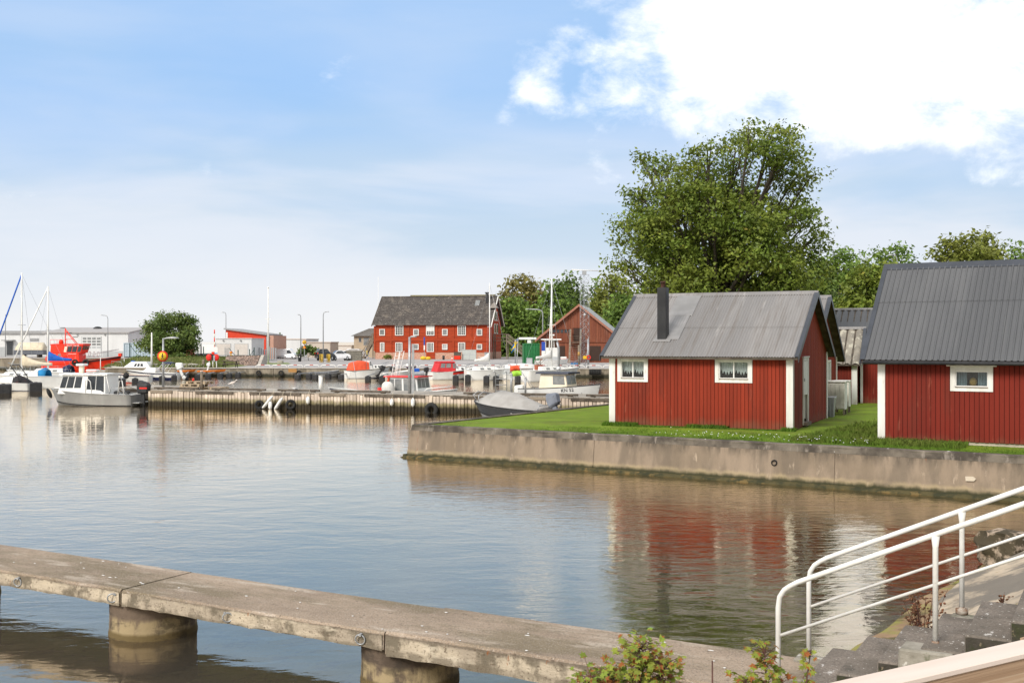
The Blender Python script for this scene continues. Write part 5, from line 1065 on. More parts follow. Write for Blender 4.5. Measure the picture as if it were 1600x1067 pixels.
# --- low open boat with flag staff
b = boat('open_boat', 'low white open boat with a red fuel tank, showing over the pier', 'boat', 574, 60.6, R(195)); hl = Hull(4.4, 1.7, .55, .95, .25, .6, .9); hl.build(b, M['gel'], M['gel'], dk=.12); hl.band(b, M['navy'], .85, .92); MB().box(-.9, -.55, .1, .45, .52, .86).build('fuel_tank', M['red'], b, bevel=.03)
hoop(b, [(-1.7, .6, .5), (-1.6, .6, 1.8)], .012, M['galv'], 'antenna'); hoop(b, [(.5, 0, .6), (.8, 0, 2.4)], .012, M['galv'], 'flag_staff')
# --- far row
def stays(par, top, pts, r_=.008):
    for p in pts: MB().tube([top, p], r_, 3, cap=False).build('stay', M['galv'], par)
b = boat('motor_sailer', 'round-hulled white boat under an orange tarpaulin at the far quay', 'boat', 575, 101.5, R(28)); hl = Hull(4.4, 2.0, .72, 1.05, .4, .5, .45, 1.9, .85, .5)
hl.build(b, M['gel'], M['gel']); hl.rail(b, M['wood'], .035); hl.band(b, M['navy'], .32, .38, 'boot_stripe')
mb = MB(); mb.loft([[(x, y * .98, z0), (x, y * .8, z1 * .96), (x, 0, z1 + .04), (x, -y * .8, z1 * .96), (x, -y * .98, z0)] for x, y, z0, z1 in [(-1.9, .70, .75, .95), (-1.7, .8, .75, 1.45), (-1.0, .85, .75, 1.62), (-.6, .85, .75, 1.60), (-.15, .8, .75, 1.52)]], False, False, True); mb.build('tarpaulin', M['orangecloth'], b)
cabin(b, M['gel'], -.12, .3, 1.45, .78, 1.62, .25, 0, .9, None, wins=[(.1, .9, .5, .95)], front=2, glass=M['greyglass'], name='windscreen_frame'); c_ = cabin(b, M['gel'], .3, 1.6, 1.25, .82, 1.25, .3, 0, .85, None, wins=[(.15, .30, .4, .8), (.45, .60, .4, .8), (.72, .84, .4, .8)], front=0, name='coachroof')
hoop(b, [(1.0, -.75, .95), (1.3, -.6, 1.35), (2.1, 0, 1.5), (1.3, .6, 1.35), (1.0, .75, .95)], .02, M['galv'], 'pulpit')
def flagset(label, p, h_, cols, cross=None, droop=1.0, rz=0):
    th = thing('flag', label, 'flag', tuple(p), rz); MB().tube([(0, 0, 0), (-.1, 0, h_)], .018, 5).build('flag_staff', M['galv'], th); mb = MB(); n = 8; H_ = .75
    for j in range(3):
        for i in range(n + 1): x = -.1 + .30 * i / n; mb.v.append((x, .06 * math.sin(i * 1.3), h_ - .05 - j * H_ / 2 * .5 - (i / n) * .62))
    for j in range(2):
        for i in range(n): mb.f.append([j * (n + 1) + i, j * (n + 1) + i + 1, (j + 1) * (n + 1) + i + 1, (j + 1) * (n + 1) + i]); mb.sm.append(True)
    f_ = mb.build('cloth', cols[0], th); mb = MB()
    for i in range(n): a, c = i / n, (i + 1) / n; x0, x1 = -.1 + .30 * a, -.1 + .30 * c; mb.add([(x0, .06 * math.sin(i * 1.3) - .012, h_ - .18 - a * .62), (x1, .06 * math.sin((i + 1) * 1.3) - .012, h_ - .18 - c * .62), (x1, .06 * math.sin((i + 1) * 1.3) - .012, h_ - .29 - c * .62), (x0, .06 * math.sin(i * 1.3) - .012, h_ - .29 - a * .62)], [(0, 1, 2, 3)])
    for k in (2, 3): a = k / n; x0 = -.1 + .30 * a; mb.add([(x0, .06 * math.sin(k * 1.3) - .014, h_ - .05 - a * .62), (x0 + .045, .06 * math.sin(k * 1.3) - .014, h_ - .06 - a * .62), (x0 + .045, .06 * math.sin(k * 1.3) - .014, h_ - .45 - a * .62), (x0, .06 * math.sin(k * 1.3) - .014, h_ - .44 - a * .62)], [(0, 1, 2, 3)])
    mb.build('cross', cols[1], f_); return th
M['flagblue'] = mat('flag_blue', (.01, .14, .42), rough=.8); M['flagyellow'] = mat('flag_yellow', (.85, .60, .03), rough=.8)
flagset('blue and yellow flag on the stern of the orange-covered boat', at(573, 99.5, .9), 2.0, (M['flagblue'], M['flagyellow']))
f_ = flagset('blue and yellow flag hanging beside the orange net marker', at(806, 70, .8), 2.9, (M['flagblue'], M['flagyellow'])); f_.scale = (-1.5, 1, 1)
b = boat('canopy_boat', 'white motorboat with bright red canvas canopy at the far quay', 'boat', 706, 98.5, R(24)); hl = Hull(4.6, 2.0, .66, 1.05, .35, .9, .92, 2.0, .86); hl.build(b, M['gel'], M['gel']); hl.band(b, M['red'], .72, .90, 'red_stripe', .01, .45); hl.band(b, M['black'], .90, .97, 'black_stripe', .012, .45); hl.band(b, M['navy'], .30, .37, 'boot_stripe')
c_ = cabin(b, M['redcloth'], -1.75, .1, 1.6, .70, 1.52, .05, .30, .86, M['redcloth'], .03, .08, [(.14, .40, .45, .92, M['greyglass']), (.46, .74, .45, .92, M['greyglass']), (.86, .98, .4, .9, M['greyglass'])], 0, name='canopy', crown_=.06)
cabin(b, M['gel'], .15, .5, 1.5, .75, 1.42, .35, 0, .85, None, wins=[(.1, .9, .4, .95)], front=2, glass=M['greyglass'], name='windscreen_frame'); cabin(b, M['gel'], .45, 1.5, 1.3, .75, 1.12, .4, 0, .8, None, wins=[(.3, .6, .3, .8)], front=0, name='coachroof'); outboard(b, -2.4, 0, .55, .9, M['black'], .1)
hoop(b, [(1.0, -.65, .95), (1.3, -.5, 1.3), (2.1, 0, 1.45), (1.3, .5, 1.3), (1.0, .65, .95)], .02, M['galv'], 'pulpit')
def sailboat(label, px, Y, rz, L, B, mast_px, mast_top, hcol, cover, boomlen, boomdir=-1, furl=None, hb=1.0, hs=.8, dodger=None, wins=((.2, .35, .3, .7), (.5, .65, .3, .7)), mt=.05, boomz=1.75, name='sailing_yacht', tr=.5):
    b = boat(name, label, 'sailboat', px, Y, rz); hl = Hull(L, B, hs, hb, .4, .7, tr, 1.8, .8, .5); hl.build(b, hcol, M['gel']); hl.band(b, M['red' if furl == 'blue' else 'navy'], .31, .36, 'boot_stripe'); hl.rail(b, M['gel'], .03)
    c, s = math.cos(rz), math.sin(rz); Xb = (px - 800) / F * Y; k = (mast_px - 800) / F; mx = (k * Y - Xb) / (c - k * s); my = 0; zt = zat(mast_top, Y + s * mx); cr = hs + .35
    cabin(b, M['gel'], mx - 1.5, mx + L * .22, B * .6, hs - .05, cr, .5, .05, .85, None, wins=wins, front=0, glass=M['greyglass'], name='coachroof')
    MB().tube([(mx, 0, cr - .05), (mx, 0, zt)], [mt, mt * .8], 8).build('mast', M['gel'], b); MB().tube([(mx, -.6, zt * .55), (mx, .6, zt * .55)], .022, 5).build('spreader', M['gel'], b)
    bx = mx - boomlen; n = 9; mb = MB()
    secs = []
    for i in range(n + 1):
        f = i / n; x = mx - .06 - (boomlen - .06) * f; h_ = .62 * (1 - f) ** 2.2 + .16; w_ = .13 * (1 - .4 * f); secs.append([(x, -w_, boomz), (x, -w_ * .8, boomz + h_ * .7), (x, 0, boomz + h_), (x, w_ * .8, boomz + h_ * .7), (x, w_, boomz), (x, 0, boomz - .06)])
    mb.loft(secs, True, True); mb.build('boom_cover', cover, b)
    bow = hl.pt(.97, 1); bow.y = 0; st_ = hl.pt(.0, 1); st_.y = 0; top = V((mx, 0, zt - .1))
    MB().tube([top, bow], .055 if furl else .012, 6).build('forestay', M['bluecloth'] if furl == 'blue' else (M['gel'] if furl else M['galv']), b); stays(b, top, [st_, hl.pt(.5, 1), hl.pt(.5, 1, -1)], .009)
    hoop(b, [hl.pt(.78, 1) + V((0, 0, 0)), hl.pt(.8, 1) + V((0, 0, .5)), bow + V((.1, 0, .6)), hl.pt(.8, 1, -1) + V((0, 0, .5)), hl.pt(.78, 1, -1)], .016, M['galv'], 'pulpit')
    for sd in (1, -1): MB().tube([hl.pt(t, 1, sd) + V((0, 0, .5)) for t in sp(.05, .8, 8)], .008, 4).build('lifeline', M['galv'], b)
    for sd in (1, -1):
        for t in (.05, .3, .55): MB().tube([hl.pt(t, 1, sd), hl.pt(t, 1, sd) + V((0, 0, .52))], .012, 4).build('stanchion', M['galv'], b)
    if dodger: mb = MB(); mb.loft([[(x, y * math.cos(a), hs + h_ * math.sin(a)) for a in sp(0, math.pi, 9)] for x, y, h_ in ((mx - 2.0, .55, .55), (mx - 1.75, .6, .68), (mx - 1.35, .6, .5), (mx - 1.2, .5, .25))], True, False, False); d_ = mb.build('sprayhood', dodger, b); sm = d_.modifiers.new('t', 'SOLIDIFY'); sm.thickness = .02
    return b, hl, mx
sailboat('small white yacht with a white boom cover at the far quay, before the grey cabinets', 764, 97.0, R(20), 4.4, 1.9, 765, 443, M['gel'], mat('white_canvas', (.76, .75, .72), rough=.85, bump=.02, bs=6), 1.4, hb=1.05, hs=.85, boomz=1.7)
b, hl, mx = sailboat('white yacht with round stern and two tall poles before the brown barn', 862, 93.5, R(32), 5.8, 2.3, 862, 436, M['gel'], mat('grey_white_canvas', (.68, .67, .65), rough=.85), 1.6, hb=1.2, hs=.95, mt=.075, tr=.75, boomz=2.0)
MB().tube([(mx - .3, .1, 1.0), (mx + .05, 0, zat(450, 93.5))], .05, 6).build('second_mast', M['gel'], b); MB().box(-1.6, -1.0, -.1, .3, 1.0, 1.45).build('companionway', mat('varnished_wood', (.35, .10, .05), rough=.4), b)
sb = boat('davit', 'grey steel davit pole standing behind the cream fishing boat', 'davit', 873, 66, 0); MB().tube([(0, 0, -.5), (0, 0, 3.0), (-.1, 0, 3.4)], .07, 8).build('pole', M['galv'], sb); MB().tube([(0, 0, 1.2), (.35, 0, .2), (.5, 0, -.4)], .03, 6).build('strut', M['galv'], sb); MB().box(-.15, .12, -.1, .1, 1.6, 1.9).build('winch', M['galv'], sb, bevel=.02)
# skiff, dinghies and smaller boats at the far quay
b = boat('skiff', 'small bare aluminium skiff moored at the far quay left of the orange-covered boat', 'boat', 512, 104.6, R(25)); hl = Hull(2.3, 1.3, .45, .65, .15, .3, .9); hl.build(b, M['alu'], M['wood'], dk=.14); hl.rail(b, M['galv'], .03)
b = boat('inflatable_boat', 'grey inflatable with blue cover between the two canopied boats', 'boat', 645, 102, R(15)); mb = MB(); mb.tube([(-1.8, .7, .35), (.8, .7, .4), (1.6, .4, .55), (1.9, 0, .6), (1.6, -.4, .55), (.8, -.7, .4), (-1.8, -.7, .35)], .22, 10); mb.build('tube', mat('hypalon', (.35, .36, .38), rough=.6), b); MB().box(-1.6, 1.2, -.55, .55, .15, .3).build('floor', M['alu'], b); outboard(b, -1.9, 0, .55, .9, M['black'], .1); MB().box(.1, .6, -.3, .3, .3, .9).build('console', M['bluecloth'], b, bevel=.05)
b = boat('motor_boat', 'white boat with a tilted black outboard just right of the orange-covered boat', 'boat', 622, 101, R(30)); hl = Hull(3.2, 1.5, .55, .8, .25, .5, .9); hl.build(b, M['gel'], M['gel']); outboard(b, -1.7, 0, .6, 1.0, M['black'], .6); hoop(b, [(-.2, -.6, .6), (-.2, -.6, 1.2), (-.2, .6, 1.2), (-.2, .6, .6)], .02, M['galv'], 'windscreen_frame')
b = boat('motor_boat', 'slim white boat lying low between the small yacht and the round-sterned yacht', 'boat', 815, 97.5, R(18)); hl = Hull(3.6, 1.4, .5, .75, .2, .5, .8); hl.build(b, M['gel'], M['gel']); hl.rail(b, M['gel'], .03); outboard(b, -1.9, 0, .45, .8, M['black'], .2)
b = boat('inflatable_boat', 'white upturned dinghy on the quay edge by the grey cabinet', 'boat', 812, 106.3, R(5)); b.location.z = .84; mb = MB(); mb.loft([[(x, y, .0), (x, y * .8, h_ * .75), (x, 0, h_), (x, -y * .8, h_ * .75), (x, -y, 0)] for x, y, h_ in [(-1.5, .5, .3), (-.8, .65, .42), (.4, .65, .45), (1.2, .4, .4), (1.6, .05, .3)]], True, False, True); mb.build('hull', M['gel'], b)
# --- workboat ashore by the green container
b = boat('workboat', 'white workboat with brown wheelhouse windows standing ashore by the green container', 'boat', 862, 116, R(4)); b.location.z = .85; hl = Hull(3.6, 2.0, .55, .75, .05, .2, .95); hl.build(b, M['gel'], M['gel']); cabin(b, M['lamp'], -.9, .75, 1.6, .5, .95, .0, 0, 1, None, wins=(), front=0, name='deckhouse')
c_ = cabin(b, M['gel'], -.75, .72, 1.4, .95, 2.75, .12, 0, .98, M['gel'], .35, .10, [(.04, .30, .55, .95, mat('brown_glass', (.07, .035, .02), rough=.15)), (.36, .64, .55, .95, bpy.data.materials['brown_glass']), (.70, .96, .55, .95, bpy.data.materials['brown_glass'])], 2, bpy.data.materials['brown_glass'], 'wheelhouse')
MB().box(-1.15, -.78, -.72, -.68, 1.6, 2.55).build('blue_board', mat('blue_board', (.03, .08, .42), rough=.5), b); MB().box(-1.15, -.80, -.73, -.69, .95, 1.59).build('white_board', M['gel'], b)
MB().box(-.25, .3, -.25, .25, 3.2, 3.35).build('radar', M['gel'], b, bevel=.05); MB().box(-.1, .1, -.1, .1, 2.86, 3.2).build('radar_post', M['gel'], b); MB().box(.9, 1.6, -.5, .5, .6, .95).build('life_raft', M['gel'], b, bevel=.08); MB().box(.92, 1.58, -.51, .51, .75, .79).build('raft_strap', M['red'], b)
for x in (-1.2, 1.0): MB().box(x, x + .2, -.6, .6, -.06, .02).build('chock', M['darkwood'], b)
# --- left basin: motorboats
b = boat('speedboat', 'white speedboat with navy hull stripe and folded blue sun top, bow left', 'boat', 238, 97.0, math.pi + .02); hl = Hull(4.7, 1.9, .62, .95, .25, .9, .92, 2.0, .86); hl.build(b, M['gel'], M['gel']); hl.band(b, M['navy'], .36, .60, 'hull_stripe'); hl.band(b, M['navy'], .84, .93, 'sheer_stripe')
cabin(b, M['gel'], -.5, .9, 1.4, .65, 1.1, .6, .05, .8, None, wins=(), front=2, glass=M['greyglass'], name='cuddy'); mb = MB(); mb.loft([[(x, .75 * math.cos(a), z_ + .12 * math.sin(a)) for a in sp(0, math.pi, 7)] for x, z_ in ((-1.9, 1.42), (-1.6, 1.50), (-1.1, 1.48), (-.95, 1.38))], True, False, False); d_ = mb.build('sun_top', M['navy'], b); d_.modifiers.new('t', 'SOLIDIFY').thickness = .05
for sd in (.75, -.75): hoop(b, [(-1.1, sd, .6), (-1.75, sd, 1.45)], .022, M['white'], 'arch'); hoop(b, [(-.4, sd, .7), (-1.1, sd, 1.4)], .022, M['white'], 'arch')
o_ = outboard(b, -2.45, 0, .75, 1.25, M['gel'], .35)
b = boat('motor_cruiser', 'white cruiser with sloping cabin and striped side windows behind the speedboat', 'boat', 215, 109, math.pi); hl = Hull(5.6, 2.2, .8, 1.0, .3, 1.0, .92, 2.0, .86); hl.build(b, M['gel'], M['gel']); c_ = cabin(b, M['gel'], -1.6, 1.3, 1.8, .75, 1.42, .9, .5, .8, None, wins=[(.25, .36, .3, .7), (.40, .50, .3, .7), (.54, .64, .3, .7)], front=2); hoop(b, [(1.3, .7, .95), (1.4, .7, 1.4), (2.6, .1, 1.45), (2.7, 0, 1.0)], .02, M['galv'], 'pulpit'); MB().box(.3, .6, -.2, .2, 1.35, 1.5).build('hatch', M['bluecloth'], b)
b = boat('day_boat', 'white dayboat with pink-tan deck and red bottom between black floats', 'boat', 203, 90.5, math.pi + .12); hl = Hull(3.4, 1.7, .6, .85, .25, .4, .9); hl.build(b, M['gel'], mat('tan_deck', (.62, .42, .30), rough=.7), dk=.01); hl.band(b, M['red'], .3, .40, 'bottom_paint'); hl.band(b, M['navy'], .9, .98)
b = boat('moored_buoy', 'large black ball fender on the white dayboat', 'buoy', 197, 89.0, 0); b.location.z = .62; MB().sph((0, 0, 0), .25).build('ball', M['rubber'], b); MB().lathe([(.03, .24), (.05, .24), (.05, .32), (.001, .32)]).build('neck', M['rubber'], b)
for px, lab, Y, L in [(331, 'long orange rowing canoe with a white outboard under the quay', 105.5, 2.9), (292, 'second orange canoe, half hidden behind the white speedboat motor', 105.8, 1.9)]:
    b = boat('canoe', lab, 'canoe', px, Y, R(-6)); b.location.z = .50; hl = Hull(L, .75, .10, .24, .06, .2, .4, 1.6, .9, .5); hl.build(b, mat('orange_canoe', (.80, .22, .03), rough=.45) if 'orange_canoe' not in bpy.data.materials else bpy.data.materials['orange_canoe'], M['wood'], dk=.1)
    if L > 2: outboard(b, -.2, -.3, .42, .7, M['gel'], .2)
# --- yachts at the left edge
sailboat('white yacht with cream boom cover and blue furled foresail at the left edge', 42, 79.5, math.pi - .03, 6.6, 2.3, 34, 427, M['gel'], M['creamcloth'], 2.25, furl='blue', hb=1.1, hs=.86, dodger=mat('teal_canvas', (.02, .22, .48), rough=.8), wins=((.28, .40, .3, .75), (.48, .60, .3, .75), (.68, .8, .3, .75)), mt=.075, boomz=1.72)
sailboat('second yacht with bright blue boom cover behind the cream-covered one', 62, 88.5, math.pi - .02, 5.4, 2.1, 75, 448, M['gel'], M['bluecloth'], 1.95, furl='white', hb=1.1, hs=.9, dodger=M['navy'], mt=.09, boomz=1.9)
b = boat('small_cruiser', 'low white motorboat with black stern arch and dark tent-like cover at the left edge', 'boat', 20, 75.5, math.pi + .02); hl = Hull(2.8, 1.7, .55, .8, .25, .5, .92); hl.build(b, M['gel'], M['gel']); hl.band(b, M['navy'], .3, .4, 'boot_stripe'); cabin(b, M['gel'], -.2, 1.2, 1.2, .55, .95, .7, 0, .75, None, wins=[(.2, .5, .2, .8)], front=1, glass=M['greyglass'])
mb = MB(); mb.loft([[(x, y, .5), (x, y * .7, .5 + h_ * .7), (x, 0, .5 + h_), (x, -y * .7, .5 + h_ * .7), (x, -y, .5)] for x, y, h_ in [(-1.35, .5, .05), (-.9, .7, .42), (-.45, .7, .62), (-.1, .6, .45), (.05, .4, .1)]], True, False, True); mb.build('cover', mat('black_cover', (.03, .028, .03), (.12, .02, .02), s=2, rough=.8, lo=.58, hi=.62), b)
for sd in (.7, -.7): hoop(b, [(-.75, sd, .6), (-.7, sd, 1.0), (-.15, sd, 1.75), (-.1, sd, 1.8)], .035, M['black'], 'arch')
hoop(b, [(-.12, .72, 1.78), (-.12, -.72, 1.78)], .035, M['black'], 'arch_top')
# --- orange pilot boat
b = boat('pilot_boat', 'bright orange-red pilot boat with lattice mast, bow to the right', 'boat', 131, 127, R(-1.5)); hl = Hull(8.9, 3.2, .85, 1.75, .5, .5, .9, 2.2, .86, .5); hl.build(b, M['orange'], M['orange']); hl.band(b, M['black'], .88, .97, 'rubbing_strake', .06, .42); hl.band(b, M['red'], .30, .37, 'boot_stripe'); MB().box(4.15, 4.5, -.2, .2, 1.7, 2.05).build('bow_block', M['orange'], b)
c0_ = cabin(b, M['orange'], -3.7, -.1, 2.3, .8, 2.1, .1, .2, .95, None, wins=[(.10, .20, .72, .92, M['greyglass']), (.28, .38, .72, .92, M['greyglass'])], front=0, name='deckhouse')
c_ = cabin(b, M['orange'], -3.5, .05, 2.2, 2.1, 2.98, -.28, .05, .98, M['orange'], .02, .16, [(.44, .52, .12, .85, M['cream']), (.54, .68, .12, .85), (.70, .84, .12, .85), (.87, .98, .12, .85)], 3, M['darkglass'], 'wheelhouse', .05)
text('PILOT 746 SE', .26, M['white'], c_, (-1.55, -1.13, 2.86), (R(90), 0, 0)); text('Sjöfartsverket', .17, M['white'], c0_, (-1.35, -1.17, 1.95), (R(90), 0, 0))
lm = [(-2.2, 0, 3.1), (-2.2, 0, 5.0)]; hoop(b, lm, .06, M['orange'], 'mast'); hoop(b, [(-.7, 0, 3.1), (-2.2, 0, 4.9)], .05, M['orange'], 'mast_stay'); hoop(b, [(-.9, 0, 3.1), (-2.1, 0, 4.6)], .035, M['orange'], 'mast_stay')
for z_ in (3.7, 4.2, 4.55): hoop(b, [(-2.2, 0, z_), (-2.2 + (5 - z_) * .82, 0, z_)], .03, M['orange'], 'cross_brace')
for x, z_ in ((-1.75, 4.45), (-1.0, 3.95), (-2.5, 5.05)): hoop(b, [(x - .3, 0, z_), (x + .3, 0, z_)], .04, M['black'], 'antenna')
hoop(b, [(-3.6, -.9, 3.0), (-3.6, -.9, 3.65), (-2.4, -.9, 3.65), (-2.4, -.9, 3.0)], .025, M['orange'], 'roof_rail'); hoop(b, [(-3.6, .9, 3.0), (-3.6, .9, 3.65), (-2.4, .9, 3.65), (-2.4, .9, 3.0)], .025, M['orange'], 'roof_rail')
MB().sph((-2.7, 0, 3.35), .28, .28, .32).build('searchlight', M['orange'], b); MB().torus((-1.75, -1.2, 1.5), .22, .05, 'y', 18, 6).build('life_ring', M['orange'], b); MB().sph((-4.0, 0, 1.4), .5, .8, .5).build('air_intake', M['orange'], b)
hoop(b, [(.5, -1.4, 1.2), (.5, -1.4, 1.9), (4.0, -.4, 2.5), (4.0, .4, 2.5), (.5, 1.4, 1.9)], .025, M['galv'], 'deck_rail')
for i, x in enumerate((.7, 1.2, 1.7)): MB().torus((x, 0, 1.95), .3, .03, 'x', 18, 6).build('rescue_hoop', M['galv'], b)
for x in (-.3, .95): tyre('black tyre fender on the side of the orange pilot boat, %s' % ('below the wheelhouse' if x < 0 else 'at mid-deck'), (b.location.x + x, b.location.y - 1.85, 1.0), .28, .12, 0)
# --- booms with black floats
GB = 'mooring booms with black box floats'; BL = 'galvanised mooring boom resting on a black box float'
fl0 = None
def boom(px, Y, px2=None, Y2=None, label=BL, s=.50, h=.42, group=GB):
    """float end at px, Y; shore end at px2, Y2"""
    global fl0
    a = at(px, Y); c = at(px2, Y2) if px2 is not None else at(px + 26, 106.6); d = c - a; th = thing('mooring_boom', label, 'mooring boom', tuple(a), math.atan2(d.y, d.x), group)
    MB().box(0, d.length, -.05, .05, .42, .50).build('beam', M['galv'], th)
    mb = MB(); mb.box(-.35 * s / .62, .35 * s / .62, -s / 2, s / 2, -.25, h); mb.build('float', M['black'], th, bevel=.08, seg=2)
    for x in (-.12, .12): mb = MB(); mb.box(x - .04, x + .04, -.1, .1, h, h + .035); mb.build('lug', M['black'], th)
ORD = 'first second third fourth fifth sixth seventh eighth ninth tenth eleventh twelfth thirteenth fourteenth fifteenth sixteenth seventeenth eighteenth nineteenth twentieth'.split()
for i, (px, py) in enumerate([(309, 593), (325, 592), (344, 591), (358, 590.5), (372, 590), (387, 588.5)]): boom(px, 5810 / (py - 534), px + 14, 106.9, 'boom with black float, %s to the right of the pier pallets' % ORD[i])
for i, (px, py) in enumerate([(211, 599.5), (233, 597.5), (253, 595.5), (272, 594.5), (290, 593.5)]): boom(px, 5810 / (py - 534), px + 5, 106.9 if px > 240 else 100, 'boom with black float, %s in the row beside the white speedboat' % ORD[i])
boom(188, 84.5, 196, 92, 'mooring boom with a bulky black float beside the white dayboat', .8, .55)
for i, (px, py) in enumerate([(465, 592.5), (483, 591.5), (493, 592.5), (513, 591.5), (533, 593)]): boom(px, 5810 / (py - 534), px + 30, 106.4, 'boom with black float, %s of those left of the orange-covered boat' % ORD[i])
boom(575, 94.5, 590, 104, 'boom with black float in front of the orange-covered boat'); boom(597, 95, 612, 104, 'boom with black float at the bow of the orange-covered boat')
for (px, py), lb in zip([(712, 597), (731, 596), (760, 598), (775, 598), (809, 598), (858, 601)], ['under the red stripe of the red-canopied boat', 'off the bow of the red-canopied boat', 'left of the pair before the small white-masted yacht', 'right of the pair before the small white-masted yacht', 'beside the slim low white boat', 'in front of the round-sterned yacht']): boom(px, 5810 / (py - 534), px + 10, 103.8, 'boom with black float ' + lb, s=.50, h=.55)
boom(5, 72, 30, 92, 'mooring boom with a twin black float cut by the left edge', 1.0, .6); boom(56, 74.5, 60, 92, 'mooring boom with a square black float at the stern of the cream-covered yacht', .8, .62)
fp = thing('floating_jetty', 'low pale floating jetty behind the white motorboats', 'jetty', tuple(at(150, 112)), R(-2)); MB().box(0, 14, -.8, .8, .1, .5).build('deck', m_copc, fp)
for i in range(5): MB().box(1 + i * 3, 2.6 + i * 3, -.7, .7, -.3, .09).build('pontoon', M['black'], fp)
# ================================================================ the far side of the harbour
G0, G1z = .78, 1.36
tag(MB().add([(-42.2, 133.6, 1.362), (-42.2, 420, 1.362), (-26, 420, .785), (-26, 150, .785), (-30, 128, .785), (-41, 128, 1.0)], [(0, 1, 2, 3, 4, 5)]).build('ground_slope', m_asph), kind='structure')
m_ww = mat('white_sheet_wall', (.66, .66, .65), (.60, .60, .59), s=.6, rough=.6, bump=.01, bs=4, stretch=(1, 1, .1)); m_ww2 = mat('pale_grey_wall', (.44, .45, .45), (.40, .41, .41), s=1, rough=.7)
m_fr = mat('grey_roof_edge', (.32, .32, .32), (.28, .28, .28), rough=.6); m_orw = mat('bright_red_wall', (.62, .055, .020), (.55, .045, .018), s=1, rough=.6)
def facewin(par, px0, px1, py0, py1, Y, th, m_, name='window', proud=.04, fm=None, off=0):
    x0, x1 = at(px0, Y).x - th.location.x, at(px1, Y).x - th.location.x; z0, z1 = zat(py1, Y) - th.location.z, zat(py0, Y) - th.location.z
    f = MB().box(x0, x1, -proud + off, .05 + off, z0, z1).build(name, fm or m_fr, par); MB().box(x0 + .08, x1 - .08, -proud - .012 + off, -proud - .002 + off, z0 + .08, z1 - .08).build('pane', m_, f); return f
def building(name, label, px0, px1, Y, zg, ztop, depth, wallm, roofm, cat='warehouse', ridge=0.0, over=.25, rz=0, fascia=.35):
    a, c = at(px0, Y), at(px1, Y); th = thing(name, label, cat, (a.x, Y, zg), rz); L = c.x - a.x; H = ztop - zg
    MB().prism([(0, 0), (depth, 0), (depth, H), (depth / 2, H + ridge), (0, H)] if ridge else [(0, 0), (depth, 0), (depth, H), (0, H)], 0, L, 'x').build('wall', wallm, th)
    r_ = MB(); r_.prism([(-over, H + .01), (depth / 2, H + ridge + .01), (depth + over, H + .01), (depth + over, H + fascia), (depth / 2, H + ridge + fascia), (-over, H + fascia)], -over, L + over, 'x'); r_.build('roof', roofm, th); return th
A = building('warehouse', 'long low white warehouse with flat grey roof edge at the left edge', -90, 72, 153, G1z, zat(522, 153), 20, m_ww, m_fr, fascia=.42)
facewin(A, 10, 21, 533, 556, 153, A, M['darkglass'], 'doorway', .06); facewin(A, 47, 60, 529, 533, 153, A, m_fr, 'sign_board', .1); MB().box(at(6, 153).x - A.location.x, at(24, 153).x - A.location.x, -.9, -.02, zat(533, 153) - G1z, zat(531.5, 153) - G1z).build('canopy', m_fr, A)
for px in (-8, 30, 40, 64): facewin(A, px, px + 6, 541, 547, 153, A, M['greyglass'])
MB().box(0, 12, -.03, -.002, 0, 1.3).build('lower_cladding', m_ww2, A)
B = building('warehouse', 'white gabled warehouse with a gridded roller door and a roof vent', 70, 200, 150, G1z, zat(521, 150), 16, m_ww, mat('grey_roof_sheet', (.40, .38, .37), rough=.7), ridge=.75, fascia=.14)
dr = facewin(B, 127, 158.5, 526, 557, 150, B, m_ww, 'roller_door', .05, m_ww2)
X0 = B.location.x
for j, (a, c) in enumerate([(528, 531), (532.5, 535.5), (537, 540), (542, 544.5)]):
    for i in range(4): px = 129.5 + i * 7.3; x0, x1 = at(px, 150).x - X0, at(px + 5.8, 150).x - X0; MB().box(x0, x1, -.08, -.064, zat(c, 150) - G1z, zat(a, 150) - G1z).build('door_pane', M['greyglass'] if j < 3 else m_ww2, dr)
facewin(B, 160, 198, 549, 557.5, 150, B, m_ww2, 'lower_cladding', .03, m_ww2); facewin(B, 72, 126, 551, 557.5, 150, B, m_ww2, 'lower_cladding', .03, m_ww2)
MB().lathe([(.001, .55), (.35, .5), (.62, .3), (.66, .0)], (at(148.5, 155).x - X0, 6, 3.7), 14).build('roof_vent', M['black'], B)
for px in (120, 163): facewin(B, px, px + 2, 522.5, 524.5, 150, B, M['black'], 'wall_lamp', .15)
def container(label, px0, px1, Y, zg, h_, depth, m_, name='container', cat='container', rz=0):
    a, c = at(px0, Y), at(px1, Y); th = thing(name, label, cat, (a.x, Y, zg), rz); L = c.x - a.x; mb = MB(); n = int(L / .28); prof = []
    for i in range(n): x = i * L / n; p = L / n; prof += [(x, 0), (x + p * .4, 0), (x + p * .5, .05), (x + p * .9, .05)]
    prof.append((L, 0)); mb.add([(x, y, .12) for x, y in prof] + [(x, y, h_ - .1) for x, y in prof], [(i, i + 1, len(prof) + i + 1, len(prof) + i) for i in range(len(prof) - 1)]); mb.box(0, L, .06, depth, .1, h_ - .08); mb.build('panel', m_, th)
    for x in (0, L - .1): MB().box(x, x + .1, -.04, .06, 0, h_ - .1).build('corner_post', m_, th)
    MB().box(-.0, L, -.04, depth, h_ - .099, h_).build('top_frame', m_, th); MB().box(.0, L, -.03, depth, 0, .1).build('bottom_frame', M['black'], th); return th
container('pale blue-grey corrugated container between the white warehouse and the bank tree', 193, 246, 139, G1z, zat(536, 139) - G1z, 2.4, mat('container_blue_grey', (.42, .50, .55), (.36, .44, .49), rough=.55))
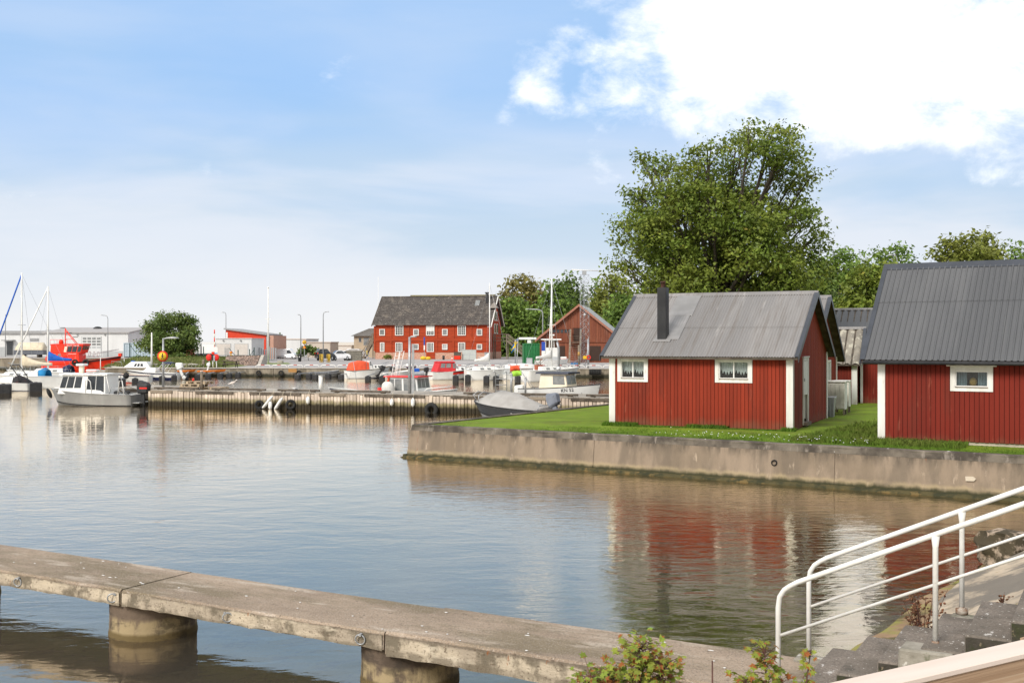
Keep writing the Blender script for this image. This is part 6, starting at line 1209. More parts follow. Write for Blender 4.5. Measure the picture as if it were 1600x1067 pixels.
container('green corrugated container with a white radar bar on top beside the barn', 818, 843, 118, G0, zat(537, 118) - G0, 2.4, mat('container_green', (.025, .17, .055), (.02, .14, .045), rough=.5), rz=.05)
container('dark red container end beside the dark green tree on the bank', 288, 296, 142, G0, zat(541, 142) - G0, 2.4, mat('container_red', (.20, .03, .02), rough=.6))
for px0, px1, lab in [(274, 287, 'white box trailer half behind the bank tree, left of the dark red container'), (300, 313, 'white box trailer body left of the narrow gap behind the lifebuoys'), (315, 336, 'longer white box trailer body right of the gap behind the lifebuoys')]:
    a, c = at(px0, 150), at(px1, 150); th = thing('box_trailer', lab, 'trailer', (a.x, 150, G0), 0); L = c.x - a.x; MB().box(0, L, 0, 2.4, .95, zat(536, 150) - G0).build('box_body', m_ww, th, bevel=.05); MB().box(.1, L - .1, .2, 2.2, .5, .94).build('chassis', M['black'], th)
    for x in (.4, L - .4): MB().lathe([(.001, -.12), (.3, -.12), (.36, -.05), (.36, .05), (.3, .12), (.001, .12)], (x, .15, .36), 14, 'y').build('wheel', M['rubber'], th)
    MB().box(.12, L - .12, -.02, -.002, 1.1, zat(539, 150) - G0).build('rear_door', M['gel'], th)
# garages and the red building behind
g_ = building('garage', 'white flat-roofed double garage in front of the bright red building', 337, 393, 140, G0, zat(530, 140), 7, m_ww, m_ww, 'garage', over=.1, fascia=.1)
for px0, px1 in ((338, 361), (366, 388)): f = facewin(g_, px0, px1, 537, 556, 140, g_, mat('beige_door', (.60, .55, .50), (.55, .50, .45), rough=.7) if 'beige_door' not in bpy.data.materials else bpy.data.materials['beige_door'], 'garage_door', .03, m_ww2)
for px in (349, 376): facewin(g_, px - 1, px + 1, 531.5, 533.5, 140, g_, M['black'], 'wall_lamp', .15)
rb = thing('industrial_building', 'bright red flat building with a single sloping roof behind the white garages', 'building', (at(353, 155).x, 155, G0), 0); L = at(416, 155).x - at(353, 155).x; h0, h1 = zat(515.5, 155) - G0, zat(524.5, 155) - G0
MB().prism([(0, 0), (L, 0), (L, h1), (0, h0)], 0, 10, 'y').build('wall', m_orw, rb); MB().prism([(-.25, h0 + .02), (L + .2, h1 + .02), (L + .2, h1 + .2), (-.25, h0 + .22)], -.3, 10.2, 'y').build('roof', m_fr, rb); MB().box(.02, .25, -.05, -.01, 0, h0 - .4).build('corner_trim', M['white'], rb)
MB().box(L + .01, L + .35, -.02, 9, 0, h1).build('corner_panel', M['galv'], rb); MB().box(L + .36, L + 1.0, .2, 9, 0, h1 - .02).build('annex', mat('pink_red_wall', (.52, .30, .22), rough=.7), rb)
th = thing('steel_fence', 'row of upright galvanised steel plates in front of the red building', 'fence', (at(404, 143).x, 143, G0), 0)
for i in range(9): x = i * .27 + rnd.uniform(-.03, .03); MB().box(x, x + .17, 0, .06, 0, rnd.uniform(1.5, 2.1)).build('plate', M['galv'], th)
# gates and green fence posts
def fence_post(px, Y, h_, z0, lab, brace=0): th = thing('fence_post', lab, 'fence post', tuple(at(px, Y, z0))); MB().box(-.05, .05, -.05, .05, 0, h_).build('post', M['fgreen'], th); brace and MB().bar((0, 0, h_ * .85), (brace, 0, .1), .06, .05, (0, 1, 0)).build('brace', M['fgreen'], th)
M['fgreen'] = mat('dark_green_steel', (.03, .07, .06), rough=.5)
fence_post(203, 136, 1.9, G1z, 'dark green fence post with brace before the blue-grey container', 1.2); fence_post(397, 136, 1.9, G0, 'dark green fence post with leaning brace at the garage corner', -1.1); fence_post(309, 138, 2.2, G0, 'dark green post between the two right-hand box trailers'); fence_post(372, 137, 1.6, G0, 'thin green post in the middle of the right garage door'); fence_post(390, 137, 1.7, G0, 'thin green post at the right jamb of the garage'); fence_post(318, 138, 2.0, G0, 'grey-green gate post left of the lifebuoy board')
th = thing('gate', 'grey barred gate leaf standing open before the left garage door', 'gate', tuple(at(351, 136, G0)), .1); MB().box(0, .06, 0, .06, 0, 2.0).build('gate_post', M['galv'], th)
for i in range(6): MB().box(.1 + i * .07, .13 + i * .07, 0, .03, .1, 1.8).build('bar', M['galv'], th)
MB().bar((.5, 0, 1.85), (1.9, 0, .15), .06, .05, (0, 1, 0)).build('brace', M['fgreen'], th); disc(th, 'sign_disc', .17, M['orange'], -.08, 1.25, x=.8); disc(th, 'sign_face', .10, M['yellow'], -.10, 1.25, x=.8); MB().box(.68, .92, -.09, -.06, .75, 1.02).build('sign_plate', M['yellow'], th)
# stone embankment
se = thing('stone_embankment', 'sloping bank of reddish rubble stones with concrete rim before the garages', 'embankment', (at(348, 122).x, 118.5, G0), 0); L = at(416, 120).x - at(350, 120).x
mb = MB(); g = random.Random(5)
mb.prism([(0, 0), (3.2, 0), (3.2, 1.05), (1.9, 1.02)], .9, L - .1, 'x'); mb.build('core', mat('gravel_core', (.22, .17, .14), rough=.95), se); mb = MB()
for i in range(420):
    v = g.random(); x = g.uniform(.2 + v * .9, L - .1); y = .05 + v * 1.85; z_ = .02 + v * 1.0; r_ = g.uniform(.07, .14); mb.sph((x, y, z_), r_, r_ * .8, r_ * .7, 6, 4)
so_ = mb.build('rubble', mat('rubble_stone', (.34, .24, .19), (.22, .17, .15), s=3, rough=.95, island=.5), se); so_['kind'] = 'stuff'
MB().box(.9, L, 1.9, 2.2, 1.0, 1.12).build('rim', M['darkwood'], se); MB().prism([(.0, 0), (3.2, 0), (3.2, 1.15), (1.9, 1.15)], L, L + .35, 'x').build('end_wall', m_copc, se)
# lifebuoys, info board, table, small posts
th = thing('lifebuoy_stand', 'two red lifebuoy cases on posts with an orange box on top', 'lifebuoy', tuple(at(333, 109, G0)), 0)
for x in (-.42, .30): mb = MB(); mb.lathe([(.001, -.08), (.22, -.08), (.30, -.02), (.30, .05), (.22, .1), (.001, .1)], (x, 0, 1.05), 18, 'y'); mb.v = [(a, b, 1.05 + (c - 1.05) * 1.15) for a, b, c in mb.v]; mb.build('buoy_case', M['red'], th)
for x in (-.42, .32, -.05): MB().box(x - .04, x + .04, .05, .12, 0, 1.1).build('post', M['white'], th)
MB().box(-.12, .12, -.15, .1, 1.38, 1.62).build('light_box', M['orange'], th); MB().box(-.12, .0, -.12, -.02, .75, 1.3).build('hook', M['black'], th); MB().box(.05, .2, -.12, -.02, .65, 1.25).build('reel', M['galv'], th)
th = thing('notice_board', 'white notice board with blue foot stripe above the lifebuoys', 'sign', tuple(at(337, 112, G0)), 0); MB().box(-.2, .2, -.03, .03, 1.38, 2.1).build('board', M['white'], th); MB().box(-.2, .2, -.036, -.031, 1.38, 1.5).build('stripe', mat('light_blue', (.20, .45, .65)), th); MB().box(-.03, .03, .031, .09, 0, 2.1).build('post', M['galv'], th)
th = thing('striped_pole', 'tall thin pole striped red and yellow rising over the white garage', 'pole', tuple(at(335, 138, G0)), 0)
for i in range(8): MB().cyl((0, 0), .07, i * .52, i * .52 + .515, 8).build('band', M['orange' if i % 2 else 'cream'], th)
th = thing('picnic_table', 'dark picnic table with benches at the edge of the far quay', 'table', tuple(at(360, 108.6, G0)), R(4)); MB().box(-.8, .8, -.38, .38, .66, .72).build('table_top', M['darkwood'], th, bevel=.01)
for y in (-.72, .72): MB().box(-.85, .85, y - .14, y + .14, .40, .45).build('bench', M['darkwood'], th, bevel=.01)
for x in (-.6, .6):
    for s_ in (1, -1): MB().bar((x, s_ * .15, .68), (x, s_ * .62, 0), .08, .06, (1, 0, 0)).build('leg', M['darkwood'], th)
    MB().box(x - .03, x + .03, -.8, .8, .34, .40).build('cross_beam', M['darkwood'], th)
for px, lab in [(318, 'stumpy weathered post in the grass left of the lifebuoys')]: th = thing('bollard', lab, 'bollard', tuple(at(px, 110, G0 + .1))); MB().lathe([(.001, .75), (.12, .72), (.15, .4), (.13, 0)], (0, 0, 0), 10).build('post', M['wood'], th)
th = thing('concrete_planter', 'low grey concrete block on the verge beside the flagpole', 'planter', tuple(at(433, 130, G0))); MB().box(0, .65, 0, .6, 0, .35).build('block', m_copc, th, bevel=.03)
# grassy patches on the apron
def verge(name, pts, z_=.79): tag(MB().add([tuple(at(px, Y, z_)) for px, Y in pts], [tuple(range(len(pts)))]).build(name, m_lawn), kind='structure')
verge('verge', [(417, 126), (455, 128), (450, 134), (417, 136)]); verge('verge', [(456, 150), (500, 149), (496, 156), (458, 158)]); verge('verge', [(345, 125), (362, 126), (355, 140), (338, 140)])
# bank on the left
g = random.Random(3); nx_, ny_ = 30, 14; vs = []
for j in range(ny_ + 1):
    for i in range(nx_ + 1):
        X = -41.5 + 12.5 * i / nx_; Y = 108.2 + 24 * j / ny_; e = min(1, j / 4) * min(1, i / 3 + .4, (nx_ - i) / 8); vs.append((X, Y, .79 + e * (.75 + .12 * math.sin(i * .9) * math.sin(j * 1.1)) * (1 - max(0, i / nx_ - .45) * 1.1)))
mb = MB(); mb.add(vs, [(j * (nx_ + 1) + i, j * (nx_ + 1) + i + 1, (j + 1) * (nx_ + 1) + i + 1, (j + 1) * (nx_ + 1) + i) for j in range(ny_) for i in range(nx_)], True); tag(mb.build('grass_bank', mat('bank_grass', (.13, .17, .035), (.20, .20, .08), s=.8, rough=.95, bump=.08, bs=8, layers=[((.36, .30, .22), 1.2, .62, .7, None, None, None, .8)])), kind='structure')
def fbank(g): X = g.uniform(-41, -30); Y = g.uniform(108.6, 131); e = min(1, (Y - 108.2) / 6.9) * min(1, (X + 41.5) / 1.25 + .4, (-29 - X) / 3.3); return (X, Y, .79 + e * .6 * (1 - max(0, (X + 41.5) / 12.5 - .45) * 1.1), 1)
blades('grass', 14000, fbank, .34, .05, mat('bank_blades', (.15, .20, .04), (.24, .24, .10), s=.6, rough=.8, island=.4, trans=.3))
for i, px in enumerate((296, 306, 262, 244)): rock('boulder', 'pale flat boulder at the foot of the grassy bank, ' + ('below the tree trunk', 'nearest to the lifebuoys', 'behind the blue sun top', 'behind the white pole')[i], 'rock', tuple(at(px, 109.6, .85)), (1.7, 1.3, 1.2, 1.4)[i], .9, .6, mat('pale_rock', (.52, .48, .42), (.40, .37, .33), s=1.5, rough=.9) if 'pale_rock' not in bpy.data.materials else bpy.data.materials['pale_rock'], i + 5)
# poles and lamps
def flagpole(label, px, Y, z0, py, r_=.07, ball=True): th = thing('flagpole', label, 'flagpole', tuple(at(px, Y, z0))); h_ = zat(py, Y) - z0; MB().tube([(0, 0, 0), (0, 0, h_)], [r_, r_ * .5], 8).build('pole', M['white'], th); ball and MB().sph((0, 0, h_ + .08), .11).build('finial', M['white'], th); return th
f_ = flagpole('tall white flagpole beside the red and white industrial buildings', 419, 128, G0, 451, .11); MB().box(-.35, .35, -.03, .03, 5.3, 5.36).build('crossbar', M['white'], f_)
flagpole('short plain white pole standing in front of the bank tree', 237, 108.8, .82, 520, .12, False); flagpole('thin aerial mast behind the left end of the big red warehouse', 591, 172, G0, 433, .05, False)
flagpole('thin white pole on the jetty before the pilot boat', 157, 112, .5, 559, .06, False); flagpole('thin white pole at the jetty end by the pilot boat bow', 194, 112, .5, 561, .06, False)
lamp('street_lamp', 'slender street lamp reaching left before the gabled white warehouse', at(168.5, 147, G1z), zat(493, 147) - G1z, -.75, 0, .35, .07); lamp('street_lamp', 'street lamp behind the sails at the far left edge', at(8.5, 150, G1z), zat(492, 150) - G1z, .1, 0, .3, .07)
lamp('street_lamp', 'street lamp rising behind the left end of the red building roof', at(353, 158, G0), zat(488.5, 158) - G0, -.35, 0, .35, .07); lamp('street_lamp', 'street lamp bent left between the white van and the black car', at(470, 146, G0), zat(492, 146) - G0, -.30, 0, .2, .08)
lamp('street_lamp', 'street lamp bent right standing inside the yellow barrier', at(505, 139, G0), zat(487.5, 139) - G0, .45, 0, .3, .08); lamp('street_lamp', 'large curved street lamp in front of the trees beside the barn', at(848, 150, G0), zat(483.5, 150) - G0, -1.9, 0, .5, .10)
lamp('street_lamp', 'short straight lamp between the wooden stairs and the green container', at(805, 110, G0), zat(531, 110) - G0, .22, 0, .2, .06, curve=False); lamp('street_lamp', 'curved street lamp peeping above the trees behind the large boathouse', at(1402, 88, .9), zat(399, 88) - .9, -.45, 0, .3, .06)
th = thing('blue_sign_post', 'narrow blue and white parking sign post against the red warehouse', 'sign', tuple(at(663, 158, G0))); MB().box(-.03, .03, 0, .05, 0, 3.3).build('post', M['galv'], th); MB().box(-.1, .1, -.04, -.005, 1.4, 2.1).build('white_plate', M['white'], th); MB().box(-.1, .1, -.04, -.005, 2.12, 3.3).build('blue_plate', mat('sign_blue', (.03, .08, .35)), th)
th = thing('road_sign', 'round yellow road sign above a yellow triangle beside the black litter bin', 'sign', tuple(at(475.5, 147, G0))); MB().box(-.04, .04, .02, .08, 0, 2.9).build('post', M['galv'], th); disc(th, 'round_sign', .26, M['yellow'], 0, 2.55); MB().prism([(-.24, 1.72), (.24, 1.72), (0, 2.15)], -.02, .01, 'y').build('triangle_sign', M['orange'], th); MB().prism([(-.15, 1.77), (.15, 1.77), (0, 2.04)], -.03, -.021, 'y').build('triangle_face', M['yellow'], th); disc(th, 'roundel_rim', .285, M['orange'], .02, 2.55); MB().bar((-.12, -.02, 2.45), (.12, -.02, 2.66), .06, .01, (0, 1, 0)).build('arrow', M['black'], th)
th = thing('litter_bin', 'black litter bin at the kerb below the left-bent street lamp', 'bin', tuple(at(468.3, 143, G0))); MB().lathe([(.001, 0), (.2, 0), (.24, .8), (.26, .82), (.18, 1.02), (.001, 1.05)], (0, 0, 0), 14).build('bin_body', M['black'], th); MB().box(-.05, .05, -.26, -.23, .55, .7).build('label_plate', M['white'], th)
th = thing('barrier', 'yellow tubular hoop barrier round the lamp foot on the apron', 'barrier', tuple(at(507.5, 137, G0)))
for x, y in ((-.45, -.3), (.45, -.3), (-.45, .45), (.45, .45)): MB().tube([(x - .12, y, 0), (x - .12, y, 1.05), (x + .12, y, 1.05), (x + .12, y, 0)], .045, 6).build('hoop', M['yellow'], th)
# vehicles
def vehicle(name, label, px, Y, rz, L, W, H, prof, glass, m_, wheels, bot=.28):
    th = thing(name, label, 'car' if name != 'van' else 'van', tuple(at(px, Y, G0 + .003)), rz); mb = MB()
    lo = [(x, y * W / 2 * (1 if z < H * .55 else .84), z) for y in (1,) for x, z in prof]; secs = []
    for y, k in ((-1, .94), (-.9, 1), (.9, 1), (1, .94)): secs.append([(x * k, y * W / 2 * (1 if z < H * .58 else .82), z * (1 if abs(y) < 1 or z < .4 else .985)) for x, z in prof])
    mb.loft(secs, False, True, True); bd = mb.build('body', m_, th, bevel=.03, seg=2)
    for (a, c) in glass:
        for sd in (1, -1): q = [(x, sd * (W / 2 * .82 + .018 + (1 - min(1, (z - H * .58) / (H * .42))) * W / 2 * .10), z) for x, z in a]; n = len(q); MB().add(q + [(x, y + sd * .012, z) for x, y, z in q], [tuple(range(n)), tuple(range(n, 2 * n))] + [(i, (i + 1) % n, n + (i + 1) % n, n + i) for i in range(n)]).build('side_window', M['darkglass'], bd)
    for xw, nm in wheels[2:]: pass
    for x in wheels[:2]:
        for sd in (1, -1): w_ = MB().lathe([(.001, -.1), (.26, -.1), (.33, -.05), (.33, .05), (.26, .1), (.001, .1)], (x, sd * (W / 2 - .07), .33), 18, 'y').build('wheel', M['rubber'], th); MB().lathe([(.001, -.004), (.19, -.004), (.19, .004), (.001, .004)], (x, sd * (W / 2 + .036), .33), 14, 'y').build('rim', M['galv'], w_)
    return th, bd
wp_ = lambda z0, z1, pts: pts
paintb = mat('black_car_paint', (.02, .022, .026), rough=.2, coat=.8); paintw = mat('white_car_paint', (.74, .74, .75), rough=.25, coat=.8)
sed = [(-2.3, .3), (-2.35, .75), (-2.2, .98), (-1.55, 1.04), (-.85, 1.40), (.1, 1.45), (.95, 1.05), (1.9, .92), (2.3, .70), (2.32, .3)]
th, bd = vehicle('parked_car', 'white saloon parked right of the black estate car', 531.5, 150, R(22), 4.6, 1.8, 1.45, sed, [([(-1.35, 1.04), (-.82, 1.33), (-.1, 1.37), (-.1, 1.03)], 0), ([(-.02, 1.03), (-.02, 1.37), (.15, 1.36), (.8, 1.04)], 0)], paintw, (-1.4, 1.4)); th.scale = (.60, .85, 1)
for sd in (1, -1): MB().box(-2.37, -2.25, sd * .70 - .16, sd * .70 + .16, .78, .90).build('tail_light', M['red'], th)
MB().add([(-1.62, .62, 1.07), (-1.62, -.62, 1.07), (-.93, -.58, 1.40), (-.93, .58, 1.40)], [(0, 1, 2, 3)]).build('rear_window', M['darkglass'], bd)
suv = [(-2.25, .35), (-2.3, .9), (-2.2, 1.1), (-1.9, 1.5), (-1.7, 1.62), (.2, 1.65), (1.0, 1.12), (1.95, 1.0), (2.25, .75), (2.28, .35)]
th, bd = vehicle('parked_car', 'black estate car parked behind the yellow barrier', 508, 149, R(28), 4.5, 1.85, 1.65, suv, [([(-1.7, 1.13), (-1.6, 1.48), (-.7, 1.55), (-.7, 1.12)], 0), ([(-.6, 1.12), (-.6, 1.55), (.15, 1.55), (.8, 1.13)], 0)], paintb, (-1.4, 1.4)); th.scale = (.55, .85, 1)
for sd in (1, -1): MB().box(-2.33, -2.2, sd * .72 - .12, sd * .72 + .12, .95, 1.12).build('tail_light', M['red'], th)
MB().add([(-2.235, .66, 1.14), (-2.235, -.66, 1.14), (-1.93, -.6, 1.5), (-1.93, .6, 1.5)], [(0, 1, 2, 3)]).build('rear_window', M['greyglass'], bd)
vanp = [(-2.6, .35), (-2.65, 1.0), (-2.6, 1.85), (-2.45, 1.95), (1.0, 1.95), (1.35, 1.8), (1.95, 1.15), (2.5, 1.0), (2.6, .6), (2.6, .35)]
th, bd = vehicle('van', 'white panel van parked beyond the flagpole', 448.5, 158, R(-4), 5.2, 1.95, 1.95, vanp, [([(.35, 1.2), (.35, 1.7), (1.05, 1.72), (1.6, 1.22)], 0)], paintw, (-1.6, 1.75)); th.scale = (.55, .9, .80); MB().box(-2.3, .2, -1.02, -.99, .5, .72).build('side_trim', M['lamp'], th)
# walls, far roofs
for px0, px1, Y, py, d, lab, m_, zb_ in [(480, 516, 172, 536, 8, 'pale beige concrete wall behind the parked cars', mat('beige_render', (.55, .48, .40), (.50, .43, .36), s=.8, rough=.9), .8), (516, 549, 185, 541, 3, 'long whitish wall beyond the white saloon', mat('pale_render', (.68, .62, .56), (.60, .55, .50), s=.8, rough=.9), .8), (445, 478, 185, 531, 12, 'very pale flat building beyond the white van', m_ww, .8), (541, 565, 150, 549, .8, 'rough stone wall right of the white saloon', mat('fieldstone', (.22, .20, .16), (.14, .13, .11), s=4, rough=.95, bump=.05, bs=4), .8)]:
    a, c = at(px0, Y), at(px1, Y); th = thing('wall' if 'wall' in lab else 'building', lab, 'wall' if 'wall' in lab else 'building', (a.x, Y, zb_)); MB().box(0, c.x - a.x, 0, d, 0, zat(py, Y) - zb_).build('wall_body', m_, th); MB().box(-.1, c.x - a.x + .1, -.1, d + .1, zat(py, Y) - zb_ + .003, zat(py, Y) - zb_ + .15).build('coping', m_copc if 'stone' in lab else mat('coping_pale', (.6, .5, .42), rough=.9) if 'coping_pale' not in bpy.data.materials else bpy.data.materials['coping_pale'], th)
for px, py0, h_, w_, lab in [(556, 546, 1.2, 3.5, 'white van roof showing over the stone wall'), (538, 548, .9, 3, 'pale parked car far beyond the white saloon')]:
    a = at(px, 168, G0); th = thing('parked_car', lab, 'car', tuple(a)); MB().loft([[(x, -.8 * k, z_), (x, .8 * k, z_), (x, .7 * k, z_ + 0.001), (x, -.7 * k, z_ + .001)] for x, z_, k in ((-w_ / 2, .3, 1), (w_ / 2, .3, 1))], False); MB().prism([(-w_ / 2, .3), (-w_ / 2, h_ * .9), (-w_ * .35, h_ + .3), (w_ * .15, h_ + .3), (w_ * .3, h_ * .95), (w_ / 2, h_ * .75), (w_ / 2, .3)], -.8, .8, 'y').build('body', paintw, th, bevel=.06); MB().prism([(-w_ * .3, h_ * .98), (-w_ * .28, h_ + .2), (w_ * .1, h_ + .2), (w_ * .2, h_ * .98)], -.82, .82, 'y').build('side_window', M['darkglass'], th)
# tan house with hipped roof
hs = thing('house', 'tan rendered house with hipped grey roof left of the red warehouse', 'house', tuple(at(553, 180, G0)), 0); H = zat(525.5, 180) - G0; m_tan = mat('tan_render', (.50, .40, .28), (.44, .35, .25), s=1, rough=.9)
MB().box(0, 5, 0, 8, 0, H).build('wall', m_tan, hs); r_ = MB(); r_.add([(-.5, -.5, H + .003), (5.5, -.5, H + .003), (5.5, 8.5, H + .003), (-.5, 8.5, H + .003), (2.2, 2.6, H + 1.3), (4.8, 4, H + 1.35)], [(0, 1, 2, 3), (0, 1, 5, 4), (1, 2, 5), (2, 3, 4, 5), (3, 0, 4)]); r_.build('roof', mat('grey_tile', (.17, .155, .14), (.12, .11, .10), s=3, rough=.9), hs)
facewin(hs, 560.5, 564.5, 528, 535, 180, hs, M['darkglass']); facewin(hs, 568, 577, 528, 540, 180, hs, M['greyglass'])
# --- the big red warehouse
UR = V((.9858, -.168, 0)); NR = V((.168, .9858, 0)); cr = V((-3.43, 161, 0)); LR = 17.5; oR = cr - UR * LR; DR = 10.0; ZR = .75
wh = thing('red_warehouse', 'big two-storey red timber warehouse with dark lichen-speckled roof', 'building', (oR.x, oR.y, ZR), math.atan2(UR.y, UR.x))
m_rt = mat('old_red_timber', (.40, .058, .018), (.31, .042, .014), s=1.2, rough=.9, bump=.02, bs=6, stretch=(.2, .2, 3), layers=[((.14, .02, .01), 1.5, .52, .68, (.3, .3, 3), None, None, .6)])
def sR(px): k = (px - 800) / F; return (k * oR.y - oR.x) / (UR.x - k * UR.y)
def zR(py, px): s = sR(px); return zat(py, oR.y + UR.y * s) - ZR
He = zR(504, 670) - .10; Hr = zat(464, 166) - ZR; hb_ = zR(550.5, 670)
body = MB(); body.prism([(0, hb_), (DR, hb_), (DR, He), (DR / 2, Hr - .25), (0, He)], 0, LR, 'x'); bw = body.build('wall', m_rt, wh)
MB().box(-.04, LR + .04, -.05, DR + .04, -.3, hb_ - .004).build('brick_base', mat('washed_brick', (.46, .22, .15), (.55, .36, .27), s=5, rough=.95, bump=.03, bs=10, stretch=(1, 1, 2.4), lo=.42, hi=.58), wh)
for z_, h_ in ((zR(531.5, 670), .42), (hb_ + .04, .18), (He - .3, .25)):
    MB().box(-.03, LR + .03, -.10, -.002, z_ - h_ / 2, z_ + h_ / 2).build('beam', m_rt, wh)
for px in (585.6, 611, 638.5, 682.5, 708.5, 736, 762): s = sR(px); MB().box(s - .14, s + .14, -.085, -.001, hb_ + .14, He - .45).build('timber_post', m_rt, wh)
def mw(px0, px1, py0, py1, cols, rows, gm=M['darkglass'], blind=0, par=None):
    s0, s1 = sR(px0), sR(px1); z1, z0 = zR(py0, px0), zR(py1, px0); fw = .12
    f = MB()
    for a, c, e, g_ in ((s0, s0 + fw, z0, z1), (s1 - fw, s1, z0, z1), (s0 + fw, s1 - fw, z1 - fw, z1), (s0 + fw, s1 - fw, z0, z0 + fw)): f.box(a, c, -.13, -.002, e, g_)
    for i in range(1, cols): x = s0 + fw + (s1 - s0 - 2 * fw) * i / cols; f.box(x - .03, x + .03, -.10, -.03, z0 + fw, z1 - fw)
    for i in range(1, rows): z_ = z0 + fw + (z1 - z0 - 2 * fw) * i / rows; f.box(s0 + fw, s1 - fw, -.098, -.032, z_ - .022, z_ + .022)
    o = f.build('window', M['whitewood'], wh); MB().box(s0 + fw, s1 - fw, -.03, -.003, z0 + fw, z1 - fw).build('pane', gm, o)
    if blind: MB().box(s0 + fw, s1 - fw, -.12, -.105, z1 - fw - (z1 - z0) * blind, z1 - fw).build('blind', M['whitewood'], o)
for i, px in enumerate((593, 646, 691, 745)): mw(px, px + 8.6, 514.6, 524.8, 1, 1, M['greyglass'])
for i, px in enumerate((617.5, 666, 715)): mw(px, px + 13, 508.9, 524.7, 4, 4, blind=.5 if i == 1 else 0)
mw(594, 600.8, 535.5, 550, 2, 4, M['greyglass'])
for px in (618, 667, 716): mw(px, px + 11, 535.5, 550.2, 4, 4)
for i, px in enumerate((646, 691, 745)): mw(px, px + 8.4, 538, 546.8, 1, 1, M['greyglass'] if i != 1 else m_ww2)
MB().box(sR(666), sR(680), -.09, -.002, .05, zR(550.5, 670)).build('door', m_rt, wh)
m_til = mat('lichen_roof_tiles', (.09, .078, .07), (.065, .057, .052), s=2, rough=.95, bump=.05, bs=5, layers=[((.20, .17, .14), 1.1, .5, .66, None, None, None, .6), ((.58, .54, .49), 7, .60, .65, None, None, None, .6)])
sl = (Hr - He) / (DR / 2); rf = MB(); nrow = 16
for k in range(nrow):
    for sgn in (0, 1):
        f0, f1 = k / nrow, (k + 1) / nrow; y0 = -.45 + (DR / 2 + .45) * f0; y1 = -.45 + (DR / 2 + .45) * f1; za, zb_ = He + y0 * sl + .03, He + y1 * sl + .03
        yy = (lambda y: y) if not sgn else (lambda y: DR - y); rf.prism([(yy(y0), za), (yy(y1), zb_), (yy(y1), zb_ + .03), (yy(y0), za + .09)], -.5, LR + .4, 'x')
rf = rf.build('roof', m_til, wh)
MB().prism([(DR / 2 - .2, Hr + .02), (DR / 2, Hr + .16), (DR / 2 + .2, Hr + .02)], -.5, LR + .4, 'x').build('ridge_tiles', m_til, rf)
for xx in (-.54, LR + .41):
    for s_ in (0, 1): y0, y1 = (-.47, DR / 2) if not s_ else (DR + .47, DR / 2); MB().prism([(y0, He - .47 * sl - .12), (y1, Hr - .06), (y1, Hr + .12), (y0, He - .47 * sl + .10)], xx, xx + .12, 'x').build('barge_board', M['whitewood'] if xx > 0 else M['darkwood'], rf)
xs_ = sR(753.5); MB().box(xs_ - .2, xs_ + .2, 3.6, 4.0, Hr - 1.2, Hr + .5).build('chimney', M['black'], rf); MB().box(xs_ - .3, xs_ + .3, 3.5, 4.1, Hr + .501, Hr + .62).build('chimney_cap', M['black'], rf)
xs_ = sR(738.5); y_ = 3.6; zz_ = He + y_ * sl; MB().prism([(y_ - .5, zz_ - .35 * sl + .0), (y_ + .5, zz_ + .5 * sl + .06), (y_ + .5, zz_ + .5 * sl + .16), (y_ - .5, zz_ - .5 * sl + .16)], xs_ - .35, xs_ + .35, 'x').build('skylight', M['greyglass'], rf)
# gable windows, hoist hood
for y_, z_, h_ in ((DR / 2 - .9, Hr - 3.7, 1.4), (DR / 2 + .6, Hr - 3.7, 1.4), (DR / 2 - 1.0, 3.9, 1.5), (DR / 2 + 1.0, 3.9, 1.5)): o = MB().box(LR + .002, LR + .09, y_, y_ + 1.0, z_, z_ + h_).build('window', M['whitewood'], wh); MB().box(LR + .091, LR + .10, y_ + .12, y_ + .88, z_ + .12, z_ + h_ - .12).build('pane', M['darkglass'], o)
xs_ = sR(766.5); y_ = 3.0; zz_ = He + y_ * sl; hd2 = MB(); hd2.add([(xs_ - .65, y_ - 1.0, zz_ - .2), (xs_ + .65, y_ - 1.0, zz_ - .2), (xs_ + .65, y_ + .6, zz_ - .2), (xs_ - .65, y_ + .6, zz_ - .2), (xs_, y_ - .1, zz_ + .75)], [(0, 1, 2, 3), (0, 1, 4), (1, 2, 4), (2, 3, 4), (3, 0, 4)]); hd2.build('roof_hood', mat('grey_shingle', (.26, .23, .20), rough=.9), rf)
# twin ridge behind
b2 = thing('building', 'mossy roof ridge with dark red gable tip just showing over the big warehouse', 'building', tuple(at(632, 186, G0)), -.17); Z1 = zat(461, 186) - G0
MB().prism([(0, 0), (8, 0), (8, Z1 - 3), (4, Z1 - .15), (0, Z1 - 3)], .5, 15, 'x').build('wall', m_rt, b2); MB().prism([(-.4, Z1 - 3.25), (4, Z1 - .1), (8.4, Z1 - 3.25), (8.4, Z1 - 3.05), (4, Z1 + .1), (-.4, Z1 - 3.05)], 0, 15, 'x').build('roof', mat('mossy_tiles', (.20, .17, .06), (.13, .11, .06), s=2, rough=.95), b2)
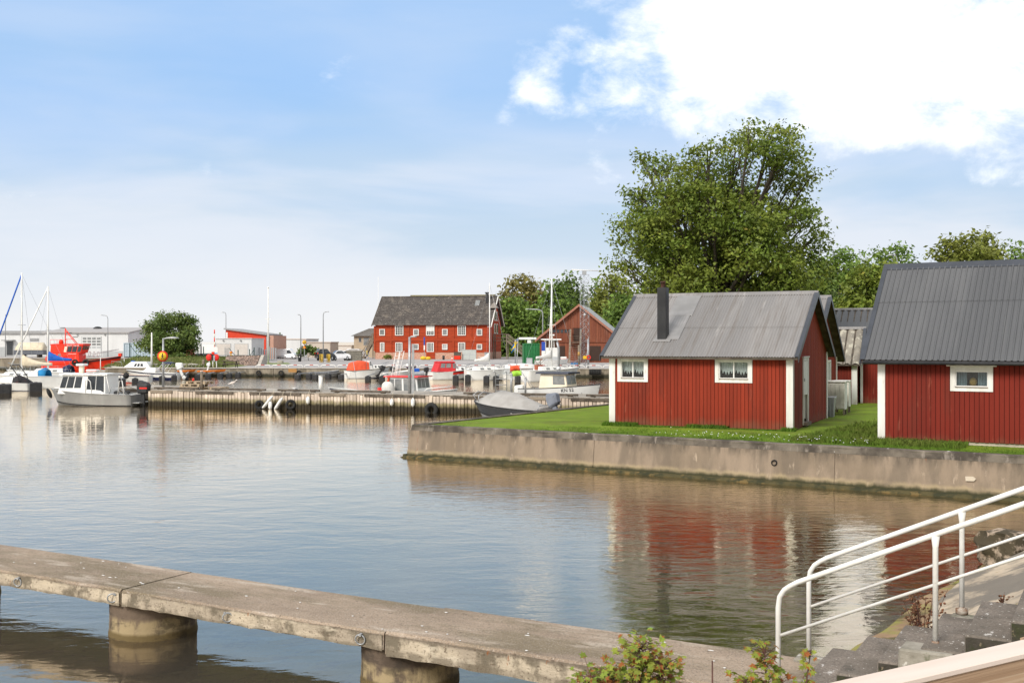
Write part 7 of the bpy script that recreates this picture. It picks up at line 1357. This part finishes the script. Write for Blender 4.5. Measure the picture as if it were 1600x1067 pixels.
# outside stairs at both ends
def wstair(name, label, x0, y0, z0, top, run, wdt, parent_loc, rz, land=1.6, d=1):
    th = thing(name, label, 'stairs', parent_loc, rz); w = M['wood']; n = max(4, int(top / .2))
    for s_ in (0, wdt): MB().bar((d * run, s_, 0), (0, s_, top), .08, .26, (0, 0, 1)).build('stringer', w, th)
    mb = MB()
    for i in range(1, n): f = i / n; x = d * run * (1 - f); mb.box(min(x - .14, x + .14), max(x - .14, x + .14), .045, wdt - .045, top * f - .03, top * f)
    mb.build('treads', w, th)
    MB().box(min(0, -d * land), max(0, -d * land), -.05, wdt + .05, top, top + .09).build('landing', w, th)
    for x in (-d * .1, -d * (land - .1)):
        for s_ in (0, wdt): MB().box(x - .07, x + .07, s_ - .07, s_ + .07, 0, top + 1.05).build('post', w, th)
    for s_ in (0, wdt):
        for h_ in (.5, 1.0): MB().box(min(0, -d * land), max(0, -d * land), s_ - .03, s_ + .03, top + h_ - .05, top + h_ + .05).build('rail', w, th)
        for h_ in (.55, 1.0): MB().bar((d * run, s_, h_), (0, s_, top + h_), .05, .09, (0, 0, 1)).build('stair_rail', w, th)
    return th
p = cr + NR * 2.2; wstair('wooden_stairs', 'grey wooden outdoor stairs with railings at the right gable of the red warehouse', 0, 0, 0, 2.75, 3.1, 1.3, (p.x + 2.35, p.y, G0), math.atan2(UR.y, UR.x), 2.2, 1)
p = oR + NR * 2; wstair('wooden_stairs', 'steep weathered wooden stairs at the left end of the red warehouse', 0, 0, 0, 2.9, 1.6, 1.2, (p.x - 1.1, p.y, G0), math.atan2(UR.y, UR.x), .9, -1)
# things along its foot
def boxthing(name, label, cat, px0, px1, py0, py1, Y, d, m_, parts=()):
    a = at(px0, Y, G0); L = at(px1, Y).x - a.x; th = thing(name, label, cat, tuple(a)); H = zat(py0, Y) - G0; MB().box(0, L, 0, d, .02, H).build('body', m_, th, bevel=.03); MB().box(-.02, L + .02, -.02, d + .02, H + .002, H + .06).build('lid', m_, th); return th, L, H
th, L, H = boxthing('utility_cabinet', 'pale grey-green double utility cabinet before the red warehouse', 'cabinet', 722, 744, 547.5, 562, 155.5, .7, mat('cabinet_grey', (.50, .53, .50), rough=.6)); MB().box(L / 2 - .02, L / 2 + .02, -.012, -.002, .05, H).build('door_seam', M['lamp'], th); MB().box(.02, L - .02, -.011, -.003, H * .5, H * .5 + .03).build('panel_seam', M['lamp'], th)
th, L, H = boxthing('storage_bin', 'brown bin with orange-red front left of the grey-green cabinet', 'bin', 709, 720, 551, 561, 155, .8, M['darkwood']); MB().box(.05, L - .05, -.04, -.002, .08, .6).build('front_panel', M['orange'], th)
th, L, H = boxthing('utility_cabinet', 'narrow grey box by the gable corner of the red warehouse', 'cabinet', 757, 763, 551.5, 562, 155, .5, M['galv'])
th = thing('sand_sacks', 'pair of yellow sacks lying at the foot of the red warehouse', 'sacks', tuple(at(657, 156, G0))); MB().sph((.4, 0, .25), .45, .3, .28).build('sack', M['yellow'], th); MB().sph((1.1, .05, .22), .42, .3, .25).build('sack', M['yellow'], th)
th = thing('bench', 'low white bench between the two utility cabinets', 'bench', tuple(at(746, 156, G0))); MB().box(0, 1.0, 0, .4, .38, .45).build('seat', M['white'], th)
for x in (.1, .8): MB().box(x, x + .1, .05, .35, 0, .379).build('leg', M['white'], th)
th = thing('traffic_cone', 'small orange and white cone beside the brown bin', 'cone', tuple(at(706.5, 154, G0))); MB().lathe([(.2, 0), (.18, .03), (.04, .5), (.001, .5)], (0, 0, 0), 10).build('cone', M['orange'], th); MB().lathe([(.145, .2), (.095, .34)], (0, 0, 0), 10).build('band', M['white'], th)
th = thing('litter_bin', 'small black bin against the brick base of the warehouse', 'bin', tuple(at(693, 157.5, G0))); MB().lathe([(.001, 0), (.16, 0), (.18, .6), (.001, .62)], (0, 0, 0), 10).build('bin_body', M['black'], th)
tree('bush', 'small dry bush at the brick base of the red warehouse', 605, 160, G0, [(603, 558, 2.5), (607, 557.5, 3), (610, 559, 2)], 500, .13, G5, 90, h0=.1, rt=.03, spread=.15, ntw=1, cat='bush')
# --- the barn
YB = 137; axb = R(-9); c0 = at(843.5, YB + .6, G0); bn = thing('barn', 'brown-red gabled boat barn with grey sheet roof and dark doors', 'barn', tuple(c0), axb); WB = at(968, YB).x - at(843.5, YB).x; Hb = zat(527, YB) - G0; Ha = zat(477, YB) - G0
m_bb = mat('brown_red_boards', (.225, .075, .040), (.165, .052, .030), s=1.4, rough=.9, bump=.02, bs=8, stretch=(3, 3, .15), island=.12, layers=[((.30, .16, .12), 2.5, .55, .7, (2, 2, .15), None, None, .6)])
fB_ = lambda s, o, z_: (s, -o, z_)
w_ = MB(); slb = (Ha - Hb) / (WB / 2); ztb = lambda s: Hb + slb * (s if s < WB / 2 else WB - s) - .05
sB = lambda px: (at(px, YB).x - at(843.5, YB).x) * 1.0
zB = lambda py: zat(py, YB) - G0
hl_ = [(sB(896.5), sB(909), zB(534.5), zB(513)), (sB(875), sB(883), zB(558), zB(541)), (sB(922), sB(939), zB(564), zB(541))]
bwall(w_, 0, WB, zB(534.2), ztb, [hl_[0]], fB_, w=.22, gap=.02, t=.10); w_.build('gable_boards', m_bb, bn)
MB().prism([(0, 0), (WB, 0), (WB, Hb), (WB / 2, Ha - .12), (0, Hb)], .0, 14, 'y').build('wall', m_bb, bn); MB().box(0, WB, -.14, -.002, zB(535.2), zB(533.8)).build('beam', m_bb, bn)
for h in hl_: o = MB().box(h[0], h[1], -.06, -.002, h[2], h[3]).build('door', mat('dark_brown_door', (.05, .028, .02), rough=.8) if 'dark_brown_door' not in bpy.data.materials else bpy.data.materials['dark_brown_door'], bn)
for i in range(5): px = 864.5 + i * 6; MB().box(sB(px), sB(px + 4), -.13, -.101, zB(520.5), zB(515.5)).build('window', M['darkglass'], bn)
MB().box(sB(862), sB(893), -.2, -.101, zB(515), zB(514.3)).build('window_hood', m_bb, bn)
for s_ in (0, 1):
    xa, xb = (-.55, WB / 2) if not s_ else (WB + .55, WB / 2); MB().prism([(xa, Hb - .55 * slb), (xb, Ha), (xb, Ha + .09), (xa, Hb - .55 * slb + .09)], -.5, 14.5, 'y').build('roof', mat('grey_green_sheet', (.36, .38, .37), (.30, .32, .31), s=1, rough=.6) if 'grey_green_sheet' not in bpy.data.materials else bpy.data.materials['grey_green_sheet'], bn)
    MB().prism([(xa, Hb - .55 * slb - .22), (xb, Ha - .22), (xb, Ha + .11), (xa, Hb - .55 * slb + .11)], -.62, -.51, 'y').build('barge_board', mat('pink_brown_board', (.34, .15, .10), rough=.8) if 'pink_brown_board' not in bpy.data.materials else bpy.data.materials['pink_brown_board'], bn)
th = thing('loading_stair', 'steep timber ladder stair up to the upper door of the barn', 'stairs', tuple(at(902, YB - 2.6, G0)), 0)
for px in (-.75, .55): MB().bar((px - .3, -1, 0), (px, 1.9, zB(513) - .2), .14, .22, (1, 0, 0)).build('stringer', M['wood'], th)
mb = MB()
for i in range(1, 13): f = i / 13; mb.box(-1.0 + .25 * f, .5, -1 + 2.9 * f - .12, -1 + 2.9 * f + .12, (zB(520) - .2) * f - .03, (zB(520) - .2) * f)
mb.build('treads', M['wood'], th); MB().box(-.9, .7, 1.2, 2.3, zB(536), zB(535)).build('landing', M['wood'], th)
# lattice tower with radar arm
lt = thing('lattice_tower', 'galvanised lattice tower with a long white arm on top before the barn', 'tower', tuple(at(913, 118, G0))); Ht = zat(430, 118) - G0; hw = .48
for x, y in ((-hw, -hw), (hw, -hw), (0, hw)): MB().tube([(x, y, 0), (x, y, Ht)], .022, 6).build('leg', M['galv'], lt)
mb = MB(); n = int(Ht / .75); P3 = [(-hw, -hw), (hw, -hw), (0, hw)]
for i in range(n):
    z0_, z1_ = i * Ht / n, (i + 1) * Ht / n
    for a, c in ((0, 1), (1, 2), (2, 0)):
        A_, C_ = (P3[a], P3[c]); mb.tube([(*A_, z0_), (*C_, z1_)], .012, 4, cap=False); mb.tube([(*C_, z0_), (*A_, z1_)], .012, 4, cap=False); mb.tube([(*A_, z1_), (*C_, z1_)], .012, 4, cap=False)
mb.build('bracing', M['galv'], lt); MB().tube([(-1.4, -.2, Ht + .55), (1.5, .2, Ht + .45)], .05, 6).build('arm', M['white'], lt); MB().box(-.22, .22, -.22, .22, Ht + .02, Ht + .42).build('motor_box', M['galv'], lt)
MB().sph((.55, -.6, Ht * .80), .16).build('lamp', M['lamp'], lt); MB().sph((0, -.6, Ht * .56), .14).build('lamp', M['lamp'], lt)
th = thing('radar_scanner', 'white radar bar on a small box above the green container', 'radar', tuple(at(827, 119.5, zat(537, 118) + .0))); MB().box(-.22, .22, -.2, .2, 0, .35).build('pedestal', M['gel'], th, bevel=.03); MB().box(-1.15, .80, -.08, .08, .40, .66).build('antenna_bar', M['gel'], th, bevel=.04)
th = thing('tripod_mast', 'white instrument mast with yellow box and red lifebuoy at the quay by the tower', 'mast', tuple(at(919, 106, G0))); MB().tube([(0, 0, 0), (0, 0, 2.9)], .09, 8).build('pole', M['galv'], th); MB().tube([(-.35, 0, .0), (0, 0, 2.2)], .025, 5).build('strut', M['galv'], th); MB().box(-.5, -.15, -.12, .05, .95, 1.25).build('yellow_box', M['yellow'], th); MB().torus((.05, -.14, 1.1), .17, .05, 'y', 18, 6).build('life_ring', M['red'], th)
th = thing('pile_post', 'weathered post with ochre band before the loading stair of the barn', 'post', tuple(at(904.5, 110, G0))); MB().cyl((0, 0), .11, 0, 2.3, 10).build('post', M['wood'], th); MB().cyl((0, 0), .118, 1.2, 1.6, 10).build('band', mat('ochre_band', (.45, .26, .08)), th)
th = thing('boat_trailer', 'blue box frame on the ground at the foot of the loading stair', 'trailer', tuple(at(892, 114, G0))); MB().box(0, .9, 0, .6, .2, .45).build('frame', mat('trailer_blue', (.08, .18, .34), rough=.6), th)
for x in (.1, .75): MB().cyl((x, 0), .1, 0, .19, 8).build('wheel', M['rubber'], th)
th = thing('driftwood_pile', 'tangle of bare branches beside the green container', 'branches', tuple(at(838, 112, G0))); mb = MB(); g = random.Random(2)
for i in range(12): a = V((g.uniform(-.5, .5), g.uniform(-.3, .3), g.uniform(0, .3))); mb.tube([a, a + V((g.uniform(-.8, .8), 0, g.uniform(.2, .9)))], [.03, .012], 5)
mb.build('branches', M['wood'], th)
th = thing('utility_cabinet', 'grey steel cabinet on the quay behind the upturned dinghy', 'cabinet', tuple(at(822.5, 108.5, G0))); MB().box(0, .62, 0, .5, 0, 1.0).build('body', M['galv'], th, bevel=.02); MB().box(.06, .56, -.03, -.002, .1, .92).build('door', M['lamp'], th)
# rubber fender row, tyres and hoops on the far quay
th = thing('fender_row', 'row of black rubber fender rolls under the quay edge by the barn', 'fender', (at(922, 103).x, 103.25, .0), 0)
for i in range(7): MB().tube([(i * .17, 0, .25), (i * .17, 0, .78)], .09, 8).build('roll', M['rubber'], th)
for px, lab in [(404, 'tyre hung on the far quay wall left of the pair'), (439, 'tyre hung on the far quay wall in the gap between booms'), (467, 'tyre hung on the far quay wall below the ochre patch')]: y_ = 107.2 - (at(px, 107).x + 40) * .069 - .45; tyre(lab, (at(px, y_).x, y_, .36), .19, .08, 0)
th = thing('ochre_plate', 'faded ochre timber plate fixed to the far quay wall', 'plate', (at(459, 105.2).x, 105.05, .45)); MB().box(-.5, .3, 0, .08, 0, .35).build('plate', mat('ochre_wood', (.42, .22, .07), (.32, .17, .06), s=4, rough=.8), th)
hoop_m = MB().tube([(-.75, 0, 0), (-.70, 0, .2), (-.55, 0, .27), (.55, 0, .27), (.70, 0, .2), (.75, 0, 0)], .035, 6)
first = None; GH = 'low white hoops along the far quay edge'
for k in range(26):
    X = -24.5 + k * 1.62; y_ = 107.45 - (X + 40) * .069
    if first is None: th = thing('quay_hoop', 'low white tubular quay hoop, first one counting from the picnic table', 'hoop rail', (X, y_, .86), -.07, GH); hoop_m.build('tube', M['white'], th); MB().tube([(-.2, 0, .27), (.15, 0, .27)], .039, 6).build('red_band', mat('faded_red_band', (.60, .12, .08)), th); first = th
    else: dup(first, loc=(X, y_, .86), label='low white tubular quay hoop, %s one counting from the picnic table' % ORD[k] if k < 20 else 'low white tubular quay hoop below the brown barn, %s from the lattice tower' % ORD[25 - k])
for k, (px, c, lab) in enumerate([(17, 'yellow', 'orange-yellow board leaning on the quay wall behind the left yacht')]): th = thing('marker_board', lab, 'board', tuple(at(4, 134, .45))); MB().box(0, .75, 0, .08, 0, .8).build('board', mat('amber_board', (.55, .24, .04), rough=.7), th)
th = thing('dredger_boat', 'boat with cream canopy on a dark hull lying on the quay behind the yachts', 'boat', tuple(at(50, 141, G1z)), 0); MB().box(-2.1, 1.8, -.7, .7, .35, .95).build('hull', mat('slate_hull', (.12, .13, .15), rough=.5), th, bevel=.05); MB().loft([[(x, .75 * math.cos(a), .96 + h_ * math.sin(a)) for a in sp(0, math.pi, 9)] for x, h_ in ((-1.9, .5), (-1.6, 1.0), (1.5, 1.0), (1.75, .6))], True).build('canopy', M['creamcloth'], th)
for x in (-1.2, .9): MB().box(x, x + .2, -.6, .6, 0, .349).build('trestle', M['darkwood'], th)
